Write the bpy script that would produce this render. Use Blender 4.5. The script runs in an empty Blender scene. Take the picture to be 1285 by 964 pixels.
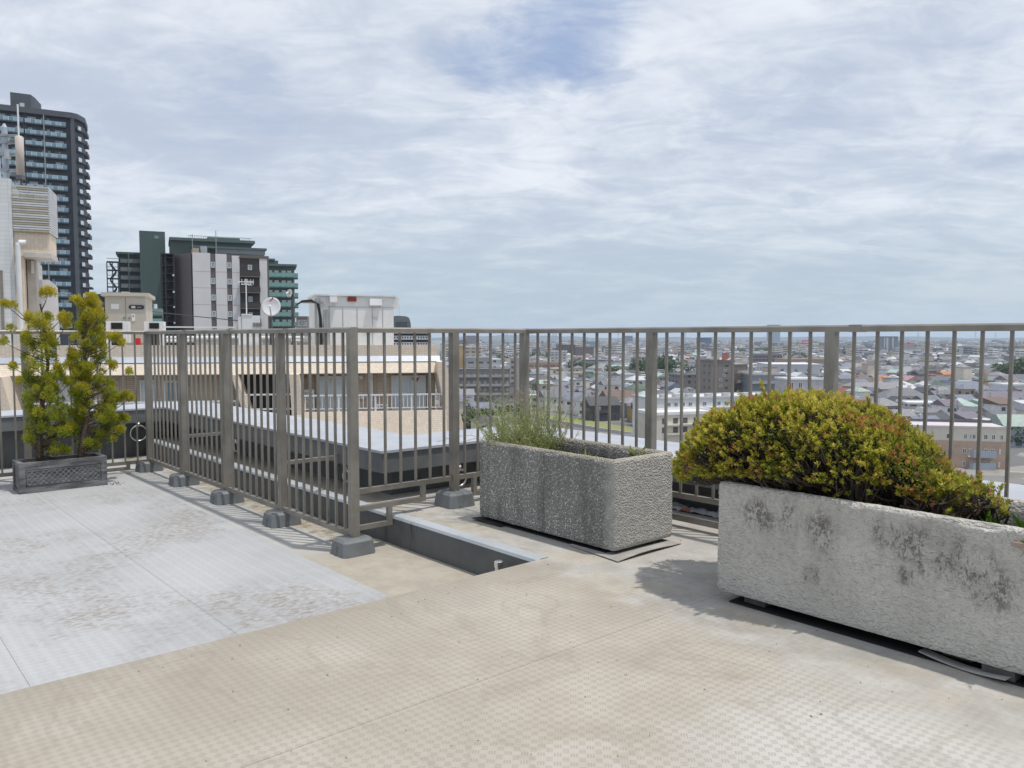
import bpy, math, random
import numpy as np
from mathutils import Vector, Matrix, noise as mn
random.seed(7)
rng = np.random.default_rng(11)
SC = bpy.context.scene
COL = SC.collection
rad = math.radians

# ------------------------------------------------------------------ camera
F, CX, CY, HOR, EZ = 1000.0, 642.5, 482.0, 423.0, 1.145      # photo pixels (1285 wide) and eye height in metres
PIT = math.atan((CY - HOR) / F)
cam = bpy.data.cameras.new('camera'); camo = bpy.data.objects.new('camera', cam); COL.objects.link(camo)
cam.sensor_width = 36.0; cam.lens = 36.0 * F / 1285.0
cam.clip_start = 0.05; cam.clip_end = 40000
HAZE = 0.00011
camo.location = (0, 0, EZ); camo.rotation_euler = (math.pi / 2 - PIT, 0, 0)
SC.camera = camo
SC.render.engine = 'CYCLES'
SC.cycles.use_denoising = True
SC.cycles.max_bounces = 6; SC.cycles.diffuse_bounces = 3; SC.cycles.glossy_bounces = 3
SC.cycles.transmission_bounces = 4; SC.cycles.transparent_max_bounces = 8; SC.cycles.volume_bounces = 1
SC.view_settings.view_transform = 'Standard'
SC.view_settings.look = 'None'
SC.view_settings.exposure = 0.28
SC.view_settings.gamma = 1.0

# ------------------------------------------------------------------ sun + sky
SUN_EL, SUN_AZ = rad(73), rad(107.5)          # azimuth clockwise from +Y
sv = Vector((math.sin(SUN_AZ) * math.cos(SUN_EL), math.cos(SUN_AZ) * math.cos(SUN_EL), math.sin(SUN_EL)))
sl = bpy.data.lights.new('sun', 'SUN'); sl.energy = 2.45; sl.angle = rad(1.3); sl.color = (1.0, 0.955, 0.89)
so = bpy.data.objects.new('sun', sl); COL.objects.link(so)
so.rotation_euler = (-sv).to_track_quat('-Z', 'Y').to_euler(); so.location = (20, -10, 60)

def nn(nt, typ, **kw):
    n = nt.nodes.new(typ)
    for k, v in kw.items(): setattr(n, k, v)
    return n
class NT:
    """tiny helper to wire shader maths"""
    def __init__(s, nt): s.nt = nt
    def L(s, a, b): s.nt.links.new(a, b)
    def put(s, sock, v):
        if hasattr(v, 'is_output'): s.L(v, sock)
        else: sock.default_value = v
    def m(s, op, a, b=None, c=None, clamp=False):
        n = nn(s.nt, 'ShaderNodeMath', operation=op, use_clamp=clamp)
        s.put(n.inputs[0], a)
        if b is not None: s.put(n.inputs[1], b)
        if c is not None: s.put(n.inputs[2], c)
        return n.outputs[0]
    def ramp(s, v, stops, interp='LINEAR'):
        n = nn(s.nt, 'ShaderNodeValToRGB'); cr = n.color_ramp; cr.interpolation = interp
        while len(cr.elements) < len(stops): cr.elements.new(0.5)
        for e, (p, c) in zip(cr.elements, stops):
            e.position = p; e.color = (c, c, c, 1) if not hasattr(c, '__len__') else (*c[:3], 1)
        s.L(v, n.inputs[0]); return n.outputs[0]
    def mix(s, f, a, b, mode='MIX'):
        n = nn(s.nt, 'ShaderNodeMix', data_type='RGBA', blend_type=mode)
        s.put(n.inputs[0], f); s.put(n.inputs[6], a if hasattr(a, 'is_output') else (*a[:3], 1)); s.put(n.inputs[7], b if hasattr(b, 'is_output') else (*b[:3], 1))
        return n.outputs[2]
    def noise(s, vec, scale, detail=4, rough=0.55, dist=0.0):
        n = nn(s.nt, 'ShaderNodeTexNoise'); n.inputs['Scale'].default_value = scale; n.inputs['Detail'].default_value = detail
        n.inputs['Roughness'].default_value = rough; n.inputs['Distortion'].default_value = dist
        if vec is not None: s.L(vec, n.inputs['Vector'])
        return n.outputs['Fac']
    def voro(s, vec, scale, feature='F1', out='Distance', rnd=1.0):
        n = nn(s.nt, 'ShaderNodeTexVoronoi', feature=feature); n.inputs['Scale'].default_value = scale
        n.inputs['Randomness'].default_value = rnd
        s.L(vec, n.inputs['Vector']); return n.outputs[out]
    def sep(s, v):
        n = nn(s.nt, 'ShaderNodeSeparateXYZ'); s.L(v, n.inputs[0]); return n.outputs
    def comb(s, x, y, z=0.0):
        n = nn(s.nt, 'ShaderNodeCombineXYZ'); s.put(n.inputs[0], x); s.put(n.inputs[1], y); s.put(n.inputs[2], z); return n.outputs[0]
    def mapping(s, v, scale=(1, 1, 1), loc=(0, 0, 0), rot=(0, 0, 0)):
        n = nn(s.nt, 'ShaderNodeMapping'); s.L(v, n.inputs[0]); n.inputs['Scale'].default_value = scale
        n.inputs['Location'].default_value = loc; n.inputs['Rotation'].default_value = rot; return n.outputs[0]
    def sstep(s, v, lo, hi):
        n = nn(s.nt, 'ShaderNodeMapRange', interpolation_type='SMOOTHSTEP')
        s.put(n.inputs[0], v); n.inputs[1].default_value = lo; n.inputs[2].default_value = hi; return n.outputs[0]

def build_world():
    w = bpy.data.worlds.new('World'); SC.world = w; w.use_nodes = True
    nt = w.node_tree; nt.nodes.clear(); N = NT(nt)
    out = nn(nt, 'ShaderNodeOutputWorld')
    sky = nn(nt, 'ShaderNodeTexSky', sky_type='NISHITA', sun_disc=False)
    sky.sun_elevation = SUN_EL; sky.sun_rotation = SUN_AZ; sky.altitude = 50; sky.air_density = 1.0; sky.dust_density = 2.0
    b1 = nn(nt, 'ShaderNodeBackground'); N.L(sky.outputs[0], b1.inputs[0]); b1.inputs[1].default_value = 0.10
    tc = nn(nt, 'ShaderNodeTexCoord'); d = tc.outputs['Generated']; x, y, z = N.sep(d)
    zz = N.m('ADD', N.m('MAXIMUM', z, 0.0), 0.17)
    px = N.m('DIVIDE', x, zz); py = N.m('DIVIDE', y, zz)
    p = N.comb(px, py, 0.0)
    # streaky layer of cloud, its large openings, and fine wisps
    big = N.noise(N.mapping(p, (0.42, 0.50, 1), (3.1, 1.7, 0), (0, 0, rad(18))), 1.0, 3, 0.5, 0.3)
    med = N.noise(N.mapping(p, (0.85, 1.10, 1), (7.3, 2.2, 0), (0, 0, rad(20))), 1.5, 10, 0.60, 0.45)
    fin = N.noise(N.mapping(p, (1.0, 1.5, 1), (1.3, 9.1, 0), (0, 0, rad(12))), 4.6, 10, 0.64, 0.6)
    def spot(u, v, r0, r1):                         # a clear hole in the cloud in a given direction of the sky
        a = (u - CX) / F; b = (CY - v) / F
        dv = Vector((a, math.cos(PIT) + b * math.sin(PIT), -math.sin(PIT) + b * math.cos(PIT))).normalized()
        n = nn(nt, 'ShaderNodeVectorMath', operation='DISTANCE'); N.L(d, n.inputs[0]); n.inputs[1].default_value = dv
        wob = N.m('ADD', n.outputs['Value'], N.m('MULTIPLY', N.m('SUBTRACT', med, 0.5), 0.28))
        return N.m('SUBTRACT', 1.0, N.sstep(wob, r0, r1))
    hole = N.m('MAXIMUM', spot(725, 30, 0.0, 0.19), N.m('MULTIPLY', spot(650, 95, 0.0, 0.13), 0.75))
    hole = N.m('MAXIMUM', hole, N.m('MULTIPLY', spot(980, 118, 0.0, 0.15), 0.30))
    hole = N.m('MAXIMUM', hole, N.m('MULTIPLY', spot(880, 145, 0.0, 0.11), 0.36))
    hole = N.m('MAXIMUM', hole, N.m('MULTIPLY', spot(1260, 80, 0.0, 0.13), 0.38))
    hole = N.m('MAXIMUM', hole, N.m('MULTIPLY', spot(310, 85, 0.0, 0.10), 0.3))
    dens = N.m('ADD', N.m('MULTIPLY', big, 0.5), N.m('ADD', N.m('MULTIPLY', med, 0.5), N.m('MULTIPLY', fin, 0.26)))
    cover = N.sstep(N.m('SUBTRACT', dens, N.m('MULTIPLY', hole, 0.36)), 0.14, 0.52)
    shade = N.sstep(N.m('ADD', N.m('MULTIPLY', big, 0.35), N.m('ADD', N.m('MULTIPLY', med, 0.55), N.m('MULTIPLY', fin, 0.36))), 0.51, 0.765)
    cc = N.mix(shade, (0.47, 0.525, 0.625), (0.74, 0.775, 0.825))
    blue = (0.255, 0.35, 0.555)
    col = N.mix(cover, blue, cc)
    hz = N.sstep(z, 0.01, 0.19)                      # thicker air low in the sky
    low = N.mix(N.m('MULTIPLY', shade, 0.7), (0.40, 0.495, 0.575), (0.52, 0.60, 0.67))
    col = N.mix(hz, low, col)
    up = N.sstep(z, -0.02, 0.0)
    col = N.mix(up, (0.30, 0.31, 0.31), col)
    b2 = nn(nt, 'ShaderNodeBackground'); N.L(col, b2.inputs[0]); b2.inputs[1].default_value = 1.0
    mx = nn(nt, 'ShaderNodeMixShader'); mx.inputs[0].default_value = 0.9
    N.L(b1.outputs[0], mx.inputs[1]); N.L(b2.outputs[0], mx.inputs[2]); N.L(mx.outputs[0], out.inputs[0])
build_world()

# ------------------------------------------------------------------ geometry helpers
def ray(u, v):
    a = (u - CX) / F; b = (CY - v) / F
    return Vector((a, math.cos(PIT) + b * math.sin(PIT), -math.sin(PIT) + b * math.cos(PIT)))
def P(u, v, Y):                                     # where the sight line through a photo pixel reaches depth Y
    d = ray(u, v); t = Y / d.y; return Vector((d.x * t, Y, EZ + d.z * t))
def G(u, v, z=0.0):
    d = ray(u, v); t = (z - EZ) / d.z; return Vector((d.x * t, d.y * t, z))
TH = rad(139)
AX = Vector((math.sin(TH), math.cos(TH))); BX = Vector((-math.cos(TH), math.sin(TH)))   # roof axes: s towards the near right, t towards the far right
ROOF_ROT = math.atan2(AX.y, AX.x)
def W(s, t, z=0.0): return Vector((s * AX.x + t * BX.x, s * AX.y + t * BX.y, z))
def ST(p): return (p.x * AX.x + p.y * AX.y, p.x * BX.x + p.y * BX.y)
def on_t(u, v, t):                                  # (s, z) where the sight line meets the upright plane at t
    d = ray(u, v); k = t / (d.x * BX.x + d.y * BX.y); return (k * (d.x * AX.x + d.y * AX.y), EZ + k * d.z)
def on_s(u, v, s):
    d = ray(u, v); k = s / (d.x * AX.x + d.y * AX.y); return (k * (d.x * BX.x + d.y * BX.y), EZ + k * d.z)

class MB:
    def __init__(s): s.v = []; s.f = []; s.m = []
    def add(s, vs, fs, m=0):
        o = len(s.v); s.v.extend([tuple(q) for q in vs])
        for f in fs: s.f.append(tuple(i + o for i in f)); s.m.append(m)
        return s
    def box(s, x0, x1, y0, y1, z0, z1, m=0):
        vs = [(x0, y0, z0), (x1, y0, z0), (x1, y1, z0), (x0, y1, z0), (x0, y0, z1), (x1, y0, z1), (x1, y1, z1), (x0, y1, z1)]
        return s.add(vs, [(3, 2, 1, 0), (4, 5, 6, 7), (0, 1, 5, 4), (1, 2, 6, 5), (2, 3, 7, 6), (3, 0, 4, 7)], m)
    def frustum(s, cx, cy, z0, z1, w0, d0, w1, d1, m=0, bev=0.0):
        def ring(w, d, z, b): return [(cx - w + b, cy - d, z), (cx + w - b, cy - d, z), (cx + w, cy - d + b, z), (cx + w, cy + d - b, z), (cx + w - b, cy + d, z), (cx - w + b, cy + d, z), (cx - w, cy + d - b, z), (cx - w, cy - d + b, z)]
        rings = [ring(w0, d0, z0, bev), ring(w1, d1, z1 - bev * .8, bev), ring(w1 - bev * .7, d1 - bev * .7, z1, bev * .8)]
        return s.loft(rings, m, cap=True)
    def loft(s, rings, m=0, cap=False, closed=True):
        n = len(rings[0]); vs = [p for r in rings for p in r]; fs = []
        for i in range(len(rings) - 1):
            for j in range(n if closed else n - 1):
                k = (j + 1) % n; fs.append((i * n + j, i * n + k, (i + 1) * n + k, (i + 1) * n + j))
        if cap: fs.append(tuple(range(n))[::-1]); fs.append(tuple((len(rings) - 1) * n + j for j in range(n)))
        return s.add(vs, fs, m)
    def tube(s, pts, r, n=8, m=0, cap=True):
        pts = [Vector(p) for p in pts]; rs = r if hasattr(r, '__len__') else [r] * len(pts); rings = []
        up = Vector((0, 0, 1))
        for i, p in enumerate(pts):
            d = (pts[min(i + 1, len(pts) - 1)] - pts[max(i - 1, 0)]).normalized()
            a = d.cross(up if abs(d.z) < .95 else Vector((1, 0, 0))).normalized(); b = a.cross(d)
            rings.append([p + (a * math.cos(2 * math.pi * k / n) + b * math.sin(2 * math.pi * k / n)) * rs[i] for k in range(n)])
        return s.loft(rings, m, cap)
    def prism(s, pts, z0, z1, m=0):                 # pts counter-clockwise
        n = len(pts); vs = [(x, y, z0) for x, y in pts] + [(x, y, z1) for x, y in pts]
        fs = [tuple(range(n))[::-1], tuple(range(n, 2 * n))] + [(i, (i + 1) % n, n + (i + 1) % n, n + i) for i in range(n)]
        return s.add(vs, fs, m)
    def profile_x(s, pts, x0, x1, m=0):             # a (y,z) outline swept along x
        n = len(pts); vs = [(x0, y, z) for y, z in pts] + [(x1, y, z) for y, z in pts]
        fs = [tuple(range(n)), tuple(range(n, 2 * n))[::-1]] + [(i, n + i, n + (i + 1) % n, (i + 1) % n) for i in range(n)]
        return s.add(vs, fs, m)
    def profile_y(s, pts, y0, y1, m=0):             # an (x,z) outline swept along y
        n = len(pts); vs = [(x, y0, z) for x, z in pts] + [(x, y1, z) for x, z in pts]
        fs = [tuple(range(n))[::-1], tuple(range(n, 2 * n))] + [(i, (i + 1) % n, n + (i + 1) % n, n + i) for i in range(n)]
        return s.add(vs, fs, m)
    def sphere(s, c, r, nu=12, nv=8, m=0, sq=(1, 1, 1)):
        rings = []
        for i in range(1, nv):
            a = math.pi * i / nv; rings.append([(c[0] + sq[0] * r * math.sin(a) * math.cos(2 * math.pi * j / nu), c[1] + sq[1] * r * math.sin(a) * math.sin(2 * math.pi * j / nu), c[2] - sq[2] * r * math.cos(a)) for j in range(nu)])
        return s.loft(rings, m, True)

def put(name, mb, mats, parent=None, loc=(0, 0, 0), rotz=0.0, smooth=False):
    me = bpy.data.meshes.new(name); me.from_pydata(mb.v, [], mb.f)
    for q in (mats if isinstance(mats, (list, tuple)) else [mats]): me.materials.append(q)
    if any(mb.m): me.polygons.foreach_set('material_index', mb.m)
    if smooth: me.polygons.foreach_set('use_smooth', [True] * len(me.polygons))
    me.update()
    o = bpy.data.objects.new(name, me); COL.objects.link(o)
    if parent is not None: o.parent = parent
    o.location = loc; o.rotation_euler = (0, 0, rotz)
    return o
def tag(o, label=None, cat=None, group=None, kind=None):
    if label: o['label'] = label
    if cat: o['category'] = cat
    if group: o['group'] = group
    if kind: o['kind'] = kind
    return o
def thing(name, label, cat, loc=(0, 0, 0), rotz=0.0, group=None):
    o = bpy.data.objects.new(name, None); COL.objects.link(o); o.empty_display_size = .2
    o.location = loc; o.rotation_euler = (0, 0, rotz)
    return tag(o, label, cat, group)
def copy_tree(o, parent=None):
    c = o.copy(); COL.objects.link(c); c.parent = parent
    for ch in list(o.children): copy_tree(ch, c)
    return c
def leafmesh(name, V, Fc, mi, mats, parent=None, loc=(0, 0, 0), rotz=0.0):
    me = bpy.data.meshes.new(name)
    V = np.asarray(V, dtype=np.float32); nv = len(V); k = Fc.shape[1]; nf = len(Fc)
    me.vertices.add(nv); me.vertices.foreach_set('co', V.ravel())
    me.loops.add(nf * k); me.loops.foreach_set('vertex_index', Fc.astype(np.int32).ravel())
    me.polygons.add(nf); me.polygons.foreach_set('loop_start', np.arange(0, nf * k, k, dtype=np.int32))
    for q in mats: me.materials.append(q)
    me.polygons.foreach_set('material_index', np.asarray(mi, dtype=np.int32))
    me.update(calc_edges=True); me.validate()
    o = bpy.data.objects.new(name, me); COL.objects.link(o)
    if parent is not None: o.parent = parent
    o.location = loc; o.rotation_euler = (0, 0, rotz); return o

# ------------------------------------------------------------------ materials
def newmat(name):
    m = bpy.data.materials.new(name); m.use_nodes = True; nt = m.node_tree; b = nt.nodes['Principled BSDF']; return m, NT(nt), b
def P_in(b, k): return b.inputs[k]
_mc = {}
def paint(c, rough=0.6, metal=0.0, var=0.12, scale=3.0, bump=0.0, bscale=60.0, spec=0.35, key=None):
    k = (tuple(round(x, 3) for x in c), rough, metal, var, scale, bump, bscale, key)
    if k in _mc: return _mc[k]
    m, N, b = newmat('paint_%d' % len(_mc)); _mc[k] = m
    b.inputs['Roughness'].default_value = rough; b.inputs['Metallic'].default_value = metal; b.inputs['Specular IOR Level'].default_value = spec
    if var > 0:
        co = nn(N.nt, 'ShaderNodeTexCoord').outputs['Object']
        f = N.noise(co, scale, 5, 0.6)
        col = N.mix(N.sstep(f, 0.3, 0.7), tuple(x * (1 - var) for x in c), tuple(min(1, x * (1 + var * .6)) for x in c))
        N.L(col, b.inputs['Base Color'])
        if bump > 0:
            bn = nn(N.nt, 'ShaderNodeBump'); bn.inputs['Strength'].default_value = bump; bn.inputs['Distance'].default_value = .01
            N.L(N.noise(co, bscale, 4, .6), bn.inputs['Height']); N.L(bn.outputs[0], b.inputs['Normal'])
    else: b.inputs['Base Color'].default_value = (*c, 1)
    return m
def leafmat(name, c, tr=0.35, rough=0.5):
    m, N, b = newmat(name)
    b.inputs['Roughness'].default_value = rough; b.inputs['Specular IOR Level'].default_value = 0.25
    co = nn(N.nt, 'ShaderNodeTexCoord').outputs['Object']
    col = N.mix(N.noise(co, 14, 2, .5), tuple(x * .7 for x in c), tuple(x * 1.25 for x in c)); N.L(col, b.inputs['Base Color'])
    t = nn(N.nt, 'ShaderNodeBsdfTranslucent'); N.L(col, t.inputs[0])
    mx = nn(N.nt, 'ShaderNodeMixShader'); mx.inputs[0].default_value = tr
    N.L(b.outputs[0], mx.inputs[1]); N.L(t.outputs[0], mx.inputs[2])
    N.L(mx.outputs[0], N.nt.nodes['Material Output'].inputs[0]); return m

def bars_pattern(N, s, t, cell, per=3.2):
    """five-bar tread plate: groups of short raised bars, turned the other way in every second cell"""
    u = N.m('DIVIDE', s, cell); v = N.m('DIVIDE', t, cell)
    iu = N.m('FLOOR', u); iv = N.m('FLOOR', v)
    par = N.m('MODULO', N.m('ADD', N.m('ADD', iu, iv), 4000.0), 2.0)
    fu = N.m('SUBTRACT', N.m('SUBTRACT', u, iu), 0.5); fv = N.m('SUBTRACT', N.m('SUBTRACT', v, iv), 0.5)
    p1 = N.m('ADD', fu, fv); p2 = N.m('SUBTRACT', fu, fv)
    def pick(a, b): return N.m('ADD', N.m('MULTIPLY', a, N.m('SUBTRACT', 1.0, par)), N.m('MULTIPLY', b, par))
    a = pick(p1, p2); b_ = pick(p2, p1)
    st = N.m('ABSOLUTE', N.m('SUBTRACT', N.m('FRACT', N.m('ADD', N.m('MULTIPLY', a, per), 0.5)), 0.5))    # 0 on a bar
    inb = N.m('SUBTRACT', 1.0, N.sstep(st, 0.14, 0.30))
    lim = N.m('SUBTRACT', 1.0, N.sstep(N.m('ABSOLUTE', b_), 0.36, 0.44))
    lim2 = N.m('SUBTRACT', 1.0, N.sstep(N.m('ABSOLUTE', a), 0.55, 0.62))
    return N.m('MULTIPLY', N.m('MULTIPLY', N.m('ADD', N.m('MULTIPLY', inb, .86), .14), lim), lim2)

def mat_beige():
    m, N, b = newmat('beige_vinyl_sheet')
    co = nn(N.nt, 'ShaderNodeTexCoord').outputs['Object']; s, t, z = N.sep(co)
    bars = bars_pattern(N, s, t, 0.032, 3.0)
    n1 = N.noise(co, 1.6, 5, .6); n2 = N.noise(co, 5.5, 6, .62); n3 = N.noise(co, 28, 4, .6)
    base = N.mix(N.sstep(n1, .35, .68), (.365, .325, .268), (.455, .420, .362))
    # bleached bluish white wear in the foreground, warm tan elsewhere
    wear = N.m('MULTIPLY', N.sstep(N.m('ADD', N.m('ADD', s, N.m('MULTIPLY', n2, .55)), N.m('MULTIPLY', n1, 1.0)), -0.95, -0.1), N.m('SUBTRACT', 1.0, N.sstep(t, 2.2, 2.9)))
    base = N.mix(N.m('MULTIPLY', wear, .85), base, (.50, .49, .465))
    edge = N.m('SUBTRACT', 1.0, N.sstep(N.m('ADD', s, N.m('MULTIPLY', n2, .3)), -2.9, -2.2))
    base = N.mix(N.m('MULTIPLY', edge, .55), base, (.285, .250, .20))
    tide = N.m('SUBTRACT', 1.0, N.sstep(N.m('ABSOLUTE', N.m('SUBTRACT', N.noise(co, 1.25, 6, .55, .8), .52)), .004, .018))
    base = N.mix(N.m('MULTIPLY', tide, .22), base, (.24, .20, .155))
    scuff = N.m('MULTIPLY', N.sstep(N.noise(N.mapping(co, (3, 17, 1), (0, 0, 0), (0, 0, rad(25))), 1.0, 6, .65), .58, .72), N.sstep(n1, .4, .6))
    base = N.mix(N.m('MULTIPLY', scuff, .30), base, (.52, .50, .46))
    blotch = N.sstep(N.noise(co, .75, 5, .6, .5), .47, .66)
    base = N.mix(N.m('MULTIPLY', blotch, .38), base, (.30, .275, .235))
    patt = N.mix(N.m('MULTIPLY', bars, .56), base, (.265, .25, .23))
    # bare, washed grey band beside the big planters
    g = N.sstep(N.m('ADD', N.m('ADD', t, N.m('MULTIPLY', s, .12)), N.m('MULTIPLY', N.m('SUBTRACT', n2, .5), .75)), 2.20, 2.55)
    grey = N.mix(N.sstep(n2, .3, .7), (.35, .335, .305), (.47, .455, .425))
    grey = N.mix(N.m('MULTIPLY', N.sstep(n3, .42, .7), .35), grey, (.33, .315, .29))
    grey = N.mix(N.m('MULTIPLY', N.sstep(N.noise(co, 2.3, 3, .5), .5, .68), .45), grey, (.46, .39, .29))
    tram = N.mix(N.m('MULTIPLY', bars, .22), grey, (.27, .255, .235))
    c = N.mix(g, patt, tram)
    # mould stains, with the bush's soft shadow painted in, by the planter corner
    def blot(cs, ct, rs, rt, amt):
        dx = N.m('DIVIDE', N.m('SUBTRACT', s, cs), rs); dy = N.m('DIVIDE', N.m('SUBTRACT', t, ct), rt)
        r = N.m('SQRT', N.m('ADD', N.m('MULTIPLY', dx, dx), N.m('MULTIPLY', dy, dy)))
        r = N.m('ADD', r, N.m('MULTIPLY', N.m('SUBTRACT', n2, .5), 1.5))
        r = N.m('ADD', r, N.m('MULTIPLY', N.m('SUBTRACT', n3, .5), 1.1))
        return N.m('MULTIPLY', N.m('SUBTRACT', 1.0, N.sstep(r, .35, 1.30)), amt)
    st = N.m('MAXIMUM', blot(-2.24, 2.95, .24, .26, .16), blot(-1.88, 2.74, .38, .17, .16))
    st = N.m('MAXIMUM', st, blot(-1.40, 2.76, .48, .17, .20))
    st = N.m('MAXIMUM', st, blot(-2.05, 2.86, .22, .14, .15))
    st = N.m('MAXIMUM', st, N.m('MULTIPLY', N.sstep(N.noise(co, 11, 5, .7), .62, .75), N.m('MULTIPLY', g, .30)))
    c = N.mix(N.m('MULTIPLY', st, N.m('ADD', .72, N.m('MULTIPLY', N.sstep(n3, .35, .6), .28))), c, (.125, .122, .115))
    speck = N.m('SUBTRACT', 1.0, N.sstep(N.voro(co, 5.2), .012, .024))
    c = N.mix(N.m('MULTIPLY', speck, .7), c, (.09, .06, .045))
    N.L(c, b.inputs['Base Color']); b.inputs['Roughness'].default_value = .72; b.inputs['Specular IOR Level'].default_value = .25
    bn = nn(N.nt, 'ShaderNodeBump'); bn.inputs['Strength'].default_value = .5; bn.inputs['Distance'].default_value = .002
    h = N.m('ADD', N.m('MULTIPLY', bars, N.m('SUBTRACT', 1.0, N.m('MULTIPLY', g, .7))), N.m('MULTIPLY', n3, .8))
    N.L(h, bn.inputs['Height']); N.L(bn.outputs[0], b.inputs['Normal']); return m

def mat_pale_sheet():
    m, N, b = newmat('pale_grey_vinyl_sheet')
    co = nn(N.nt, 'ShaderNodeTexCoord').outputs['Object']; s, t, z = N.sep(co)
    n1 = N.noise(co, 1.1, 4, .6); n2 = N.noise(co, 6, 6, .65); n3 = N.noise(co, 70, 3, .6)
    bars = bars_pattern(N, s, t, 0.042, 2.6)
    rows = N.sstep(N.m('ABSOLUTE', N.m('SUBTRACT', N.m('FRACT', N.m('DIVIDE', t, .084)), .5)), .1, .4)
    base = N.mix(N.sstep(n1, .3, .7), (.362, .366, .372), (.436, .442, .450))
    base = N.mix(N.m('MULTIPLY', rows, .16), base, (.49, .50, .512))
    base = N.mix(N.m('MULTIPLY', bars, .30), base, (.30, .305, .31))
    # brown grime caught in the tread, in patches
    dirt = N.m('MULTIPLY', N.sstep(N.m('ADD', N.m('MULTIPLY', N.noise(co, .85, 3, .55), .75), N.m('MULTIPLY', n2, .35)), .53, .70), N.sstep(N.noise(N.mapping(co, (55, 24, 1)), 1.0, 5, .65), .42, .62))
    c = N.mix(N.m('MULTIPLY', dirt, .80), base, (.24, .205, .17))
    far = N.m('SUBTRACT', 1.0, N.sstep(N.m('ADD', s, N.m('MULTIPLY', n2, .6)), -8.0, -6.6))
    c = N.mix(N.m('MULTIPLY', far, .35), c, (.34, .34, .335))
    speck = N.m('SUBTRACT', 1.0, N.sstep(N.voro(co, 4.0), .012, .02))
    c = N.mix(N.m('MULTIPLY', speck, .6), c, (.12, .10, .09))
    N.L(c, b.inputs['Base Color']); b.inputs['Roughness'].default_value = .6; b.inputs['Specular IOR Level'].default_value = .3
    bn = nn(N.nt, 'ShaderNodeBump'); bn.inputs['Strength'].default_value = .45; bn.inputs['Distance'].default_value = .002
    N.L(N.m('ADD', bars, N.m('MULTIPLY', n3, .3)), bn.inputs['Height']); N.L(bn.outputs[0], b.inputs['Normal']); return m

def mat_lower_floor():
    m, N, b = newmat('lower_floor_coating')
    co = nn(N.nt, 'ShaderNodeTexCoord').outputs['Object']; s, t, z = N.sep(co)
    n1 = N.noise(co, 2.2, 5, .6); n2 = N.noise(co, 8, 6, .65)
    beige = N.mix(N.sstep(n2, .3, .7), (.345, .31, .255), (.415, .385, .325))
    ribs = N.sstep(N.m('ABSOLUTE', N.m('SUBTRACT', N.m('FRACT', N.m('DIVIDE', s, .028)), .5)), .2, .42)
    beige = N.mix(N.m('MULTIPLY', ribs, .12), beige, (.30, .265, .21))
    grey = N.mix(N.sstep(n1, .35, .65), (.36, .365, .36), (.45, .445, .42))
    f = N.sstep(N.m('ADD', s, N.m('MULTIPLY', N.m('SUBTRACT', n1, .5), .9)), -4.75, -4.15)
    c = N.mix(f, grey, beige)
    w = N.m('MULTIPLY', N.sstep(N.m('ADD', t, N.m('MULTIPLY', N.m('SUBTRACT', n2, .5), .35)), 2.42, 2.56), N.sstep(n2, .33, .55))
    brown = N.mix(N.sstep(N.noise(co, 14, 4, .6), .4, .6), (.20, .155, .10), (.36, .31, .225))
    c = N.mix(N.m('MULTIPLY', N.m('MULTIPLY', w, N.m('SUBTRACT', 1.0, f)), .85), c, brown)
    N.L(c, b.inputs['Base Color']); b.inputs['Roughness'].default_value = .7; b.inputs['Specular IOR Level'].default_value = .25
    bn = nn(N.nt, 'ShaderNodeBump'); bn.inputs['Strength'].default_value = .3; bn.inputs['Distance'].default_value = .002
    N.L(N.m('ADD', n2, N.m('MULTIPLY', ribs, .5)), bn.inputs['Height']); N.L(bn.outputs[0], b.inputs['Normal']); return m

def mat_grey_paint(base, hi, lo, streak=.5):
    """grey waterproof coating with dark vertical run-off streaks"""
    m, N, b = newmat('grey_coating')
    co = nn(N.nt, 'ShaderNodeTexCoord').outputs['Object']
    n1 = N.noise(co, 3, 5, .6); n2 = N.noise(N.mapping(co, (26, 26, 2.5)), 1.0, 5, .65)
    c = N.mix(N.sstep(n1, .3, .7), base, hi)
    c = N.mix(N.m('MULTIPLY', N.m('MULTIPLY', N.sstep(n2, .52, .72), N.sstep(N.noise(co, 2.0, 3, .6), .4, .6)), streak), c, lo)
    N.L(c, b.inputs['Base Color']); b.inputs['Roughness'].default_value = .55; b.inputs['Specular IOR Level'].default_value = .35
    bn = nn(N.nt, 'ShaderNodeBump'); bn.inputs['Strength'].default_value = .25; bn.inputs['Distance'].default_value = .003
    N.L(N.noise(co, 22, 4, .6), bn.inputs['Height']); N.L(bn.outputs[0], b.inputs['Normal']); return m

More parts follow.
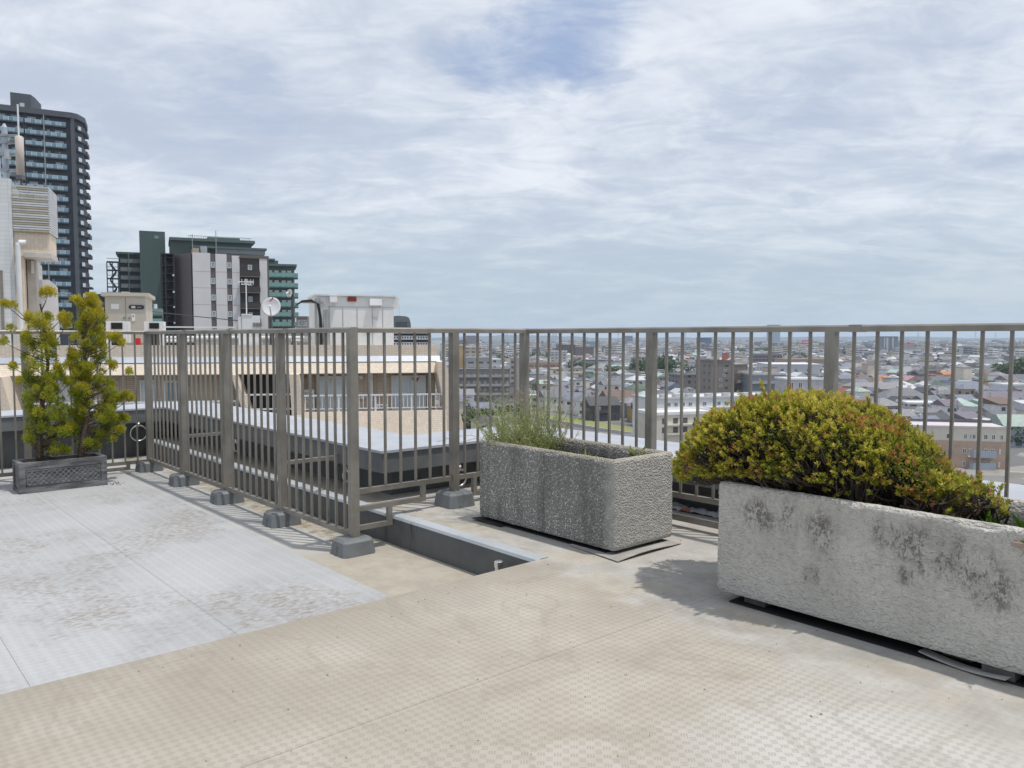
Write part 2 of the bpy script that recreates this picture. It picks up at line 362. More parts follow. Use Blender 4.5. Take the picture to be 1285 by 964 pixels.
def mat_aggregate():
    m, N, b = newmat('exposed_aggregate_concrete')
    co = nn(N.nt, 'ShaderNodeTexCoord').outputs['Object']
    peb = N.voro(co, 96); pcol = N.voro(co, 96, out='Color'); h = N.sep(pcol)[0]
    stone = N.ramp(h, [(0, (.20, .197, .182)), (.40, (.33, .325, .30)), (.66, (.53, .52, .485)), (.84, (.68, .67, .63)), (1, (.84, .83, .79))])
    fine = N.noise(co, 260, 3, .7)
    mort = N.mix(N.sstep(fine, .35, .65), (.175, .17, .158), (.38, .37, .345))
    c = N.mix(N.sstep(peb, .36, .50), stone, mort)
    p2 = N.voro(co, 210); c = N.mix(N.m('MULTIPLY', N.m('SUBTRACT', 1.0, N.sstep(p2, .18, .34)), .55), c, (.52, .51, .48))
    drip = N.sstep(N.noise(N.mapping(co, (16, 16, .55)), 1.0, 4, .6), .50, .70)
    c = N.mix(N.m('MULTIPLY', drip, .30), c, (.085, .085, .08))
    # soot streaks on the side away from the weather
    big = N.noise(N.mapping(co, (7, 7, 1.3)), 1.0, 5, .6)
    c = N.mix(N.m('MULTIPLY', N.sstep(big, .42, .68), .50), c, (.10, .10, .097))
    nx = N.sep(nn(N.nt, 'ShaderNodeNewGeometry').outputs['Normal'])
    x, y, z = N.sep(co)
    lit_end = N.sstep(N.m('ADD', x, N.m('MULTIPLY', N.m('SUBTRACT', N.noise(co, 14, 4, .6), .5), .12)), .47, .575)                 # sunlight on this end face is put into the colour
    c = N.mix(N.m('MULTIPLY', lit_end, .55), c, (.66, .65, .61))
    # lichen-brown rim
    c = N.mix(N.m('MULTIPLY', N.sstep(z, .455, .475), .5), c, (.46, .40, .31))
    N.L(c, b.inputs['Base Color']); b.inputs['Roughness'].default_value = .85; b.inputs['Specular IOR Level'].default_value = .2
    bn = nn(N.nt, 'ShaderNodeBump'); bn.inputs['Strength'].default_value = 1.0; bn.inputs['Distance'].default_value = .012
    N.L(N.m('ADD', N.m('SUBTRACT', 1.0, peb), N.m('MULTIPLY', fine, .4)), bn.inputs['Height']); N.L(bn.outputs[0], b.inputs['Normal']); return m

def mat_roughcast():
    m, N, b = newmat('roughcast_concrete')
    co = nn(N.nt, 'ShaderNodeTexCoord').outputs['Object']; x, y, z = N.sep(co); x = N.m('ADD', x, .925); z = N.m('ADD', z, .038)
    n1 = N.noise(co, 3, 5, .6); n2 = N.noise(co, 45, 5, .65); n3 = N.noise(co, 130, 3, .6)
    c = N.mix(N.sstep(n1, .3, .7), (.60, .58, .53), (.71, .69, .64))
    c = N.mix(N.m('MULTIPLY', N.sstep(n2, .45, .7), .32), c, (.34, .33, .305))
    c = N.mix(N.m('MULTIPLY', N.m('MULTIPLY', N.sstep(N.noise(N.mapping(co, (13, 13, .7)), 1.0, 5, .6), .50, .72), N.sstep(z, .15, .46)), .42), c, (.27, .255, .225))
    # black mould growing under the rim, in ragged hanging patches
    def patch(cx, cz, rx, rz):
        dx = N.m('DIVIDE', N.m('SUBTRACT', x, cx), rx); dz = N.m('DIVIDE', N.m('SUBTRACT', z, cz), rz)
        return N.m('SUBTRACT', 1.0, N.sstep(N.m('SQRT', N.m('ADD', N.m('MULTIPLY', dx, dx), N.m('MULTIPLY', dz, dz))), .35, 1.0))
    pm = patch(.345, .40, .07, .12)
    for q in [(.47, .375, .085, .13), (.20, .40, .12, .10), (.44, .20, .05, .06), (.72, .425, .07, .08), (.80, .40, .09, .10), (.86, .385, .06, .13), (.95, .38, .12, .11), (1.02, .36, .12, .12), (1.08, .30, .10, .12), (.80, .28, .06, .05), (1.3, .37, .2, .12), (1.6, .36, .15, .14)]:
        pm = N.m('MAXIMUM', pm, patch(*q))
    gr = N.sstep(N.m('ADD', N.m('MULTIPLY', N.noise(N.mapping(co, (1, 1, .6)), 95, 4, .75), .65), N.m('MULTIPLY', N.noise(N.mapping(co, (1, 1, .45)), 16, 4, .6), .4)), .51, .60)
    gr2 = N.sstep(N.noise(co, 9, 4, .6), .35, .65)
    c = N.mix(N.m('MULTIPLY', N.m('MULTIPLY', pm, gr), .66), c, (.07, .062, .052))
    c = N.mix(N.m('MULTIPLY', N.m('MULTIPLY', pm, gr2), .30), c, (.17, .15, .125))
    low = N.m('SUBTRACT', 1.0, N.sstep(z, .05, .2))
    c = N.mix(N.m('MULTIPLY', low, .35), c, (.56, .555, .53))
    N.L(c, b.inputs['Base Color']); b.inputs['Roughness'].default_value = .88; b.inputs['Specular IOR Level'].default_value = .2
    bn = nn(N.nt, 'ShaderNodeBump'); bn.inputs['Strength'].default_value = 1.0; bn.inputs['Distance'].default_value = .03
    N.L(N.m('ADD', N.noise(N.mapping(co, (1, 1, 1.5)), 70, 3, .5), N.m('MULTIPLY', n3, .25)), bn.inputs['Height']); N.L(bn.outputs[0], b.inputs['Normal']); return m

def mat_tile(c1, c2, w=.1, h=.06, grout=(.3, .28, .25), axis='xz'):
    m, N, b = newmat('tile')
    co = nn(N.nt, 'ShaderNodeTexCoord').outputs['Object']; x, y, z = N.sep(co)
    v = N.comb(N.m('ADD', x, y), z)
    br = nn(N.nt, 'ShaderNodeTexBrick'); N.L(v, br.inputs['Vector']); br.offset = 0.0
    br.inputs['Scale'].default_value = 1; br.inputs['Brick Width'].default_value = w; br.inputs['Row Height'].default_value = h
    br.inputs['Mortar Size'].default_value = .006; br.inputs['Color1'].default_value = (*c1, 1); br.inputs['Color2'].default_value = (*c2, 1); br.inputs['Mortar'].default_value = (*grout, 1)
    big = N.noise(co, .7, 4, .6)
    c = N.mix(N.m('MULTIPLY', N.sstep(big, .45, .7), .3), br.outputs['Color'], tuple(x_ * 1.15 for x_ in c2))
    c = N.mix(N.m('MULTIPLY', N.sstep(N.noise(N.mapping(co, (2.2, 2.2, .25)), 1., 4, .6), .55, .7), .22), c, tuple(x_ * .7 for x_ in c1))
    N.L(c, b.inputs['Base Color']); b.inputs['Roughness'].default_value = .6; b.inputs['Specular IOR Level'].default_value = .3; return m
def mat_glass(c=(.30, .42, .47), rough=.08):
    k = ('glass', c, rough)
    if k in _mc: return _mc[k]
    m, N, b = newmat('window_glass'); b.inputs['Base Color'].default_value = (*c, 1); b.inputs['Roughness'].default_value = rough; b.inputs['Specular IOR Level'].default_value = .7
    _mc[k] = m; return m
# ================================================================== the roof: floors, step, parapet
RR = ROOF_ROT
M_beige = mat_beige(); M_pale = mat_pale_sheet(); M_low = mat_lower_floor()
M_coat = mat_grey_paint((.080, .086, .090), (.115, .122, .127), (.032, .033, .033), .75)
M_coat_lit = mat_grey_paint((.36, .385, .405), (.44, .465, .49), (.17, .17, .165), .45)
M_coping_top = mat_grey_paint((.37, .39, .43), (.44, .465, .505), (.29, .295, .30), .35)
M_darkgap = paint((.03, .03, .032), .9, var=0)
LZ = -0.19
SE = -2.96                      # s of the floor edge
def st(o, kind='structure'): o['kind'] = kind; return o
# upper floor: slab, and two vinyl sheets laid with a narrow joint
mb = MB().box(SE + .004, 4.0, -5.0, 4.9, -.30, -.006); mb.box(-9.6, SE + .004, 2.80, 4.9, -.30, -.006)
st(put('roof_floor', mb, M_darkgap, rotz=RR))
mb = MB()
mb.box(SE, -2.0259, -5.0, 4.88, -.03, 0.0)
mb.box(-2.0241, 4.0, -5.0, 4.88, -.03, 0.0)
mb.box(-9.55, SE, 2.82, 4.88, -.03, 0.0)
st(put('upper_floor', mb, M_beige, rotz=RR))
# step between the two floors, painted grey, its rounded top edge coloured lighter to paint the light on it
mb = MB()
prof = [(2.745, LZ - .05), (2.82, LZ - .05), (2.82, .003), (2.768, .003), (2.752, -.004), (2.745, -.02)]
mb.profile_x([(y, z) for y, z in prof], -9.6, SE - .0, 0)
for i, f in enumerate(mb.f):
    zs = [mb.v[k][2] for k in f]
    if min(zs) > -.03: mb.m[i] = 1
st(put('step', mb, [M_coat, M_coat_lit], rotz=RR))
mb = MB().box(SE + .002, SE + .06, -5.0, 2.745, LZ - .05, -.031); st(put('step_riser', mb, M_coat, rotz=RR))
# lower floor and the pale sheets
mb = MB().box(-9.6, SE + .002, -6.0, 2.745, -.40, LZ); st(put('lower_floor', mb, M_low, rotz=RR))
mb = MB()
mb.box(-8.42, SE - .03, 1.3657, 2.165, LZ, LZ + .006)
mb.box(-8.42, SE - .03, .5585, 1.3643, LZ, LZ + .006)
mb.box(-8.42, SE - .03, -.4015, .5572, LZ, LZ + .006)
mb.box(-8.42, SE - .03, -4.0, -.4028, LZ, LZ + .006)
st(put('pale_floor', mb, M_pale, rotz=RR))

# parapet: one wall running round the roof edge, with a thick coping and a pale top
PZ = .35
par = thing('parapet_wall', 'low dark grey parapet with thick pale topped coping round the roof edge', 'parapet', W(-4.7, 2.9, -.19), RR)
def pl(s, t): return (s + 4.7, t - 2.9)
o_in = [(-9.28, -6.0), (-9.28, 2.9), (-4.7, 2.9), (-4.7, 4.16), (4.2, 4.16)]         # inner line of the coping
def strip(inner, d0, d1, z0, z1, m=0):
    """a band following the roof edge between two offsets outwards"""
    def off(d):
        return [(inner[0][0] - d, inner[0][1]), (inner[1][0] - d, inner[1][1] + d), (inner[2][0] - d, inner[2][1] + d), (inner[3][0] - d, inner[3][1] + d), (inner[4][0], inner[4][1] + d)]
    a, b = off(d0), off(d1); mb = MB()
    for i in range(4):
        q = [pl(*a[i]), pl(*a[i + 1]), pl(*b[i + 1]), pl(*b[i])]
        mb.prism(q, z0 + .19, z1 + .19, m)
    # drop the internal end faces between neighbouring segments
    keep = []
    segs = len(mb.f) // 6
    f2, m2 = [], []
    for k in range(segs):
        for j in range(6):
            if j == 3 and k < segs - 1: continue
            if j == 5 and k > 0: continue
            f2.append(mb.f[k * 6 + j]); m2.append(m)
    mb.f, mb.m = f2, m2
    return mb
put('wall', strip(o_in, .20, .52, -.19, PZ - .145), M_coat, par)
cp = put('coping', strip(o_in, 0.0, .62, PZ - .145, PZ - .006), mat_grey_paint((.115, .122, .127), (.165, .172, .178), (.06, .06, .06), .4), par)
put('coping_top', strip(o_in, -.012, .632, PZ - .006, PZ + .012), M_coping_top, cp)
# lifting rings bolted under the coping
M_steel = paint((.62, .60, .56), .32, .9, .15, 8)
def ring(s, t, z, r, facing, tr=.007):
    mb = MB(); pts = []
    for k in range(25):
        a = 2 * math.pi * k / 24
        if facing == 's': pts.append((s, t + r * math.cos(a), z + r * math.sin(a)))
        else: pts.append((s + r * math.cos(a), t, z + r * math.sin(a)))
    pts = [(*pl(p[0], p[1]), p[2] + .19) for p in pts]
    mb.tube(pts, tr, 8); c = pl(s, t)
    mb.box(c[0] - .012, c[0] + .012, c[1] - .012, c[1] + .012, z + .19 + r - .012, z + .19 + r + .03)
    return put('anchor_ring', mb, M_steel, par, smooth=True)
ring(-4.69, 3.56, .10, .062, 's', .008); ring(-9.27, 2.62, .09, .085, 's')
ring(-7.28, 2.91, .12, .045, 't'); ring(-5.22, 2.91, .12, .045, 't'); ring(-4.69, 3.88, .10, .05, 's', .008)
# mass of our own building below the roof
own = MB(); own.prism([pl(-9.7, -7.0), pl(4.3, -7.0), pl(4.3, 4.6), pl(-5.15, 4.6), pl(-5.15, 3.35), pl(-9.7, 3.35)], -31.9, -.32)
put('body', own, paint((.42, .36, .29), .7), par)

# ================================================================== railings
M_rail = paint((.262, .243, .213), .42, .35, .26, 4, .10, 220, .5)
RZ = 1.205
def railing(name, label, origin, axis, length, posts, bars, z_low, z_base, cap=(0.0, 0.0)):
    """axis 's' or 't'; local x runs along the rail"""
    r = thing(name, label, 'railing', W(*origin, LZ), RR + (0 if axis == 's' else math.pi / 2))
    o = -LZ
    mb = MB()
    y = .026
    prof = [(-y, RZ - .034), (-y, RZ - .008), (-y + .008, RZ), (y - .008, RZ), (y, RZ - .008), (y, RZ - .034)]
    mb.profile_x([(a, b + o) for a, b in prof][::-1], -cap[0], length + cap[1]); put('handrail', mb, M_rail, r)
    mb = MB().box(.026, length - .026, -.014, .014, z_low - .032 + o, z_low + o)
    put('bottom_rail', mb, M_rail, r)
    for p, zb in posts[1:-1]: put('joint_sleeve', MB().box(p + .10, p + .165, -.0275, .0275, RZ - .0355 + o, RZ + .0012 + o), M_rail, r)
    for p, zb in posts:
        mb = MB().box(p - .026, p + .026, -.0255, .0255, zb + o, RZ - .034 + o)
        for q in (-1, 1): mb.box(p - .004, p + .004, q * .0255 - .001, q * .0255 + .001, zb + .06 + o, RZ - .05 + o)
        for zz_ in (z_low - .016 + o, RZ - .05 + o):
            for sx in (-1, 1): mb.sphere((p + sx * .0265, -.012, zz_), .0045, 6, 4)
        put('post', mb, M_rail, r)
    b0 = None
    for p in bars:
        if b0 is None:
            b0 = put('baluster', MB().box(-.0068, .0068, -.0075, .0075, z_low + o, RZ - .034 + o), M_rail, r, (p, 0, 0))
        else:
            c = b0.copy(); COL.objects.link(c); c.parent = r; c.location = (p, 0, 0)
    return r, o
TA, SB, TC, SD = 2.46, -4.32, 3.90, -8.35
pA = [-4.32, -5.325, -6.335, -7.345, -8.35]
barsA = []
for i in range(4):
    for k in range(1, 9): barsA.append(pA[i + 1] + (pA[i] - pA[i + 1]) * k / 9)
rA, o = railing('railing', 'bronze metal railing standing on a row of five grey footings', (SD, TA), 's', SB - SD,
                [(p - SD, LZ + .095) for p in pA], [p - SD for p in barsA], LZ + .125, LZ, (.026, .026))
for p in (-5.325, -7.345):                     # stays reaching back to the parapet
    b = MB().box(p - SD - .018, p - SD + .018, .026, .45, .235 + o, .262 + o); b.box(p - SD - .02, p - SD + .02, .42, .45, .20 + o, .262 + o)
    put('brace', b, M_rail, rA)
# railing climbing the step towards the corner
LB = TC - TA
barsB = [t - TA for t in [2.575, 2.690, 2.805, 2.920, 3.035, 3.150, 3.325, 3.44, 3.555, 3.67, 3.785]]
rB, o = railing('railing', 'short bronze metal railing stepping up from the sunken floor to the corner', (SB, TA), 't', LB,
                [(3.235 - TA, .09), (LB - .026, .02)], barsB, .205, 0, (-.027, -.027))
def ell(x0, x1, z0, z1, zt, xs):                 # a toe rail with its upright end, in one piece
    return MB().profile_y([(x0, z0 + o), (x1, z0 + o), (x1, (zt if xs > 0 else z1) + o), (x1 - .03 if xs > 0 else x1 , (zt if xs > 0 else z1) + o), (x1 - .03, z1 + o) if xs > 0 else (x0 + .03, z1 + o), (x0, z1 + o) if xs > 0 else (x0 + .03, zt + o)] + ([] if xs > 0 else [(x0, zt + o)]), -.014, .014)
put('toe_rail', ell(.026, .53, .065, .095, .173, 1), M_rail, rB)
put('toe_rail', ell(.026, .27, -.055, -.025, .065, 1), M_rail, rB)
put('toe_rail', ell(.93, LB - .05, .045, .075, .173, -1), M_rail, rB)
pC = [-4.32, -3.166, -2.001, -.838, .32, 1.48]
barsC = []
for i in range(5):
    for k in range(1, 10): barsC.append(pC[i] + (pC[i + 1] - pC[i]) * k / 10)
rC, o = railing('railing', 'long bronze metal railing behind the two concrete planters with the city beyond', (SB, TC), 's', pC[-1] - SB,
                [(p - SB, .01) for p in pC[1:]], [p - SB for p in barsC], .205, 0, (.027, .026))
for i in range(5): put('toe_rail', MB().box(pC[i] - SB + .03, pC[i + 1] - SB - .03, -.014, .014, .035 + o, .07 + o), M_rail, rC)
barsD = []
t = TA - .115
while t > -2.6:
    if abs(t - 1.405) > .05 and abs(t - .255) > .05 and abs(t + .9) > .05: barsD.append(t)
    t -= .1145
D0 = -2.7
rD, o = railing('railing', 'bronze metal railing behind the lattice planter with two conifers', (SD, D0), 't', TA - D0,
                [(q - D0, LZ + .03) for q in (1.405, .255, -.9)], [q - D0 for q in barsD], -.075, 0, (0, -.027))
put('toe_rail', ell(.1, 1.03 - D0, LZ + .03, LZ + .06, -.107, 1), M_rail, rD)
put('toe_rail', ell(1.405 - D0 + .03, 2.27 - D0, LZ + .03, LZ + .06, -.107, 1), M_rail, rD)

put('corner_bracket', MB().box(-.030, .030, -.030, .030, RZ - .036 + o, RZ + .0015 + o).box(-.016, -.006, -.0315, -.0302, RZ - .036 + o, RZ + o), paint((.42, .41, .39), .35, .5), rC)
# footings
M_foot = paint((.165, .178, .184), .5, 0, .18, 7, .15, 60, .4)
ft = ['grey cast footing at the far end of the row, in the railing corner', 'grey cast footing second from the far corner of the row', 'middle one of the five grey footings under the long railing',
      'grey cast footing next to the nearest one, under the long railing', 'nearest grey cast footing, carrying the thick corner post by the step']
for p, lb in zip(pA[::-1], ft):
    mb = MB().frustum(0, 0, 0, .10, .098, .115, .088, .104, 0, .022); mb.box(-.002, .002, -.118, -.1085, .005, .06)
    tag(put('footing_block', mb, M_foot, None, W(p, TA - .01, LZ + .001), RR), lb, 'footing', 'footings under the railings')
mb = MB().frustum(0, 0, 0, .10, .112, .108, .10, .098, 0, .022)
tag(put('footing_block', mb, M_foot, None, W(SB + .0, 3.235, 0.001), RR), 'grey cast footing on the upper floor, left of the pebbled planter', 'footing', 'footings under the railings')

# chrome vent stub in the sunken corner
vp = thing('vent_pipe', 'short shiny metal vent pipe beside the step of the sunken floor', 'pipe', W(-3.19, 2.68, LZ), RR)
put('tube', MB().tube([(0, 0, 0), (0, 0, .135)], .021, 20), paint((.7, .7, .68), .22, .95, .1), vp, smooth=False)
put('cap', MB().tube([(0, 0, .118), (0, 0, .146), (0, 0, .150)], [.025, .025, .018], 20), paint((.75, .75, .73), .2, .95, .1), vp)

# ================================================================== concrete planters
def rrect(w, d, r, n):
    pts = []
    def seg(x0, y0, x1, y1, nx, ny, k):
        for i in range(k): f = i / k; pts.append((x0 + (x1 - x0) * f, y0 + (y1 - y0) * f, nx, ny))
    def arc(cx, cy, a0, k=5):
        for i in range(k): a = a0 + math.pi / 2 * i / k; pts.append((cx + r * math.cos(a), cy + r * math.sin(a), math.cos(a), math.sin(a)))
    hw, hd = w / 2, d / 2; kx = max(4, int(w / n)); ky = max(4, int(d / n))
    seg(-hw + r, -hd, hw - r, -hd, 0, -1, kx); arc(hw - r, -hd + r, -math.pi / 2)
    seg(hw, -hd + r, hw, hd - r, 1, 0, ky); arc(hw - r, hd - r, 0)
    seg(hw - r, hd, -hw + r, hd, 0, 1, kx); arc(-hw + r, hd - r, math.pi / 2)
    seg(-hw, hd - r, -hw, -hd + r, -1, 0, ky); arc(-hw + r, -hd + r, math.pi)
    return pts
def trough(w, d, h, r, wall, soil, cell, amp, fn, taper=0.0):
    base = rrect(w, d, r, cell); rows = int(h / cell); rings = []
    for i in range(rows + 1):
        z = h * i / rows; ring = []
        k = 1 - taper * (1 - z / h)
        for x, y, nx, ny in base:
            q = Vector((x, y, z)); a = amp * fn(q) * (0.4 if i in (0,) else 1)
            rnd = -.006 if i in (0, rows) else 0
            ch = max(0, mn.noise(q * 9 + Vector((4, 1, 0))) - .22) * .035 * (1 if i == rows else .5 if i == rows - 1 else 0)
            ring.append((x * k + nx * (a + rnd - ch), y * k + ny * (a + rnd - ch), z - ch * .9))
        rings.append(ring)
    ins = lambda x, y, e: (max(-w / 2 + e, min(w / 2 - e, x)), max(-d / 2 + e, min(d / 2 - e, y)))
    for e, z in ((wall * .35, h + .003), (wall * .75, h + .002), (wall, h - .012), (wall + .004, soil)):
        ring = []
        for x, y, nx, ny in base:
            xx, yy = ins(x - nx * .004, y - ny * .004, e); q = Vector((x, y, z * 3))
            ring.append((xx + nx * amp * .6 * fn(q), yy + ny * amp * .6 * fn(q), z + amp * .5 * fn(q * 1.7)))
        rings.append(ring)
    mb = MB(); mb.loft(rings); return mb
def f_peb(q):
    d = mn.voronoi(q * 50)[0][0]; return max(0, .8 - d * 1.6) + .3 * mn.noise(q * 30)
def f_rough(q): return .7 * mn.noise(q * 55) + .5 * mn.noise(q * 110) + .5 * mn.noise(q * 9)
def soilmesh(w, d, z, amp, sd):
    mb = MB(); nx, ny = 40, 18; vs = []; fs = []
    for j in range(ny + 1):
        for i in range(nx + 1):
            x = -w / 2 + w * i / nx; y = -d / 2 + d * j / ny
            vs.append((x, y, z + amp * (mn.noise(Vector((x * 9, y * 9, sd))) + .6 * mn.noise(Vector((x * 30, y * 30, sd))))))
    for j in range(ny):
        for i in range(nx): k = j * (nx + 1) + i; fs.append((k, k + 1, k + nx + 2, k + nx + 1))
    return mb.add(vs, fs)
M_soil = paint((.060, .045, .032), .95, 0, .5, 30, .8, 90, .1)
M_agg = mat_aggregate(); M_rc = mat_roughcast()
PL1 = (-3.305, 3.335)
pl1 = thing('concrete_planter', 'pebble faced concrete planter, dark streaked, with weeds, by the sunken corner', 'planter', W(*PL1, .0), RR)
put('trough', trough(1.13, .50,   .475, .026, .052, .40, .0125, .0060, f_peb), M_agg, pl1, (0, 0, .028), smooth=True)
put('soil', soilmesh(1.04, .41, .425, .012, 3.0), M_soil, pl1)
M_blk = paint((.10, .10, .095), .9, 0, .3, 20)
for x, y in ((-.42, -.15), (.40, -.15), (-.42, .15), (.40, .15)): put('support_block', MB().box(x - .07, x + .07, y - .05, y + .05, .0145, .027), M_blk, pl1)
put('shade_sheet', MB().box(-.555, .50, -.243, .24, .0062, .0085), paint((.016, .016, .016), .9, 0, 0), pl1)  # black sheet added to paint the deep shade in the gap below
PL2 = (-2.0, 2.92)
pl2 = thing('concrete_planter', 'long pale roughcast planter with black mould stains, holding the clipped azalea', 'planter', W(*PL2, 0), RR)
put('trough', trough(1.85, .56,   .475, .016, .05, .38, .012, .0042, f_rough), M_rc, pl2, (.925, .28, .044), smooth=True)
so_ = put('soil', soilmesh(1.76, .47, .43, .02, 8.0), M_soil, pl2, (.925, .28, 0))
for x, y in ((.16, .10), (.95, .14), (1.10, .07), (1.72, .10), (.13, .48), (1.72, .48)): put('support_block', MB().box(x - .05, x + .05, y - .05, y + .05, .001, .0435), M_blk, pl2)
put('shade_sheet', MB().box(.06, 1.80, .010, .55, .0012, .006), paint((.016, .016, .016), .9, 0, 0), pl2)  # dark sheet stands in for the shade beneath the long trough
put('drain_plug', MB().box(1.135, 1.185, -.016, .01, .466, .480), paint((.36, .26, .215), .6), pl2)
# loose flat sheets under the planters
def sheet(name, label, outline, z, lift, mat, cat):
    """a thin curled sheet; outline = 4 (s,t) corners in order"""
    c = [Vector(W(*q, 0)) for q in outline]; ctr = sum(c, Vector()) / 4; nu, nv = 16, 6; top = []
    mb = MB()
    for zz in (0.0, .003):
        vs = []
        for j in range(nv + 1):
            for i in range(nu + 1):
                u, v = i / nu, j / nv
                p = c[0] * (1 - u) * (1 - v) + c[1] * u * (1 - v) + c[2] * u * v + c[3] * (1 - u) * v
                vs.append((p.x - ctr.x, p.y - ctr.y, zz + lift(u, v)))
        top.append(vs)
    n = (nu + 1) * (nv + 1); fs = []
    for j in range(nv):
        for i in range(nu): k = j * (nu + 1) + i; fs.append((n + k, n + k + 1, n + k + nu + 2, n + k + nu + 1)); fs.append((k, k + nu + 1, k + nu + 2, k + 1))
    per = [j * 0 + i for i in range(nu + 1)] + [(j + 1) * (nu + 1) + nu for j in range(nv)] + [nv * (nu + 1) + nu - 1 - i for i in range(nu)] + [(nv - 1 - j) * (nu + 1) for j in range(nv - 1)]
    for i in range(len(per)): a, b_ = per[i], per[(i + 1) % len(per)]; fs.append((a, b_, n + b_, n + a))
    mb.add(top[0] + top[1], fs)
    return tag(put(name, mb, mat, None, (ctr.x, ctr.y, z)), label, cat)
M_vin = paint((.37, .355, .33), .75, 0, .2, 8, .3, 80, .2)
M_rub = paint((.035, .034, .033), .8, 0, .3, 10)
sheet('vinyl_offcut', 'grey vinyl offcut curling out from under the pebbled planter', [(-3.05, 3.065), (-2.655, 3.02), (-2.665, 3.56), (-3.05, 3.50)], .002,
      lambda u, v: .003 + .012 * max(0, u - .75) * 4 * math.sin(math.pi * min(1, v * 1.1)) , M_vin, 'offcut')
sheet('rubber_pad', 'black rubber pad showing at the left foot of the pebbled planter', [(-3.89, 3.045), (-3.62, 3.055), (-3.62, 3.4), (-3.88, 3.4)], .002, lambda u, v: .002 + .008 * (1 - v) * (1 - u), M_rub, 'pad')
sheet('flat_strip', 'thin grey strip of board lying along the foot of the long planter', [(-1.155, 2.935), (-.865, 2.90), (-.86, 2.945), (-1.15, 2.985)], .006, lambda u, v: .012 * (1 - math.sin(math.pi * u)) * 1.0, paint((.40, .39, .37), .7, 0, .2, 12), 'strip')

# crumpled cloth lying under the railing
mb = MB(); nu, nv = 70, 10; vs = []; fs = []; mi = []
for j in range(nv + 1):
    for i in range(nu + 1):
        s_ = -.5 + 1.0 * i / nu; t_ = -.05 + .10 * j / nv; q = Vector((s_ * 16, t_ * 22, 2.2))
        vs.append((s_, t_ + .02 * mn.noise(q * .7), .016 + .030 * abs(mn.noise(q)) + .018 * abs(mn.noise(q * 2.6)) - (.015 if j in (0, nv) else 0)))
for j in range(nv):
    for i in range(nu):
        k = j * (nu + 1) + i; fs.append((k, k + 1, k + nu + 2, k + nu + 1))
mb.add(vs, fs)
def mat_cloth():
    m, N, b = newmat('printed_cloth'); co = nn(N.nt, 'ShaderNodeTexCoord').outputs['Object']
    c = N.sep(N.voro(co, 16, out='Color'))[0]
    col = N.ramp(c, [(0, (.40, .40, .44)), (.5, (.55, .54, .56)), (.58, (.03, .05, .16)), (.70, (.42, .40, .42)), (.80, (.34, .12, .07)), (.88, (.6, .58, .58))], 'CONSTANT')
    N.L(col, b.inputs['Base Color']); b.inputs['Roughness'].default_value = .8; return m
tag(put('crumpled_cloth', mb, mat_cloth(), None, W(-3.0, 4.28, 0.0), RR, smooth=True), 'crumpled white and blue printed cloth lying behind the railing between the planters', 'cloth')

# ================================================================== lattice planter with its soil
LP = (-7.905, 1.575)
lp = thing('lattice_planter', 'small dark pewter planter with a raised diamond lattice front, under two conifers', 'planter', W(*LP, LZ + .006), RR)
def mat_pewter():
    m, N, b = newmat('pewter_finish'); co = nn(N.nt, 'ShaderNodeTexCoord').outputs['Object']
    n = N.noise(N.mapping(co, (5, 5, 28)), 1., 5, .65)
    c = N.mix(N.sstep(n, .35, .68), (.075, .074, .078), (.22, .22, .225)); N.L(c, b.inputs['Base Color'])
    b.inputs['Roughness'].default_value = .5; b.inputs['Metallic'].default_value = .15; return m
M_pew = mat_pewter()
LW, LD, LH = .685, .30, .262            # along t, along s, height; the front looks along +s
mb = MB()
hx, hy = LD / 2, LW / 2
mb.box(-hx, hx, -hy, hy, 0, .03); mb.box(-hx + .012, hx - .012, -hy + .012, hy - .012, .03, LH - .045)
mb.box(-hx, -hx + .04, -hy, hy, LH - .03, LH); mb.box(hx - .04, hx, -hy, hy, LH - .03, LH)
mb.box(-hx + .04, hx - .04, -hy, -hy + .04, LH - .03, LH); mb.box(-hx + .04, hx - .04, hy - .04, hy, LH - .03, LH)
for y in (-hy, hy - .05): mb.box(hx - .02, hx - .001, y + .001, y + .049, .03, LH - .03)
for x in (-hx + .001, hx - .05):
    mb.box(x, x + .047, -hy + .001, -hy + .02, .03, LH - .031); mb.box(x, x + .047, hy - .02, hy - .001, .03, LH - .031)
mb.box(hx - .02, hx - .001, -hy + .05, hy - .05, .03, .055); mb.box(hx - .02, hx - .001, -hy + .05, hy - .05, LH - .06, LH - .03)
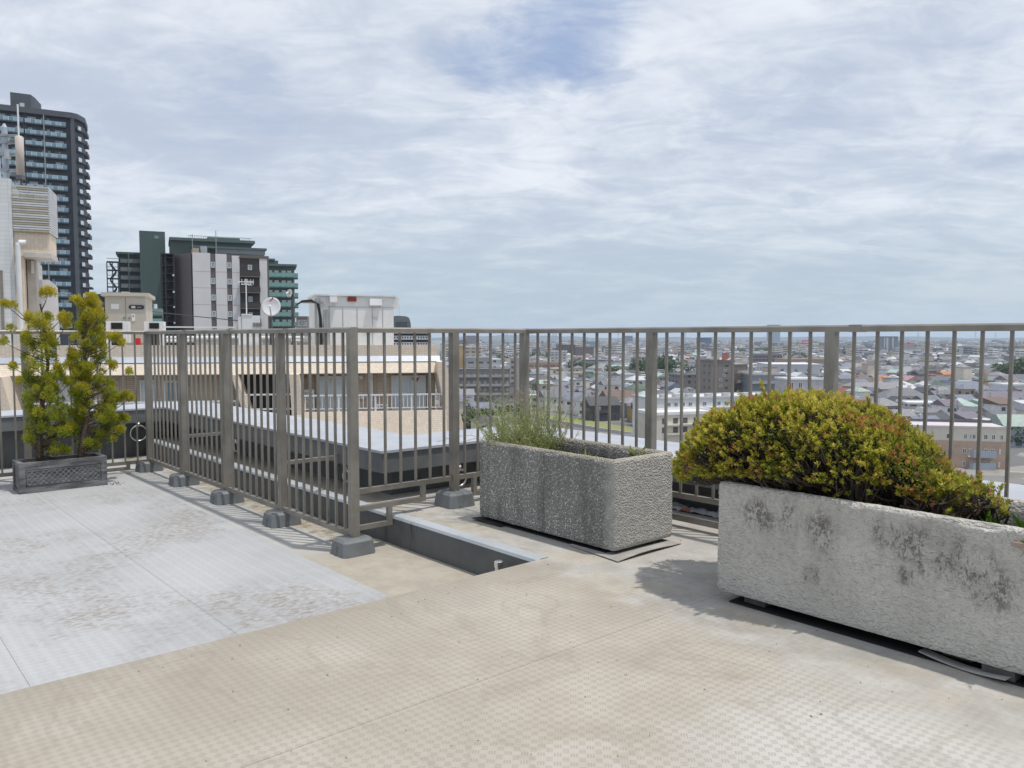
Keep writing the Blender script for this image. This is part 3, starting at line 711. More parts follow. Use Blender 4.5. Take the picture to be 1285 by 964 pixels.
# narrow inner frame
for z in (.062, LH - .075): mb.box(hx - .016, hx - .003, -hy + .062, hy - .062, z, z + .008)
for y in (-hy + .056, hy - .064): mb.box(hx - .016, hx - .003, y, y + .008, .062, LH - .067)
put('box', mb, M_pew, lp)
mb = MB(); y0, y1, z0, z1 = -hy + .064, hy - .064, .07, LH - .075; x = hx - .0125
def lat(dirn):
    c = y0 - (z1 - z0)
    while c < y1 + (z1 - z0):
        pts = []
        for k in range(2):
            pass
        # line y = c + dirn*(z-z0), clipped to the panel
        za, zb = z0, z1
        ya, yb = c + dirn * 0, c + dirn * (z1 - z0)
        (ya, za), (yb, zb) = sorted([(ya, za), (yb, zb)])
        if yb > y0 and ya < y1:
            if ya < y0: f = (y0 - ya) / (yb - ya); za = za + (zb - za) * f; ya = y0
            if yb > y1: f = (y1 - ya) / (yb - ya); zb = za + (zb - za) * f; yb = y1
            if yb - ya > .005:
                e = .0042
                mb.add([(x, ya, za - e), (x, yb, zb - e), (x, yb, zb + e), (x, ya, za + e), (x + .007 + .001 * dirn, ya, za - e * .6), (x + .007 + .001 * dirn, yb, zb - e * .6), (x + .007 + .001 * dirn, yb, zb + e * .6), (x + .007 + .001 * dirn, ya, za + e * .6)],
                       [(4, 5, 6, 7), (0, 1, 5, 4), (2, 3, 7, 6), (1, 2, 6, 5), (3, 0, 4, 7)])
        c += .043
lat(1); lat(-1)
put('lattice_panel', mb, paint((.25, .25, .255), .45, .2, .35, 30), lp)
sm = MB(); nx, ny = 8, 20; vs = []; fs = []
for j in range(ny + 1):
    for i in range(nx + 1):
        xx = -hx + .03 + (LD - .06) * i / nx; yy = -hy + .03 + (LW - .06) * j / ny; vs.append((xx, yy, LH - .022 + .010 * mn.noise(Vector((xx * 30, yy * 30, 0)))))
for j in range(ny):
    for i in range(nx): k = j * (nx + 1) + i; fs.append((k, k + 1, k + nx + 2, k + nx + 1))
sm.add(vs, fs); put('soil', sm, paint((.20, .165, .125), .95, 0, .6, 60, .9, 120, .1), lp)
# ================================================================== plants
def unit(v): return v / np.maximum(1e-9, np.linalg.norm(v, axis=-1, keepdims=True))
def leaves(pos, dr, length, width, fold=0.25, droop=0.15):
    """pointed leaves as two folded triangles each; arrays of base points and directions"""
    n = len(pos); dr = unit(dr); r = unit(rng.normal(size=(n, 3))); sd = unit(np.cross(dr, r)); up = np.cross(sd, dr)
    L = length[:, None]; Wd = width[:, None]
    b = pos; t = pos + dr * L - up * L * droop
    mid = pos + dr * L * .5
    l = mid + sd * Wd * .5 + up * Wd * fold; r_ = mid - sd * Wd * .5 + up * Wd * fold
    V = np.stack([b, l, t, r_], 1).reshape(-1, 3)
    k = np.arange(n) * 4
    Fc = np.stack([np.stack([k, k + 2, k + 1], 1), np.stack([k, k + 3, k + 2], 1)], 1).reshape(-1, 3)
    return V, Fc

# ---- two conifers in the lattice planter (local x = s, y = t, z up from the lower floor)
CL = [leafmat('conifer_dark', (.105, .155, .024), .42), leafmat('conifer_green', (.25, .32, .034), .48), leafmat('conifer_lime', (.44, .45, .042), .5),
      leafmat('conifer_gold', (.64, .53, .06), .5), leafmat('conifer_tan', (.26, .185, .085), .3)]
M_bark = paint((.13, .10, .075), .9, 0, .45, 40, .8, 90, .1)
def conifer(label, base_t, top, prof, outl, n, seed, yellow, lean):
    global rng
    rng = np.random.default_rng(seed); random.seed(seed)
    zb = LP and .245
    root = thing('conifer', label, 'tree', W(LP[0], base_t, LZ), RR, 'conifers in the lattice planter')
    def axis(z): f = (z - zb) / (top[1] - zb); return np.array([.02 * math.sin(f * 5 + seed), lean * f + .03 * math.sin(f * 7 + seed * 2), z])
    zs = np.linspace(zb - .02, top[1] - .10, 12)
    mb = MB(); mb.tube([axis(z) + np.array([.006 * math.sin(z * 40), .006 * math.cos(z * 33), 0]) for z in zs], [max(.006, .026 * (1 - .75 * i / 11) + (.006 if i < 2 else 0)) for i in range(12)], 9)
    put('trunk', mb, M_bark, root, smooth=True)
    br = MB(); clumps = []
    def branch(p, z0, r0=.006):
        a = axis(z0); m = a * .45 + p * .55 + np.array([0, 0, -.03]) + rng.normal(size=3) * .012
        br.tube([a, m, p], [r0, r0 * .7, r0 * .35], 5)
    zc = np.array([q[0] for q in prof]); lo = np.array([q[1] for q in prof]); hi = np.array([q[2] for q in prof])
    k = 0
    while k < n:
        z = rng.uniform(zc[0], zc[-1]); l, h = np.interp(z, zc, lo), np.interp(z, zc, hi)
        if rng.uniform() > ((h - l) / (hi - lo).max()) * .9 + .15: continue
        a = axis(z); cy_ = (l + h) / 2 - base_t; hw = (h - l) / 2
        ang = rng.uniform(0, 2 * math.pi); rr = hw * (.25 + .75 * rng.uniform() ** .6)
        p = np.array([a[0] + rr * .85 * math.cos(ang), cy_ + rr * math.sin(ang), z])
        clumps.append((p, rng.uniform(.034, .056), 0)); k += 1
        if rng.uniform() < .55: branch(p, max(zb + .05, z - rng.uniform(.06, .16)))
    for (u, v, r, nn_) in outl:
        t_, z_ = on_s(u, v, LP[0] + .02)
        c = np.array([.02 + rng.normal() * .03, t_ - base_t, z_ - LZ])
        for q in range(nn_):
            d = rng.normal(size=3) * r * .9; d[2] *= .6; clumps.append((c + d, rng.uniform(.028, .043), 1))
        branch(c, max(zb + .08, c[2] - rng.uniform(.10, .22)), .0055)
    # bare twigs low down
    for q in range(26):
        z = rng.uniform(zb + .05, zb + .55); a = axis(z); d = unit(rng.normal(size=3) * np.array([1, 1, .3])); L = rng.uniform(.07, .19)
        br.tube([a, a + d * L * .5 + np.array([0, 0, .01]), a + d * L + np.array([0, 0, rng.uniform(-.02, .05)])], [.003, .002, .0012], 4)
    put('branch', br, M_bark, root)
    Vs, Fs, Ms, o = [], [], [], 0
    for p, r, out in clumps:
        m = int(165 * (r / .040) ** 1.7)
        d = unit(rng.normal(size=(m, 3))); d[:, 2] = d[:, 2] * .95 + .18; d = unit(d)
        pos = p + d * r * rng.uniform(.25, .85, (m, 1)) * np.array([.92, .92, 1.2])
        dr = d * .85 + np.array([0, 0, .62]) + rng.normal(size=(m, 3)) * .28
        V, Fc = leaves(pos, dr, rng.uniform(.014, .027, m), rng.uniform(.004, .0075, m), .2, .05)
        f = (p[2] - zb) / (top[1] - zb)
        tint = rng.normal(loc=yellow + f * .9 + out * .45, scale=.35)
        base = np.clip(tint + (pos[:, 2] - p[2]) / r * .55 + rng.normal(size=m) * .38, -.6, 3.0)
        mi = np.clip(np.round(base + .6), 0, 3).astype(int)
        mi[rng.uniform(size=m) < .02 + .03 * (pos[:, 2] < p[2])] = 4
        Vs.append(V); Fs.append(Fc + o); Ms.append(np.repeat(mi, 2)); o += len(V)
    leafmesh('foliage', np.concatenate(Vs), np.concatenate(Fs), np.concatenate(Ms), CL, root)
    return root
conifer('left conifer of the lattice planter, thin and gappy with a bare topknot', 1.433, (1.53, 1.72),
        [(.33, 1.38, 1.62), (.45, 1.30, 1.74), (.62, 1.28, 1.74), (.80, 1.29, 1.64), (1.00, 1.32, 1.60), (1.25, 1.32, 1.58), (1.42, 1.34, 1.55), (1.52, 1.38, 1.53)],
        [(60, 368, .030, 9), (78, 398, .026, 7), (84, 408, .018, 4), (6, 382, .020, 5), (17, 384, .015, 2), (5, 430, .016, 3), (13, 412, .012, 2), (14, 460, .018, 4), (22, 478, .014, 3), (70, 464, .028, 6), (86, 458, .012, 3), (62, 400, .02, 4),
         (80, 566, .018, 3), (82, 540, .03, 7), (40, 400, .03, 7), (88, 480, .02, 4)], 128, 5, .6, .06)
conifer('right conifer of the lattice planter, fuller and broader with golden tips', 1.753, (1.87, 1.70),
        [(.33, 1.70, 1.90), (.45, 1.66, 2.02), (.60, 1.64, 2.10), (.80, 1.66, 2.06), (1.0, 1.66, 1.98), (1.2, 1.68, 1.96), (1.4, 1.72, 1.96), (1.58, 1.80, 1.96), (1.66, 1.84, 1.95)],
        [(96, 378, .016, 4), (103, 384, .014, 3), (124, 390, .02, 5), (143, 423, .026, 7), (152, 430, .014, 3), (140, 458, .026, 6), (161, 466, .012, 3), (150, 500, .026, 7), (158, 495, .02, 5), (167, 500, .014, 3), (158, 525, .022, 6), (150, 540, .02, 5),
         (141, 551, .012, 2), (115, 372, .02, 5), (135, 515, .035, 10), (105, 470, .02, 4)], 176, 9, .75, .10)

# leaf litter at the foot of the lattice planter
lit = leaves(np.column_stack([rng.normal(.02, .05, 46), rng.normal(-.04, .05, 46), rng.uniform(.0, .004, 46)]), rng.normal(size=(46, 3)) * np.array([1, 1, .12]), rng.uniform(.010, .022, 46), rng.uniform(.004, .008, 46))
q = leafmesh('leaf_litter', lit[0], lit[1], np.zeros(92, int), [leafmat('dead_leaf', (.12, .055, .035), .1)], None, W(-7.78, 2.0, LZ + .008), RR); q['kind'] = 'stuff'
pts = []
for k in range(260):
    s_ = random.uniform(-2.9, .8); t_ = random.uniform(.6, 3.7); pts.append((s_, t_, .0015))
for k in range(60): pts.append((random.uniform(-4.4, -3.9), random.uniform(2.9, 3.6), .0015))
pts = np.array(pts); n = len(pts)
lit = leaves(pts, rng.normal(size=(n, 3)) * np.array([1, 1, .1]), rng.uniform(.004, .014, n), rng.uniform(.002, .005, n), .1, 0)
q = leafmesh('leaf_crumbs', lit[0], lit[1], np.repeat(rng.integers(0, 2, n), 2), [leafmat('dead_leaf_dark', (.06, .038, .025), .1), leafmat('dead_leaf_red', (.16, .07, .04), .1)], None, (0, 0, 0), RR); q['kind'] = 'stuff'

# ---- the clipped azalea
AL = [leafmat('azalea_dark', (.17, .20, .034), .45), leafmat('azalea_green', (.34, .355, .045), .5), leafmat('azalea_lime', (.53, .50, .075), .52),
      leafmat('azalea_gold', (.72, .63, .14), .5), leafmat('azalea_orange', (.58, .28, .12), .42), leafmat('azalea_red', (.44, .14, .08), .38)]
M_twig = paint((.105, .085, .07), .9, 0, .4, 60, .5, 150, .1)
def azalea():
    global rng
    rng = np.random.default_rng(21); random.seed(21)
    root = thing('azalea_bush', 'broad clipped azalea, yellow green with red shoots, in the long pale planter', 'shrub', W(-1.75, 3.2, .43), RR)
    O = np.array([-1.75, 3.2, .43])
    top = [(-2.40, .50), (-2.36, .60), (-2.28, .70), (-2.16, .80), (-2.04, .875), (-1.82, .915), (-1.66, .905), (-1.50, .86), (-1.38, .80), (-1.28, .725), (-1.20, .65), (-1.12, .60), (-1.02, .575), (-.96, .54)]
    bot = [(-2.40, .47), (-2.26, .535), (-2.10, .61), (-1.9, .65), (-1.6, .665), (-1.35, .635), (-1.2, .57), (-1.05, .545), (-.96, .52)]
    wid = [(-2.40, .07), (-2.30, .21), (-2.1, .34), (-1.75, .385), (-1.45, .30), (-1.25, .205), (-1.12, .12), (-.96, .05)]
    f = lambda tab, s: np.interp(s, [q[0] for q in tab], [q[1] for q in tab])
    tips = []; inner = []
    k = 0
    while k < 3300:
        s = rng.uniform(-2.40, -.97); w = f(wid, s)
        if rng.uniform() > w / .45 + .08: continue
        ph = rng.uniform(-.30, math.pi + .30)
        zt, zb = f(top, s), f(bot, s)
        rr = 1.0 - abs(rng.normal()) * .10
        lump = .085 * mn.noise(Vector((s * 5.5, math.cos(ph) * 3.0, math.sin(ph) * 3.5 + 9))) + .03 * mn.noise(Vector((s * 14, math.cos(ph) * 7, math.sin(ph) * 7)))
        c, sn = math.cos(ph), math.sin(ph)
        sg = lambda x, e: math.copysign(abs(x) ** e, x)
        p = np.array([s + rng.normal() * .012, 3.22 + w * (rr + lump * 1.2) * sg(c, .75), zb + (zt - zb) * (rr + lump * .6) * sg(max(sn, -.25), .8)])
        # gaps in the surface where the twigs show
        if mn.noise(Vector((s * 8.5, p[1] * 8.5, p[2] * 9.5))) < -.12 and rng.uniform() < .90: continue
        nrm = np.array([(s + 1.7) * .55, c * .9, sn + .35]); tips.append((p, unit(nrm[None])[0])); k += 1
    for q in range(38):                          # longer shoots standing out of the clipped outline
        p, nr = tips[rng.integers(0, len(tips))]; d = unit((nr + rng.normal(size=3) * .45 + np.array([0, 0, .3]))[None])[0]
        for e in np.arange(.012, rng.uniform(.03, .075), .012): tips.append((p + d * e, d))
    # stray branch low at the right, and skirt shoots along the rim
    for q in range(60):
        s = rng.uniform(-1.9, -1.1); tips.append((np.array([s, 2.98 + rng.uniform(0, .4), .47 + abs(rng.normal()) * .05]), unit(rng.normal(size=(1, 3)) + np.array([[0, -.4, .9]]))[0]))
    for q in range(60):
        a = rng.uniform(0, 1); tips.append((np.array([-1.14 + a * .20 + rng.normal() * .02, 3.08 + rng.normal() * .05, .56 + .06 * math.sin(a * 3) + rng.normal() * .022]), unit(rng.normal(size=(1, 3)) * .6 + np.array([[.6, -.2, .8]]))[0]))
    Vs, Fs, Ms, o = [], [], [], 0
    for p, nr in tips:
        m = rng.integers(9, 16); a = rng.uniform(0, 2 * math.pi)
        ref = unit(np.cross(nr, rng.normal(size=3))[None])[0]; ref2 = np.cross(nr, ref)
        ang = a + np.arange(m) * 2.4; open_ = np.linspace(.25, 1.25, m)
        dr = nr * np.cos(open_)[:, None] + (ref * np.cos(ang)[:, None] + ref2 * np.sin(ang)[:, None]) * np.sin(open_)[:, None]
        dr += rng.normal(size=(m, 3)) * .12
        pos = (p - O) - nr * np.linspace(0, .018, m)[:, None]
        V, Fc = leaves(pos, dr, rng.uniform(.011, .021, m), rng.uniform(.0045, .008, m), .22, .12)
        patch = mn.noise(Vector((p[0] * 6, p[1] * 6, p[2] * 6)))
        red = mn.noise(Vector((p[0] * 7 + 30, p[1] * 7, p[2] * 7)))
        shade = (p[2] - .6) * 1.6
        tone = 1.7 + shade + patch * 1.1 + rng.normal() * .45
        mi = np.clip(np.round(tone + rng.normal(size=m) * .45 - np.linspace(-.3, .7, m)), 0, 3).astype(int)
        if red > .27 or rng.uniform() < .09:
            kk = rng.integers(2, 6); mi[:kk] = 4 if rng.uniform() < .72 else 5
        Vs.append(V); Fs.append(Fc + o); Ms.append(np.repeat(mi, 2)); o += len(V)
    # older leaves inside
    m = 9000
    s = rng.uniform(-2.3, -1.1, m); w = f(wid, s) * .88; c = rng.uniform(-1, 1, m); zt, zb = f(top, s), f(bot, s)
    zz = zb + (zt - zb) * rng.uniform(.15, .9, m) * np.sqrt(np.maximum(0, 1 - c * c * .8))
    pos = np.column_stack([s, 3.2 + w * c, zz]) - O
    V, Fc = leaves(pos, rng.normal(size=(m, 3)) + np.array([0, 0, .5]), rng.uniform(.012, .022, m), rng.uniform(.005, .009, m))
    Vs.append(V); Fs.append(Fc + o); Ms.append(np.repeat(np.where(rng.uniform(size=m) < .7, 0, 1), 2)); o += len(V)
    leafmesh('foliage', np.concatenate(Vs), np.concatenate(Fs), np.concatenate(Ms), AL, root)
    # stems and forked twigs
    mb = MB()
    stems = [(-1.93 + .095 * k_, 3.2 + .1 * math.sin(k_ * 2.3)) for k_ in range(10)]
    for i, (p, nr) in enumerate(tips):
        if i % 2: continue
        b = min(stems, key=lambda q: abs(q[0] - (p[0] * .85 - 1.5 * .15)) + random.uniform(0, .12))
        a = np.array([b[0], b[1], .42]) - O; e = p - O - nr * .012
        m1 = a * .55 + e * .45 + rng.normal(size=3) * .03; m1[2] = a[2] + max(.07, (e[2] - a[2]) * .62); m2 = a * .2 + e * .8 + rng.normal(size=3) * .018
        mb.tube([a + rng.normal(size=3) * np.array([.02, .02, 0]), m1, m2, e], [.0065, .0042, .0026, .0014], 5, cap=False)
    put('branch', mb, M_twig, root)
azalea()

# ---- weeds in the pebbled planter
WL = [leafmat('weed_green', (.36, .44, .15), .5), leafmat('weed_pale', (.54, .58, .28), .5), leafmat('weed_straw', (.56, .50, .30), .4)]
M_stem = leafmat('weed_stem', (.22, .25, .10), .1); M_pink = leafmat('pink_petal', (.62, .25, .33), .3)
def weeds():
    global rng
    rng = np.random.default_rng(33)
    root = thing('weed_clump', 'tall feathery pale green weed with tiny pink flowers at the planter end', 'weeds', W(-3.72, 3.34, .43), RR)
    O = np.array([-3.72, 3.34, .43]); st_ = MB(); Vs, Fs, Ms, o = [], [], [], 0; fl = MB()
    for i in range(270):
        b = np.array([rng.uniform(-3.86, -3.54), rng.uniform(3.12, 3.54), .42]) - O
        h = abs(rng.normal(.23, .085)) + .05
        if rng.uniform() < .10: h += .15
        lean = np.array([rng.normal(-.12, .50), rng.normal(-.05, .40), 1.0]); lean[0] += (b[0]) * 1.6
        d = lean / np.linalg.norm(lean); side = unit(np.cross(d, rng.normal(size=3))[None])[0]; n = 6
        pts = [b + d * h * (k / n) + side * .035 * math.sin(k / n * 2.5) * h / .2 + np.array([0, 0, -.05 * (k / n) ** 2 * h]) for k in range(n + 1)]
        st_.tube(pts, [.0016 - .001 * k / n for k in range(n + 1)], 4, cap=False)
        m = int(h * 105); fr = rng.uniform(.12, 1.0, m); pa = np.array(pts)
        pos = np.column_stack([np.interp(fr, np.linspace(0, 1, n + 1), pa[:, q]) for q in range(3)])
        dr = rng.normal(size=(m, 3)) * .75 + d * .7
        big = 1.25 - fr * .75
        V, Fc = leaves(pos, dr, rng.uniform(.014, .030, m) * big, rng.uniform(.003, .006, m) * big, .15, .2)
        mi = rng.choice([0, 1, 2], size=m, p=[.38, .46, .16]); Vs.append(V); Fs.append(Fc + o); Ms.append(np.repeat(mi, 2)); o += len(V)
        if rng.uniform() < .11 and h > .2: fl.sphere(pts[-1], .0052, 7, 5)
    # straw stems arching out to the left
    for u, v in ((560, 563), (548, 555), (575, 500), (690, 500), (683, 470), (590, 470), (655, 488)):
        s_, z_ = on_t(u, v, 3.3); e = np.array([s_, 3.3, z_]) - O; b = np.array([np.clip(s_, -3.84, -3.5), 3.3, .43]) - O
        mm = b * .5 + e * .5 + np.array([0, 0, .07]); pts = [b, b * .6 + mm * .4 + np.array([0, 0, .02]), mm, mm * .45 + e * .55 + np.array([0, 0, .012]), e]
        st_.tube(pts, [.0016, .0014, .0012, .001, .0008], 4, cap=False)
        m = 16; fr = rng.uniform(.3, 1, m); pa = np.array(pts); pos = np.column_stack([np.interp(fr, np.linspace(0, 1, 5), pa[:, q]) for q in range(3)])
        V, Fc = leaves(pos, rng.normal(size=(m, 3)) + np.array([0, 0, .3]), rng.uniform(.010, .020, m), rng.uniform(.003, .006, m)); Vs.append(V); Fs.append(Fc + o); Ms.append(np.full(2 * m, 2)); o += len(V)
    leafmesh('foliage', np.concatenate(Vs), np.concatenate(Fs), np.concatenate(Ms), WL, root)
    put('stem', st_, M_stem, root); put('flower', fl, M_pink, root)
    spots = [(-3.42, 3.26, .075, 16, 'low green weed beside the tall feathery one in the pebbled planter'), (-3.20, 3.22, .05, 12, 'sparse dry weed sprig near the middle of the pebbled planter'),
             (-3.06, 3.19, .065, 24, 'bright leafy weed at the front rim of the pebbled planter'), (-2.86, 3.20, .055, 12, 'small weed sprig nearest the sunlit corner of the pebbled planter'),
             (-2.93, 3.52, .075, 16, 'weed leaning over the back rim of the pebbled planter')]
    for s_, t_, h, m, lb in spots:
        pos = np.column_stack([rng.normal(size=m) * .022, rng.normal(size=m) * .016, np.zeros(m)])
        dr = rng.normal(size=(m, 3)) * np.array([.5, .4, .25]) + np.array([0, 0, 1])
        V, Fc = leaves(pos, dr, rng.uniform(.6, 1.5, m) * h, rng.uniform(.004, .009, m), .2, .35)
        tag(leafmesh('weed_tuft', V, Fc, np.repeat(rng.choice([0, 1, 2], m, p=[.6, .3, .1]), 2), WL, None, W(s_, t_, .435), RR), lb, 'weeds', 'small weeds in the pebbled planter')
    m = 330; pos = np.column_stack([rng.normal(size=m) * .08, rng.normal(size=m) * .06, np.zeros(m)])
    V, Fc = leaves(pos, rng.normal(size=(m, 3)) * np.array([.6, .5, .2]) + np.array([-.1, 0, 1]), rng.uniform(.05, .12, m), rng.uniform(.002, .0038, m), .2, .5)
    tag(leafmesh('grass_tuft', V, Fc, np.repeat(rng.integers(0, 2, m), 2), [leafmat('grass_bright', (.18, .33, .04), .45), leafmat('grass_mid', (.12, .24, .04), .45)], None, W(-.80, 3.10, .43), RR), 'bright green grass tuft at the right end of the azalea planter', 'grass')
weeds()
# ================================================================== neighbouring buildings
GZ = -31.0
class Fac:
    """a facade seen in the photo: its left edge on sight line uL at depth Y, turned by psi (degrees, + = right side farther)"""
    def __init__(s, uL, Y, psi=0.0, base=GZ):
        d = ray(uL, HOR); s.o = Vector((d.x / d.y * Y, Y)); s.psi = rad(psi); s.dx = Vector((math.cos(s.psi), math.sin(s.psi))); s.base = base
        s.dn = Vector((-s.dx.y, s.dx.x))
    def hit(s, u, v, dy=0.0):
        d = ray(u, v); o = s.o + s.dn * dy
        # o + x*dx = k*d
        det = s.dx.x * (-d.y) + d.x * s.dx.y
        k = (s.dx.x * (-o.y) + s.dx.y * o.x) / det
        p = Vector((d.x * k, d.y * k)); return (p - o).dot(s.dx), EZ + d.z * k - s.base
    def x(s, u, v=HOR, dy=0.0): return s.hit(u, v, dy)[0]
    def z(s, u, v, dy=0.0): return s.hit(u, v, dy)[1]
    def loc(s): return (s.o.x, s.o.y, s.base)
def fthing(F_, name, label, cat, group=None): return thing(name, label, cat, F_.loc(), F_.psi, group)

M_glass = mat_glass((.20, .29, .33)); M_glassd = mat_glass((.05, .065, .075)); M_curt = paint((.66, .74, .77), .25, 0, .12, 2.0, spec=.6)
M_white = paint((.70, .72, .73), .55, 0, .08, 1.5); M_wframe = paint((.74, .75, .76), .4, 0, 0)
M_dark = paint((.022, .022, .024), .8, 0, 0)

# ---- the tan tiled building across the light well
TB = Fac(-70, 24.0, 11)
tan = fthing(TB, 'tiled_building', 'tan tiled apartment building across the well, with slanted end wall and white balcony rail', 'building')
M_tan = mat_tile((.68, .575, .455), (.77, .665, .545), .11, .065, (.58, .51, .43)); M_tand = mat_tile((.52, .43, .335), (.60, .50, .40), .22, .065, (.28, .23, .18))
M_metal = paint((.50, .54, .60), .35, .35, .12, 1.0); M_lilac = paint((.56, .56, .60), .5, 0, .08, 1.0)
X = lambda u, v=HOR, dy=0.0: TB.x(u, v, dy)
Z = lambda v, u=400, dy=0.0: TB.z(u, v, dy)
xR = X(548, 440)
zr, z1, z2, z3 = Z(432), Z(447), Z(454), Z(468)
zp, zb_ = Z(513), Z(548)
mb = MB()
mb.box(0, xR, .6, 16, 0, zr - .55)                                      # body
put('wall', mb, M_tand, tan)
mb = MB(); mb.box(0, xR, .0, .35, z1, zr - .03); mb.box(0, xR, .36, 16, zr - .56, zr - .5)
put('roof_parapet', mb, M_tan, tan)
put('metal_flashing', MB().profile_x([(-.0, z1 - .002), (-.22, z2), (-.10, z2 - .02), (.3, z1 - .05)], 0, xR + .1), M_metal, tan)
# sloped tiled apron over the balconies
put('apron', MB().profile_x([(-.20, z2 - .02), (-.42, z3), (-.32, z3 - .03), (.6, z3 - .03), (.6, z2 - .02)], 0, xR + .05), M_tan, tan)
# balcony fronts, below
mb = MB().profile_x([(-1.0, zp - .02), (-1.25, zb_), (-1.25, 0), (-.9, 0), (-.82, zp - .02)], X(372, 500), X(560, 520, -1)); mb.profile_x([(-1.0, zp - .02), (-1.25, zb_), (-1.25, 0), (-.9, 0), (-.82, zp - .02)], X(20, 500), X(300, 500) )
put('balcony_front', mb, M_tan, tan)
put('balcony_sill', MB().profile_x([(-1.26, zb_ - .05), (-1.30, zb_ - .30), (-1.75, zb_ - .36), (-1.75, zb_ - .42), (-1.2, zb_ - .42), (-1.2, zb_ - .05)], X(372, 520), X(566, 540, -1.2)), M_lilac, tan)
put('balcony_floor', MB().box(.05, xR - .1, -.82, .6, zp - .95, zp - .85), M_lilac, tan)
# slanted end walls
def fin(ua, ub, vtop, vbot, dy=-1.0):
    xa, xb = X(ua, vtop), X(ub, vtop); w = xb - xa
    return [(xa, z3 + .4), (xb, z3 + .4)]
mb = MB()
# right end wall: outline seen from the front, thick in depth
xa, xb = X(546, 455), X(553, 455)
xa2, xb2 = X(557, 513, -1.0), X(585, 560, -1.2)
mb.profile_y([(X(546, 470), z3 - .02), (X(558, 514, -1), zp), (X(560, 548, -1), 0), (xb2 + 2.6, 0), (xb2 + .12, Z(556, 585, -1)), (xb + .05, z2), (X(546, 440), z2), (X(546, 440), z3)][::-1], -1.0, .6)
put('end_wall', mb, M_tan, tan)
mb = MB(); xl = X(366, 470); xr_ = X(377, 470)
mb.profile_y([(xl, z3), (xr_, z3), (X(382, 515, -1), zp), (X(392, 560, -1), 0), (X(366, 560, -1), 0), (X(366, 515, -1), zp)][::-1], -1.02, .6)
xl = X(296, 470); xr_ = X(301, 470)
mb2 = MB(); mb2.profile_y([(xl, z3), (xr_, z3), (X(313, 515, -1), zp), (X(318, 560, -1), 0), (X(305, 560, -1), 0), (X(305, 515, -1), zp)][::-1], -1.02, .6)
put('fin_wall', mb, M_tan, tan); put('fin_wall', mb2, M_tan, tan)
mb3 = MB(); mb3.profile_y([(X(2, 470), z3), (X(20, 470), z3), (X(16, 515, -1), zp), (X(16, 560, -1), 0), (X(-6, 560, -1), 0), (X(-6, 515, -1), zp)][::-1], -1.02, .6); put('fin_wall', mb3, M_tan, tan)
# dark stair opening between the fins
put('stair_opening', MB().box(X(302, 470), X(367, 470), 0.1, .59, 0, z3 - .04), M_dark, tan)
mb = MB()
for v in (492.5, 510): mb.box(X(303, v, -.8), X(370, v, -.8), -.82, -.77, Z(v) - .02, Z(v) + .03)
for u in range(310, 368, 8): mb.box(X(u, 500, -.8), X(u, 500, -.8) + .025, -.81, -.785, Z(530), Z(492))
put('stair_rail', mb, M_wframe, tan)
# balcony guard rails
def guard(u0, u1, vt, vb):
    mb = MB(); x0, x1 = X(u0, vt, -.9), X(u1, vt, -.9); zt, zl = Z(vt), Z(vb)
    mb.box(x0, x1, -.93, -.88, zt - .03, zt + .02); mb.box(x0, x1, -.925, -.885, zl, zl + .03)
    k = 0; n = int((x1 - x0) / .125)
    for i in range(n + 1):
        xx = x0 + (x1 - x0) * i / n; big = i % 9 == 0
        mb.box(xx - (.03 if big else .011), xx + (.03 if big else .011), -.92, -.89, zl - (.3 if big else 0), zt - .01)
    put('guard_rail', mb, M_wframe, tan)
guard(378, 556, 494, 511); guard(170, 296, 499, 516); guard(30, 168, 499, 516)
# sliding windows in the recesses: frame > pane
def slider(u0, u1, v0, v1, mark=False, cur=True):
    x0, x1 = X(u0, v0, .6), X(u1, v0, .6); zt, zl = Z(v0, 400, .6), Z(v1, 400, .6)
    mb = MB(); e = .05
    mb.box(x0, x1, 0.50, .598, zt - e, zt); mb.box(x0, x1, 0.50, .598, zl, zl + e); xm = (x0 + x1) / 2
    for q in (x0, xm - e / 2, x1 - e): mb.box(q, q + e, 0.502, .596, zl + e, zt - e)
    f = put('window', mb, M_wframe, tan)
    put('pane', MB().box(x0 + e, x1 - e, 0.555, .58, zl + e, zt - e), M_curt if cur else M_glass, f)
    if mark:
        xx, zz = X(521.5, 478, .55), Z(478, 520, .55); s_ = .125
        put('red_triangle', MB().profile_y([(xx, zz - s_), (xx + s_, zz + s_ * .8), (xx - s_, zz + s_ * .8)], 0.545, .550), paint((.50, .02, .03), .5, 0, 0), f)
slider(491, 534, 472, 516, True); slider(397, 438, 472, 517); slider(70, 104, 474, 517); slider(176, 196, 475, 517); slider(206, 236, 476, 517, cur=False)
mb = MB(); xx = X(466, 470, .5); mb.box(xx - .05, xx + .05, .48, .58, zp - .8, z3 - .04); put('downpipe', mb, M_wframe, tan)
for u, v in ((453, 473), (455, 499), (388, 472)):
    put('wall_lamp', MB().sphere((X(u, v, .5), .50, Z(v, u, .5)), .085, 10, 8), M_wframe, tan, smooth=True)
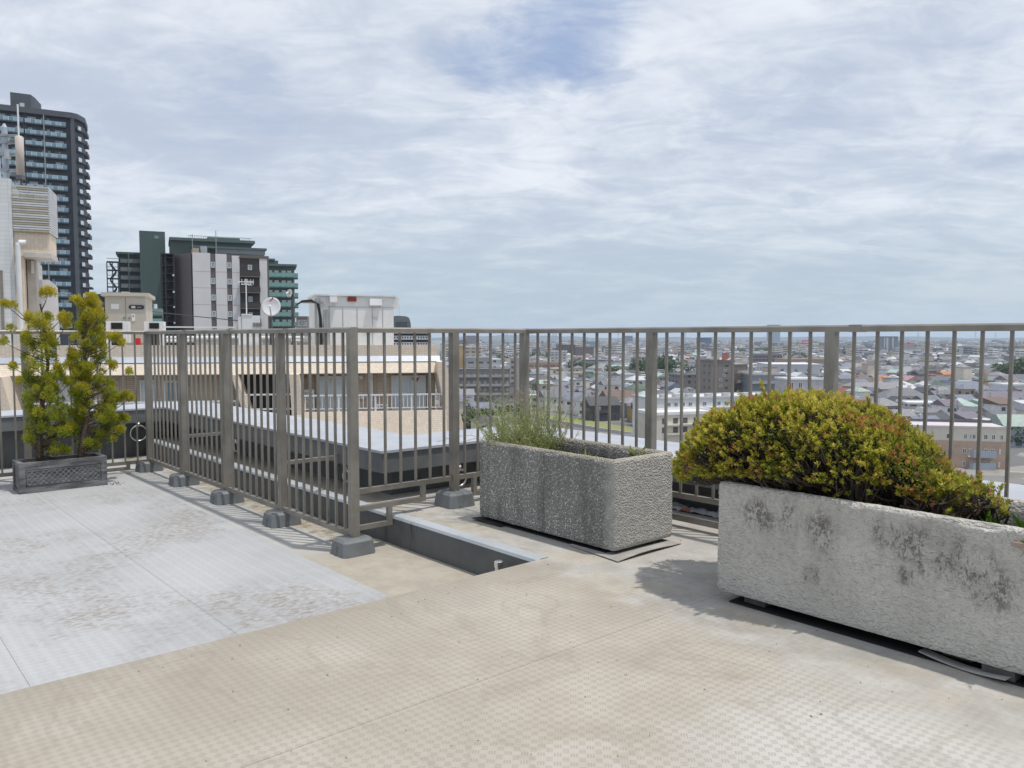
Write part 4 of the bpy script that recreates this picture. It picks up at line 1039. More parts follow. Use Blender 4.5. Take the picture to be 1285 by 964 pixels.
# outdoor condensers on the balconies
M_ac = paint((.62, .63, .61), .5, 0, .1, 2)
def condenser(u0, u1, v0, v1, dy, label):
    x0, x1 = X(u0, v0, dy), X(u1, v0, dy); zt, zl = Z(v0, 400, dy), Z(v1, 400, dy)
    p = TB.o + TB.dx * x0 + TB.dn * dy
    r = thing('air_conditioner', label, 'air conditioner', (p.x, p.y, GZ + zl), TB.psi, 'air conditioner units on the tan building')
    w, h = x1 - x0, zt - zl
    put('case', MB().box(0, w, 0, .32, .04, h), M_ac, r)
    mb = MB(); c = (w * .4, -.012, h * .52); R_ = h * .36
    for k in range(4): mb.tube([(c[0] + R_ * (k + 1) / 4 * math.cos(a), -.012, c[2] + R_ * (k + 1) / 4 * math.sin(a)) for a in np.linspace(0, 2 * math.pi, 17)], .008, 4)
    put('fan_grille', mb, paint((.25, .25, .25), .5, 0, 0), r)
    put('foot', MB().box(.05, .12, .0, .3, 0, .04), M_ac, r); put('foot', MB().box(w - .12, w - .05, .0, .3, 0, .04), M_ac, r)
condenser(472, 487, 509, 521, -.4, 'low white air conditioner left of the window with the red triangle')
condenser(379, 394, 489, 520, .0, 'tall white air conditioner unit beside the curtained window of the tan building')
condenser(112, 140, 497, 520, -.3, 'white air conditioner unit behind the conifers, on the tan building balcony')

# ---- things on the tan building's roof
RZt = zr - .5
def rf(u, Y): return Fac(u, Y, 20, GZ + RZt)
# white equipment shelter
HB = rf(398, 27.5); hz = lambda v, u=450: HB.z(u, v)
hut = fthing(HB, 'equipment_shelter', 'white steel equipment shelter on the tan roof, with a red vent and hooded vents', 'shelter')
w = HB.x(494, 400); d = 2.6
put('wall', MB().box(0, w, 0, d, 0, hz(372)), M_white, hut)
put('roof', MB().box(-.05, w + .10, -.08, d + .1, hz(372) + .002, hz(370)), M_white, hut)
mb = MB()
for u in (413, 430, 448, 467, 480): mb.box(HB.x(u, 400), HB.x(u, 400) + .02, -.018, -.001, .1, hz(385))
mb.box(HB.x(412, 400), w, -.016, -.001, hz(385) - .03, hz(385)); put('panel_seam', mb, paint((.42, .45, .47), .5, 0, 0), hut)
mb = MB().profile_x([(0, hz(372.5)), (-.24, hz(372.5) - .02), (-.26, hz(380)), (0, hz(382))][::-1], HB.x(413, 376), HB.x(422, 376)); put('vent_hood', mb, M_white, hut)
mb = MB().profile_x([(0, hz(374.5)), (-.16, hz(375)), (-.20, hz(383)), (0, hz(384))][::-1], HB.x(463, 376), HB.x(478, 376)); put('vent_hood', mb, M_white, hut)
put('red_vent', MB().box(HB.x(436, 376), HB.x(447, 376), -.05, -.001, hz(378.5), hz(373)), paint((.28, .05, .045), .6), hut)
put('plate', MB().box(HB.x(468, 400), HB.x(474, 400), -.012, -.001, hz(401), hz(397.5)), paint((.55, .57, .58), .4, 0, 0), hut)
put('bracket', MB().prism([(w + .01, .2), (w + .22, .2), (w + .01, 1.2)], hz(387), hz(372)), M_white, hut)
# cable rack beside it
CB = rf(375, 27.0)
rk = fthing(CB, 'cable_rack', 'grey cable rack with black cables beside the white shelter', 'cable rack')
mb = MB(); zz = lambda v: CB.z(395, v)
for u in (396, 401, 407, 410): mb.box(CB.x(u), CB.x(u) + .07, .1, .18, 0, zz(374 if u < 405 else 388))
mb.box(CB.x(378), CB.x(407), .1, .16, zz(379.5) - .03, zz(379.5) + .03); put('rack', mb, paint((.36, .38, .39), .5, .3), rk)
mb = MB()
for k in range(3): mb.tube([(CB.x(372), .12 + .03 * k, zz(384)), (CB.x(380), .1, zz(377.5 + k * .7)), (CB.x(392), .1, zz(376 + k * 1.2)), (CB.x(399 + k), .08, zz(381)), (CB.x(402 + k), .08, zz(400)), (CB.x(403 + k), .08, 0)], .02, 5)
put('cable', mb, paint((.03, .03, .035), .6, 0, 0), rk)
# dishes
M_dish = paint((.66, .67, .68), .45, 0, .05, 2)
def dish(u, v, R_px, Y, label, yaw, tilt, mast_u, mark=False, zb=0.0):
    B_ = rf(u, Y); R_ = R_px / F * Y; r = fthing(B_, 'satellite_dish', label, 'satellite dish', 'satellite dishes on the tan roof')
    zc = B_.z(u, v); xm = B_.x(mast_u)
    mb = MB(); rings = []
    Mx = Matrix.Translation((0, 0, zc)) @ Matrix.Rotation(rad(yaw), 4, 'Z') @ Matrix.Rotation(rad(tilt), 4, 'X')
    for i in range(7):
        q = i / 6; rings.append([tuple(Mx @ Vector((R_ * q * math.cos(a), R_ * .22 * q * q * -1 + R_ * .22, 1.08 * R_ * q * math.sin(a)))) for a in np.linspace(0, 2 * math.pi, 28, endpoint=False)])
    back = [[(p[0], p[1] + .03, p[2]) for p in rg] for rg in rings[::-1]]
    mb.loft(rings + back); dd = put('reflector', mb, M_dish, r, smooth=True)
    put('arm', MB().tube([tuple(Mx @ Vector((0, R_ * .15, -R_))), tuple(Mx @ Vector((0, -R_ * .75, -R_ * .2)))], .02, 6), paint((.4, .4, .4), .5), r)
    put('feed_horn', MB().sphere(tuple(Mx @ Vector((0, -R_ * .75, -R_ * .18))), .05, 8, 6), M_wframe, r)
    mb = MB().tube([(xm, .35, 0), (xm, .35, zc + R_ * .3)], .05, 8); mb.tube([(xm, .35, zc), (0, R_ * .25, zc)], .035, 6); put('mast', mb, paint((.10, .10, .11), .5, .3), r)
    if mark:
        mb = MB()
        c = lambda x, z: tuple(Mx @ Vector((x, R_ * .22 * (1 - (x * x + z * z / 1.17) / R_ ** 2) - .012, z)))
        mb.add([c(-.09, .17), c(-.02, .20), c(.08, .33), c(.03, .30)], [(0, 1, 2, 3)]); mb.add([c(.02, .26), c(.06, .28), c(.05, .34), c(.03, .33)], [(0, 1, 2, 3)])
        put('red_mark', mb, paint((.55, .03, .04), .5, 0, 0), dd)
    return r
dish(341, 385, 11.6, 26.5, 'large white satellite dish with a small red mark on the tan roof', -14, -14, 341, True)
dish(364, 368, 4.8, 26.8, 'smaller satellite dish high on the black mast beside the large dish', -50, -10, 369)
# small cabinets and aerial
CA = rf(300, 26.0); ca = fthing(CA, 'equipment_cabinet', 'small white cabinet on the tan roof left of the large dish', 'cabinet'); zz = lambda v: CA.z(315, v)
put('case', MB().box(CA.x(304), CA.x(327), 0, .7, 0, zz(396)), M_white, ca); put('lid', MB().box(CA.x(304), CA.x(317), -.02, .72, zz(396) + .002, zz(394)), M_white, ca)
mb = MB()
for u in (318, 322, 326): mb.box(CA.x(u), CA.x(u) + .07, -.06, -.002, zz(410), zz(405))
put('connector', mb, paint((.2, .2, .22), .5), ca)
put('case', MB().box(CA.x(299.5), CA.x(303.6), .02, .6, 0, zz(398)), M_white, ca)
AN = rf(310, 26.6); an = fthing(AN, 'television_aerial', 'white television aerial on a thin pole before the brown balconies', 'aerial'); zz = lambda v: AN.z(310, v)
put('pole', MB().tube([(0, 0, 0), (0, 0, zz(350))], .022, 6), M_wframe, an)
mb = MB(); mb.tube([(-.25, 0, zz(354)), (.25, 0, zz(354))], .012, 5)
for k in range(6): mb.tube([(-.22 + k * .09, 0, zz(354) - .09), (-.22 + k * .09, 0, zz(354) + .09)], .009, 4)
mb.tube([(-.15, 0, zz(357)), (.15, 0, zz(357))], .012, 5); put('element', mb, M_wframe, an)
# low white pipes and small units behind the parapet
PB = rf(205, 26.0)
lw = fthing(PB, 'rooftop_pipework', 'low white pipes and units running along the tan roof behind the railing', 'pipework'); zz = lambda v: PB.z(260, v)
mb = MB(); x0, x1 = 0, PB.x(392)
mb.tube([(x0, .2, zz(424)), (x1, .2, zz(424))], .06, 8); mb.tube([(x0, .5, zz(428)), (x1, .5, zz(428))], .05, 8); put('pipe', mb, M_white, lw)
for u in (243, 262, 290, 330, 350): put('unit', MB().box(PB.x(u), PB.x(u) + .42, .25, .7, 0, zz(419)), paint((.5, .52, .53), .5), lw)
put('white_rail', MB().box(PB.x(205), PB.x(300), -.35, -.30, zz(411.6), zz(410.0)), M_white, lw)

# beige plant room with an oval dark sign
BP = rf(133, 29.0); zz = lambda v, u=160: BP.z(u, v)
bp = fthing(BP, 'plant_room', 'beige steel plant room with a dark oval badge and flat overhanging top', 'plant room')
w = BP.x(183, 390); M_bei = paint((.47, .45, .40), .55, 0, .06, 1.2)
put('wall', MB().box(0, w, 0, 3, 0, zz(372)), M_bei, bp); put('roof', MB().box(-.12, w + .12, -.12, 3, zz(372) + .002, zz(367.5)), M_bei, bp)
put('roof_box', MB().box(BP.x(153), BP.x(162), .2, .8, zz(367.5), zz(365.8)), M_bei, bp)
put('seam', MB().box(BP.x(158.5), BP.x(159), -.012, -.001, 0, zz(373)), paint((.22, .21, .19), .6, 0, 0), bp)
xa, xb = BP.x(161.5, 385), BP.x(181, 385); zc = zz(385.5); r_ = (zz(383) - zz(388.5)) / 2
pts = [(xa + r_ - r_ * math.cos(a), zc + r_ * math.sin(a)) for a in np.linspace(-math.pi / 2, math.pi / 2, 9)] + [(xb - r_ + r_ * math.cos(a), zc + r_ * math.sin(a)) for a in np.linspace(math.pi / 2, -math.pi / 2, 9)]
pts = [(x, z) for x, z in pts]
bd = put('badge', MB().profile_y(pts[::-1], -.03, -.001), paint((.035, .038, .045), .4, 0, 0), bp)
put('emblem', MB().box(BP.x(166), BP.x(171), -.038, -.031, zc - r_ * .5, zc + r_ * .55), paint((.55, .58, .58), .4, 0, 0), bd)
put('lettering', MB().box(BP.x(173), BP.x(178.5), -.036, -.031, zc - r_ * .18, zc + r_ * .16), paint((.30, .32, .34), .4, 0, 0), bd)
put('notice', MB().box(BP.x(140.5), BP.x(150.5), -.02, -.001, zz(388), zz(381.5)), M_wframe, bp)
nt_ = put('notice', MB().box(BP.x(166), BP.x(170), -.02, -.001, zz(403), zz(394)), M_wframe, bp)
put('symbol', MB().box(BP.x(167.2), BP.x(169), -.024, -.021, zz(398.2), zz(395.2)), paint((.25, .25, .25), .5, 0, 0), nt_)
for u in (155.5, 162): put('handle', MB().box(BP.x(u), BP.x(u) + .06, -.05, -.001, zz(400), zz(398)), paint((.25, .25, .24), .5), bp)
def louvre(u0, u1, v0, vs, Y, label):
    B_ = rf(u0, Y); r = fthing(B_, 'louvred_unit', label, 'ventilation unit', 'louvred units on the tan roof'); w = B_.x(u1, v0); z_ = lambda v: B_.z(u0, v)
    put('case', MB().box(0, w, .05, 1.2, 0, z_(v0)), M_white, r)
    for a, b_ in vs:
        mb = MB(); n = 9; za, zb2 = z_(a), z_(b_)
        mb.box(.16, w - .14, .035, .049, zb2, za)
        for k in range(n): zq = zb2 + (za - zb2) * k / n; mb.box(.17, w - .15, .0, .034, zq, zq + (za - zb2) / n * .45)
        put('louvre', mb, paint((.040, .040, .042), .6, 0, 0), r)
louvre(133, 159, 403, ((405.0, 413), (417.5, 434)), 27.2, 'white cased unit with black louvres left of the red box')
louvre(181, 205, 403.3, ((405.3, 412.5), (417.5, 434)), 27.2, 'white cased unit with black louvres right of the red box')
RBx = rf(170, 26.4); rb = fthing(RBx, 'red_box', 'small bright red box on the tan roof between the louvred units', 'box')
put('case', MB().box(0, RBx.x(176), 0, .14, .48, RBx.z(172, 424.5)), paint((.55, .02, .035), .4, 0, .05), rb); put('bracket', MB().box(-.3, .3, .145, .2, .2, .55), paint((.3, .3, .3), .5), rb)

# ---- stair tower with screened plant on the far left
ST_ = Fac(-40, 25.0, 27, GZ); zz = lambda v, u=20, dy=0: ST_.z(u, v, dy); xx = lambda u, v=300, dy=0: ST_.x(u, v, dy)
stw = fthing(ST_, 'stair_tower', 'white and tan stair tower at the far left with a slatted screen and fat downpipe', 'tower')
M_wt = mat_tile((.62, .65, .66), (.68, .70, .71), .6, .13, (.50, .53, .55))
put('white_wall', MB().box(0, xx(16.5, 300), 0, 4, 0, zz(225)), M_wt, stw)
put('corner_strip', MB().box(xx(-2), xx(1.8), -.05, -.002, 0, zz(340)), paint((.25, .22, .20), .6), stw)
put('tan_wall', MB().box(xx(16.6), xx(29, 330), .15, 4, 0, zz(290)), M_tan, stw)
put('soffit_wall', MB().prism([(xx(17), .10), (xx(62), .10), (xx(70.5, 300, 1.6), 1.6), (xx(17), 1.6)], zz(321), zz(286)), M_tan, stw)
put('soffit_edge', MB().prism([(xx(29), .07), (xx(62) + .03, .07), (xx(70.5, 300, 1.6) + .03, 1.6), (xx(29), 1.6)], zz(322), zz(316)), paint((.55, .53, .50), .5), stw)
mb = MB(); n = 20; zt, zl = zz(231.5), zz(290)
for k in range(n):
    za = zl + (zt - zl) * k / n; h = (zt - zl) / n * .72; m = [0, 1, 1, 0, 2][k % 5]
    mb.box(xx(17), xx(62), -.02, .015, za, za + h, m)
    q = [(xx(62), -.02), (xx(62) + .03, -.02), (xx(70.5, 260, 1.6) + .03, 1.6), (xx(70.5, 260, 1.6), 1.6)]
    mb.prism(q, za, za + h, 1)
sc_ = put('slatted_screen', mb, [paint((.40, .365, .27), .6, 0, .1), paint((.58, .60, .63), .5, 0, .1), paint((.50, .51, .50), .5, 0, .1)], stw)
put('plant', MB().box(xx(18), xx(60), .3, 1.5, zl, zt - .35), paint((.30, .29, .26), .8), stw)
mb = MB()
for u in (26, 35, 43): mb.box(xx(u), xx(u) + .05, .02, .07, zl, zt)
put('screen_post', mb, paint((.3, .3, .3), .5), stw)
mb = MB(); r_ = .055; mb.tube([(xx(22.5), -.14, 0), (xx(22.5), -.14, zz(309)), (xx(22.8), -.14, zz(305.5)), (xx(24), -.14, zz(304.3)), (xx(33), -.14, zz(304.3))], .075, 12); put('downpipe', mb, M_white, stw, smooth=True)
put('back_wall', MB().box(xx(29.2), xx(41), 1.0, 4, 0, zz(321)), paint((.52, .50, .47), .6), stw)
put('wall_box', MB().box(xx(35), xx(38.5), .85, .99, zz(340), zz(324)), M_white, stw)
put('lamp', MB().box(xx(36), xx(48), .5, .62, zz(318.2), zz(316.5)), M_wframe, stw)
mb = MB().tube([(xx(12), .6, zz(226)), (xx(12), .6, zz(228.5))], .08, 8)
for v in (245, 293, 320, 360): mb.box(xx(16.2), xx(16.8), -.04, .0, zz(v), zz(v - 1.6))
put('clip', mb, M_wframe, stw)
# aerials on its roof
def stick(u, v0, v1, r, label, Y=26.0):
    B_ = Fac(u, Y); q = fthing(B_, 'whip_aerial', label, 'aerial', 'aerials on the stair tower'); q.location.z = GZ + B_.z(u, v1)
    h = B_.z(u, v0) - B_.z(u, v1); put('rod', MB().tube([(0, 0, 0), (0, 0, h)], r, 6), M_wframe, q); put('base', MB().tube([(0, 0, -.05), (0, 0, .12)], r * 1.8, 6), M_wframe, q)
stick(8, 131, 226, .028, 'thin white whip aerial nearest the left edge, rising from the stair tower')
stick(32.5, 131, 232, .026, 'thin white whip aerial just behind the fat beige antenna panel')
B_ = Fac(15, 26.0); q = fthing(B_, 'antenna_mast', 'pale grey antenna mast with clamped boxes between the two whip aerials', 'antenna'); q.location.z = GZ + B_.z(15, 230)
h = B_.z(15, 160) - B_.z(15, 230)
put('mast', MB().tube([(0, 0, 0), (0, 0, h), (0, 0, h + .12)], [.10, .09, .03], 10), paint((.42, .47, .54), .4, .2), q)
for f in (.22, .5, .72, .84): put('clamp', MB().prism([(-.12, -.12), (.12, -.12), (.12, -.05), (.42, -.05), (.42, .05), (.12, .05), (.12, .12), (-.12, .12)], h * f - .02, h * f + .06), paint((.36, .39, .42), .5, .3), q)
put('radio_box', MB().box(.10, .2, -.2, -.02, h * .42, h * .58), paint((.5, .53, .56), .5), q)
put('cable', MB().tube([(-.35, 0, 0), (-.25, 0, h * .2), (-.3, 0, h * .35), (-.12, 0, h * .5)], .03, 5), paint((.05, .06, .08), .6, 0, 0), q)
B_ = Fac(33, 25.9); q = fthing(B_, 'panel_antenna', 'fat beige cylindrical antenna panel on a bracket above the slatted screen', 'antenna'); q.location.z = GZ + B_.z(33, 233)
h = B_.z(33, 171) - B_.z(33, 233); put('radome', MB().tube([(0, 0, h * .20), (0, 0, h * .98), (0, 0, h)], [.115, .125, .08], 14), paint((.56, .50, .46), .5, 0, .05), q, smooth=True)
mb = MB().tube([(-.02, 0.06, 0), (-.02, .06, h * .9)], .035, 8); mb.box(-.30, .0, -.03, .03, h * .86, h * .93); mb.box(-.30, .0, -.03, .03, h * .2, h * .27); put('bracket', mb, paint((.20, .20, .21), .5, .3), q)
put('connector', MB().box(-.1, .1, -.1, .1, h * .12, h * .2), paint((.15, .15, .16), .5), q)
# white chamfered box beside it
WB = Fac(30, 27.5, 28); wb = fthing(WB, 'white_tank_box', 'plain white box with a cut top corner, behind the left conifer', 'plant box'); zz = lambda v: WB.z(50, v)
put('shell', MB().profile_y([(0, zz(432)), (WB.x(73), zz(432)), (WB.x(72), zz(357)), (WB.x(64), zz(351)), (0, zz(350.5))][::-1], 0, 2.2), paint((.66, .66, .69), .5, 0, .05), wb)
put('door', MB().box(WB.x(60), WB.x(66), -.02, -.001, zz(426), zz(415)), paint((.15, .15, .16), .6), wb); put('door', MB().box(WB.x(18 + 15), WB.x(33 + 4), -.02, -.001, zz(432), zz(419)), paint((.15, .15, .16), .6), wb)

# ================================================================== middle distance towers
M_twr = paint((.085, .097, .118), .6, 0, .10, .3); M_twr2 = paint((.088, .098, .115), .6, 0, .1, .3); M_bg = mat_glass((.13, .23, .31), .12); M_bg2 = mat_glass((.24, .38, .45), .1)
M_gfr = paint((.60, .67, .72), .4, 0, 0); M_wlite = paint((.58, .61, .63), .35, 0, .2, .4); M_wdk = mat_glass((.025, .035, .05), .1)
def balcony(parent, x0, x1, y, z, depth, floor_h, slab_m, fr_m, gl_m, panel=1.0, name='balcony', wins=True, seed=0, railh=1.1):
    """slab with a glazed guard, as one part with the guard as its sub-part"""
    b = put(name, MB().box(x0, x1, y - depth, y, z - .25, z), slab_m, parent)
    mb = MB(); n = max(1, int((x1 - x0) / panel)); w = (x1 - x0) / n
    mb.box(x0, x1, y - depth - .01, y - depth + .05, z + railh - .06, z + railh, 0)
    for k in range(n):
        xa = x0 + k * w; mb.box(xa, xa + .09, y - depth - .02, y - depth + .05, z + .001, z + railh - .06, 0); mb.box(xa + .09, xa + w, y - depth, y - depth + .03, z + .08, z + railh - .06, 1 + (k + seed) % 2)
    for e in (x0, x1 - .05): mb.box(e, e + .05, y - depth + .05, y - .01, z + .06, z + railh, 1)
    put('guard', mb, [fr_m, gl_m, gl_m if not isinstance(gl_m, tuple) else gl_m[0]] if not isinstance(gl_m, tuple) else [fr_m, gl_m[0], gl_m[1]], b); return b
def window(parent, x0, x1, y, z0, z1, fr_m, gl_m, n=2, e=.08):
    mb = MB(); mb.box(x0, x1, y - .10, y - .003, z1 - e, z1); mb.box(x0, x1, y - .10, y - .003, z0, z0 + e)
    for k in range(n + 1): q = x0 + (x1 - x0 - e) * k / n; mb.box(q, q + e, y - .098, y - .005, z0 + e, z1 - e)
    f = put('window', mb, fr_m, parent); put('pane', MB().box(x0 + e, x1 - e, y - .05, y - .004, z0 + e, z1 - e), gl_m, f); return f

TW = Fac(-62, 216.0, 29); zz = lambda v, u=60: TW.z(u, v); xx = lambda u, v=300: TW.x(u, v)
tw = fthing(TW, 'high_rise', 'tall dark blue grey residential tower with rows of glass balconies, far left', 'tower')
xe = xx(88, 150); xc = xx(93.2, 150); ztop = zz(149, 92); FH = 2.98
foot = [(-6, 0), (xe, 0), (xc, .6), (xc + 2.0, 3.6), (xc + 2.7, 12), (xc + 2.2, 26), (-6, 26)]
put('core', MB().prism(foot, 0, ztop - .3), M_twr, tw)
roofp = [(-6, -1.9), (xe + .4, -1.9), (xc + .9, -1.0), (xc + 2.8, 3.0), (xc + 3.6, 12), (xc + 2.6, 26.5), (-6, 26.5)]
put('roof_slab', MB().prism(roofp, ztop - .3, ztop + 1.2), M_twr2, tw)
put('machine_room', MB().prism([(xx(11.5, 130), 6), (xx(38, 130), 6), (xx(43, 130), 9), (xx(50, 130), 16), (xx(11.5, 130), 16)], ztop + 1.2, zz(110, 25)), M_twr2, tw)
mrx0, mrx1 = xx(15.5, 130), xx(34, 130); mb = MB().box(mrx0, mrx1, 5.85, 5.99, ztop + 1.6, zz(119, 25)); put('machine_screen', mb, M_twr, tw)
put('sign_panel', MB().box(xx(23.5, 130), xx(29.5, 130), 5.7, 5.84, zz(127.5, 25), zz(122.5, 25)), paint((.5, .55, .58), .5, 0, 0), tw)
# front piers
for u in (-20, 36, 61.5): put('pier', MB().box(xx(u) - .45, xx(u) + .45, -.5, -.001, 0, ztop - .31), M_twr, tw)
put('pier', MB().box(xe, xc - .05, -1.6, .55, 0, ztop - .31), M_twr2, tw)
put('downpipe', MB().box(xx(60) - .12, xx(60) + .12, -2.05, -1.8, 0, ztop - .4), paint((.30, .34, .38), .4), tw)
nf = 0; z = ztop - FH + .1
while z > zz(420):
    for k, (ua, ub) in enumerate(((-60, 35.2), (36.8, 87.5))):
        x0, x1 = xx(ua), xx(ub)
        balcony(tw, x0, x1 - .05, -.001, z, 1.8, FH, M_twr, M_gfr, (M_bg, M_bg2), 1.15, seed=nf * 3 + k)
        if ub > 30 or True:
            n = max(1, int((x1 - x0) / 3.3)); w = (x1 - x0) / n; xs = [x0]; ms = []
            for q in range(n):
                if (q * 7 + nf * 3) % 5 == 4: continue
                a = x0 + q * w + .5; c_ = a + w * .62; md = (a + c_) / 2; t_ = (q + nf) % 3
                xs += [a, md - .05, md + .05, c_]; ms += [4, t_, 3, (t_ + nf) % 3]
            xs.append(x1 - .1); ms.append(4)
            vs = [(x, -.06, zq) for zq in (z + .05, z + 2.05) for x in xs]; m_ = len(xs)
            mb = MB(); mb.v = vs; mb.f = [(i, i + 1, m_ + i + 1, m_ + i) for i in range(m_ - 1)]; mb.m = ms
            put('window_band', mb, [M_wlite, M_bg2, M_wdk, M_gfr, M_twr], tw)
    # corner balconies on the narrow side
    a = Vector((xc + .15, .8)); b_ = Vector((xc + 1.95, 3.5)); dirn = (b_ - a).normalized(); nrm = Vector((dirn.y, -dirn.x))
    p = [a, b_, b_ + nrm * .9 + dirn * .2, a + nrm * .9]
    cb = put('balcony', MB().prism([tuple(q) for q in (p[3], p[2], p[1], p[0])], z - .25, z), M_twr2, tw)
    m1, m2 = a + nrm * .86, a + nrm * .86 + dirn * 1.4
    mb = MB().prism([tuple(q) for q in (m1, m2, m2 - nrm * .06, m1 - nrm * .06)], z, z + 1.1, 1); e1, e2 = m2, b_ + nrm * .86
    mb.prism([tuple(q) for q in (e1, e2, e2 - nrm * .06, e1 - nrm * .06)], z, z + 1.1, 0); put('guard', mb, [M_twr2, M_gfr], cb)
    a = Vector((xc + 2.15, 4.6)); b_ = Vector((xc + 2.65, 11)); dirn = (b_ - a).normalized(); nrm = Vector((dirn.y, -dirn.x))
    put('fin_slab', MB().prism([tuple(q) for q in (a, a + nrm * 1.0, b_ + nrm * 1.2, b_)], z - .2, z + .9 if nf < 14 else z + .3), M_twr2, tw)
    z -= FH; nf += 1

# ---- brown and white hotel
HT = Fac(242, 147.0, 26); zz = lambda v, u=270: HT.z(u, v); xx = lambda u, v=360: HT.x(u, v)
ht = fthing(HT, 'hotel', 'white and brown hotel block with two window strips and dark balconies', 'building')
M_br = paint((.135, .118, .112), .6, 0, .06, .5); M_hw = paint((.64, .63, .635), .6, 0, .05, .3); M_brd = paint((.055, .048, .046), .6, 0, .1, .5)
zt = zz(318); xa = xx(242, 360)
bx, _ = HT.hit(217, 360, 9.0); bx2 = HT.hit(217, 360, 20.0)[0]
put('brown_wall', MB().prism([(0, 0), (.02, 0), (.02, 20), (bx2, 20), (bx, 9.0)], 0, zt), M_br, ht)
put('wall', MB().box(xx(242) + .01, xx(338), 0.05, 20, 0, zt - .1), M_br, ht)
def hpanel(ua, ub, v): return put('white_panel', MB().box(xx(ua), xx(ub), -.12, .049, 0, zz(v)), M_hw, ht)
hpanel(242.2, 264.5, 318); hpanel(271, 285, 318.5); hpanel(291.5, 301, 320); hpanel(326, 335.5, 322)
put('recess', MB().box(xx(301.2), xx(325.8), .02, .048, 0, zz(323)), M_brd, ht)
put('roof_edge', MB().box(xx(300), xx(336), -.2, 18, zz(322.5) + .01, zz(321.2)), M_br, ht)
mb = MB(); zq = zz(341.5)
for u0, u1 in ((242.3, 264.3), (271, 285), (291.5, 301)):
    for v in (341.5, 362, 383): mb.box(xx(u0), xx(u1), -.128, -.121, zz(v), zz(v) + .07)
put('joint', mb, paint((.30, .30, .30), .6, 0, 0), ht)
for u0, u1 in ((265.2, 270.2), (285.7, 290.7)):
    for v in (329, 349.5, 370, 390.5, 411): window(ht, xx(u0), xx(u1), -.0, zz(v + 7), zz(v), M_wframe, mat_glass((.24, .33, .38), .1), 1, .09)
for v in (338, 358.2, 378.4, 398.6):
    b = put('balcony', MB().box(xx(301.4), xx(325.6), -1.3, .01, zz(v + 9) , zz(v + 7.6)), M_br, ht)
    mb = MB(); n = 26; x0, x1 = xx(301.4), xx(325.6)
    mb.box(x0, x1, -1.3, -1.24, zz(v) - .06, zz(v)); mb.box(x0, x1, -1.28, -1.26, zz(v + 7), zz(v) - .2)
    put('guard', mb, M_brd, b)
    window(ht, xx(311.5), xx(316.5), .02, zz(v - .5), zz(v - 7), M_wframe, mat_glass((.26, .36, .42), .1), 1, .08)
M_stair = paint((.030, .030, .036), .6, 0, 0)
mb = MB(); sx0, sx1 = HT.x(203, 360, 5.0), HT.x(219, 360, 5.0)
stair = MB()
for k, v in enumerate(np.arange(322, 425, 10.1)):
    za, zb2 = zz(v + 10.1), zz(v)
    xa_, xb_ = (sx0 + .4, sx1 - .8) if k % 2 else (sx1 - .8, sx0 + .4)
    stair.add([(xa_, 5, za), (xb_, 5, zb2), (xb_, 5, zb2 - .5), (xa_, 5, za - .5), (xa_, 6.2, za), (xb_, 6.2, zb2), (xb_, 6.2, zb2 - .5), (xa_, 6.2, za - .5)], [(0, 1, 2, 3), (7, 6, 5, 4), (0, 4, 5, 1), (2, 6, 7, 3), (1, 5, 6, 2), (4, 0, 3, 7)])
    stair.box(sx0, sx1, 4.6, 8.0, zb2 - .15, zb2)
for u in (203.2, 208, 218.3): stair.box(HT.x(u, 360, 5) - .12, HT.x(u, 360, 5) + .12, 4.5, 4.74, 0, zz(317.5))
stair.box(sx0, sx1, 8.01, 8.2, 0, zz(318)); stair.box(sx0, sx1, 4.4, 8, zz(319), zz(317.5))
put('outdoor_stair', stair, M_stair, ht)
mb = MB()
for v in (345, 366, 385, 405): mb.box(HT.x(216.8, 360, 4.3), HT.x(219, 360, 4.3), 4.2, 4.39, zz(v + 1.2), zz(v - 1.0))
put('landing_lamp', mb, M_wframe, ht)
put('vent', MB().box(xx(244), xx(252), 2, 5, zt, zz(311)), paint((.42, .36, .26), .6), ht); put('vent', MB().box(xx(255), xx(263), 3, 5, zt, zz(307.5)), paint((.38, .42, .45), .5), ht)
for u, y_, v in ((274.5, 3, 287), (246, 6, 290)): put('lightning_rod', MB().tube([(xx(u), y_, zt), (xx(u), y_, zz(v))], .07, 5), paint((.3, .33, .36), .5), ht)

# ---- dark green apartment block behind it
GA = Fac(132, 262.0, 24); zz = lambda v, u=190: GA.z(u, v); xx = lambda u, v=350: GA.x(u, v)
ga = fthing(GA, 'green_apartments', 'dark green stepped apartment block with a windowless stair shaft behind the hotel', 'building')
M_gr = paint((.09, .135, .125), .6, 0, .08, .4); M_grd = paint((.075, .105, .10), .6, 0, .1, .4); M_ggl = mat_glass((.16, .34, .30), .15); M_gslab = paint((.20, .23, .235), .6, 0, .1, .3)
def ribbed():
    m, N, b = newmat('ribbed_green_cladding'); co = nn(N.nt, 'ShaderNodeTexCoord').outputs['Object']; x, y, z = N.sep(co)
    st_ = N.sstep(N.m('ABSOLUTE', N.m('SUBTRACT', N.m('FRACT', N.m('DIVIDE', x, .75)), .5)), .30, .5)
    N.L(N.mix(st_, (.070, .115, .106), (.052, .088, .082)), b.inputs['Base Color']); b.inputs['Roughness'].default_value = .6; return m
put('stair_shaft', MB().box(xx(176.3), xx(208.3), -3, 9, 0, zz(291.5)), ribbed(), ga)
put('shaft_window', MB().box(xx(195), xx(200), -3.08, -3.001, zz(300.5), zz(296.8)), mat_glass((.2, .28, .28), .2), ga)
put('wing', MB().box(xx(149), xx(177), 2.2, 14, 0, zz(320)), M_grd, ga); put('wing_roof', MB().box(xx(146), xx(177), .4, 14, zz(320) + .01, zz(317.4)), M_gr, ga)
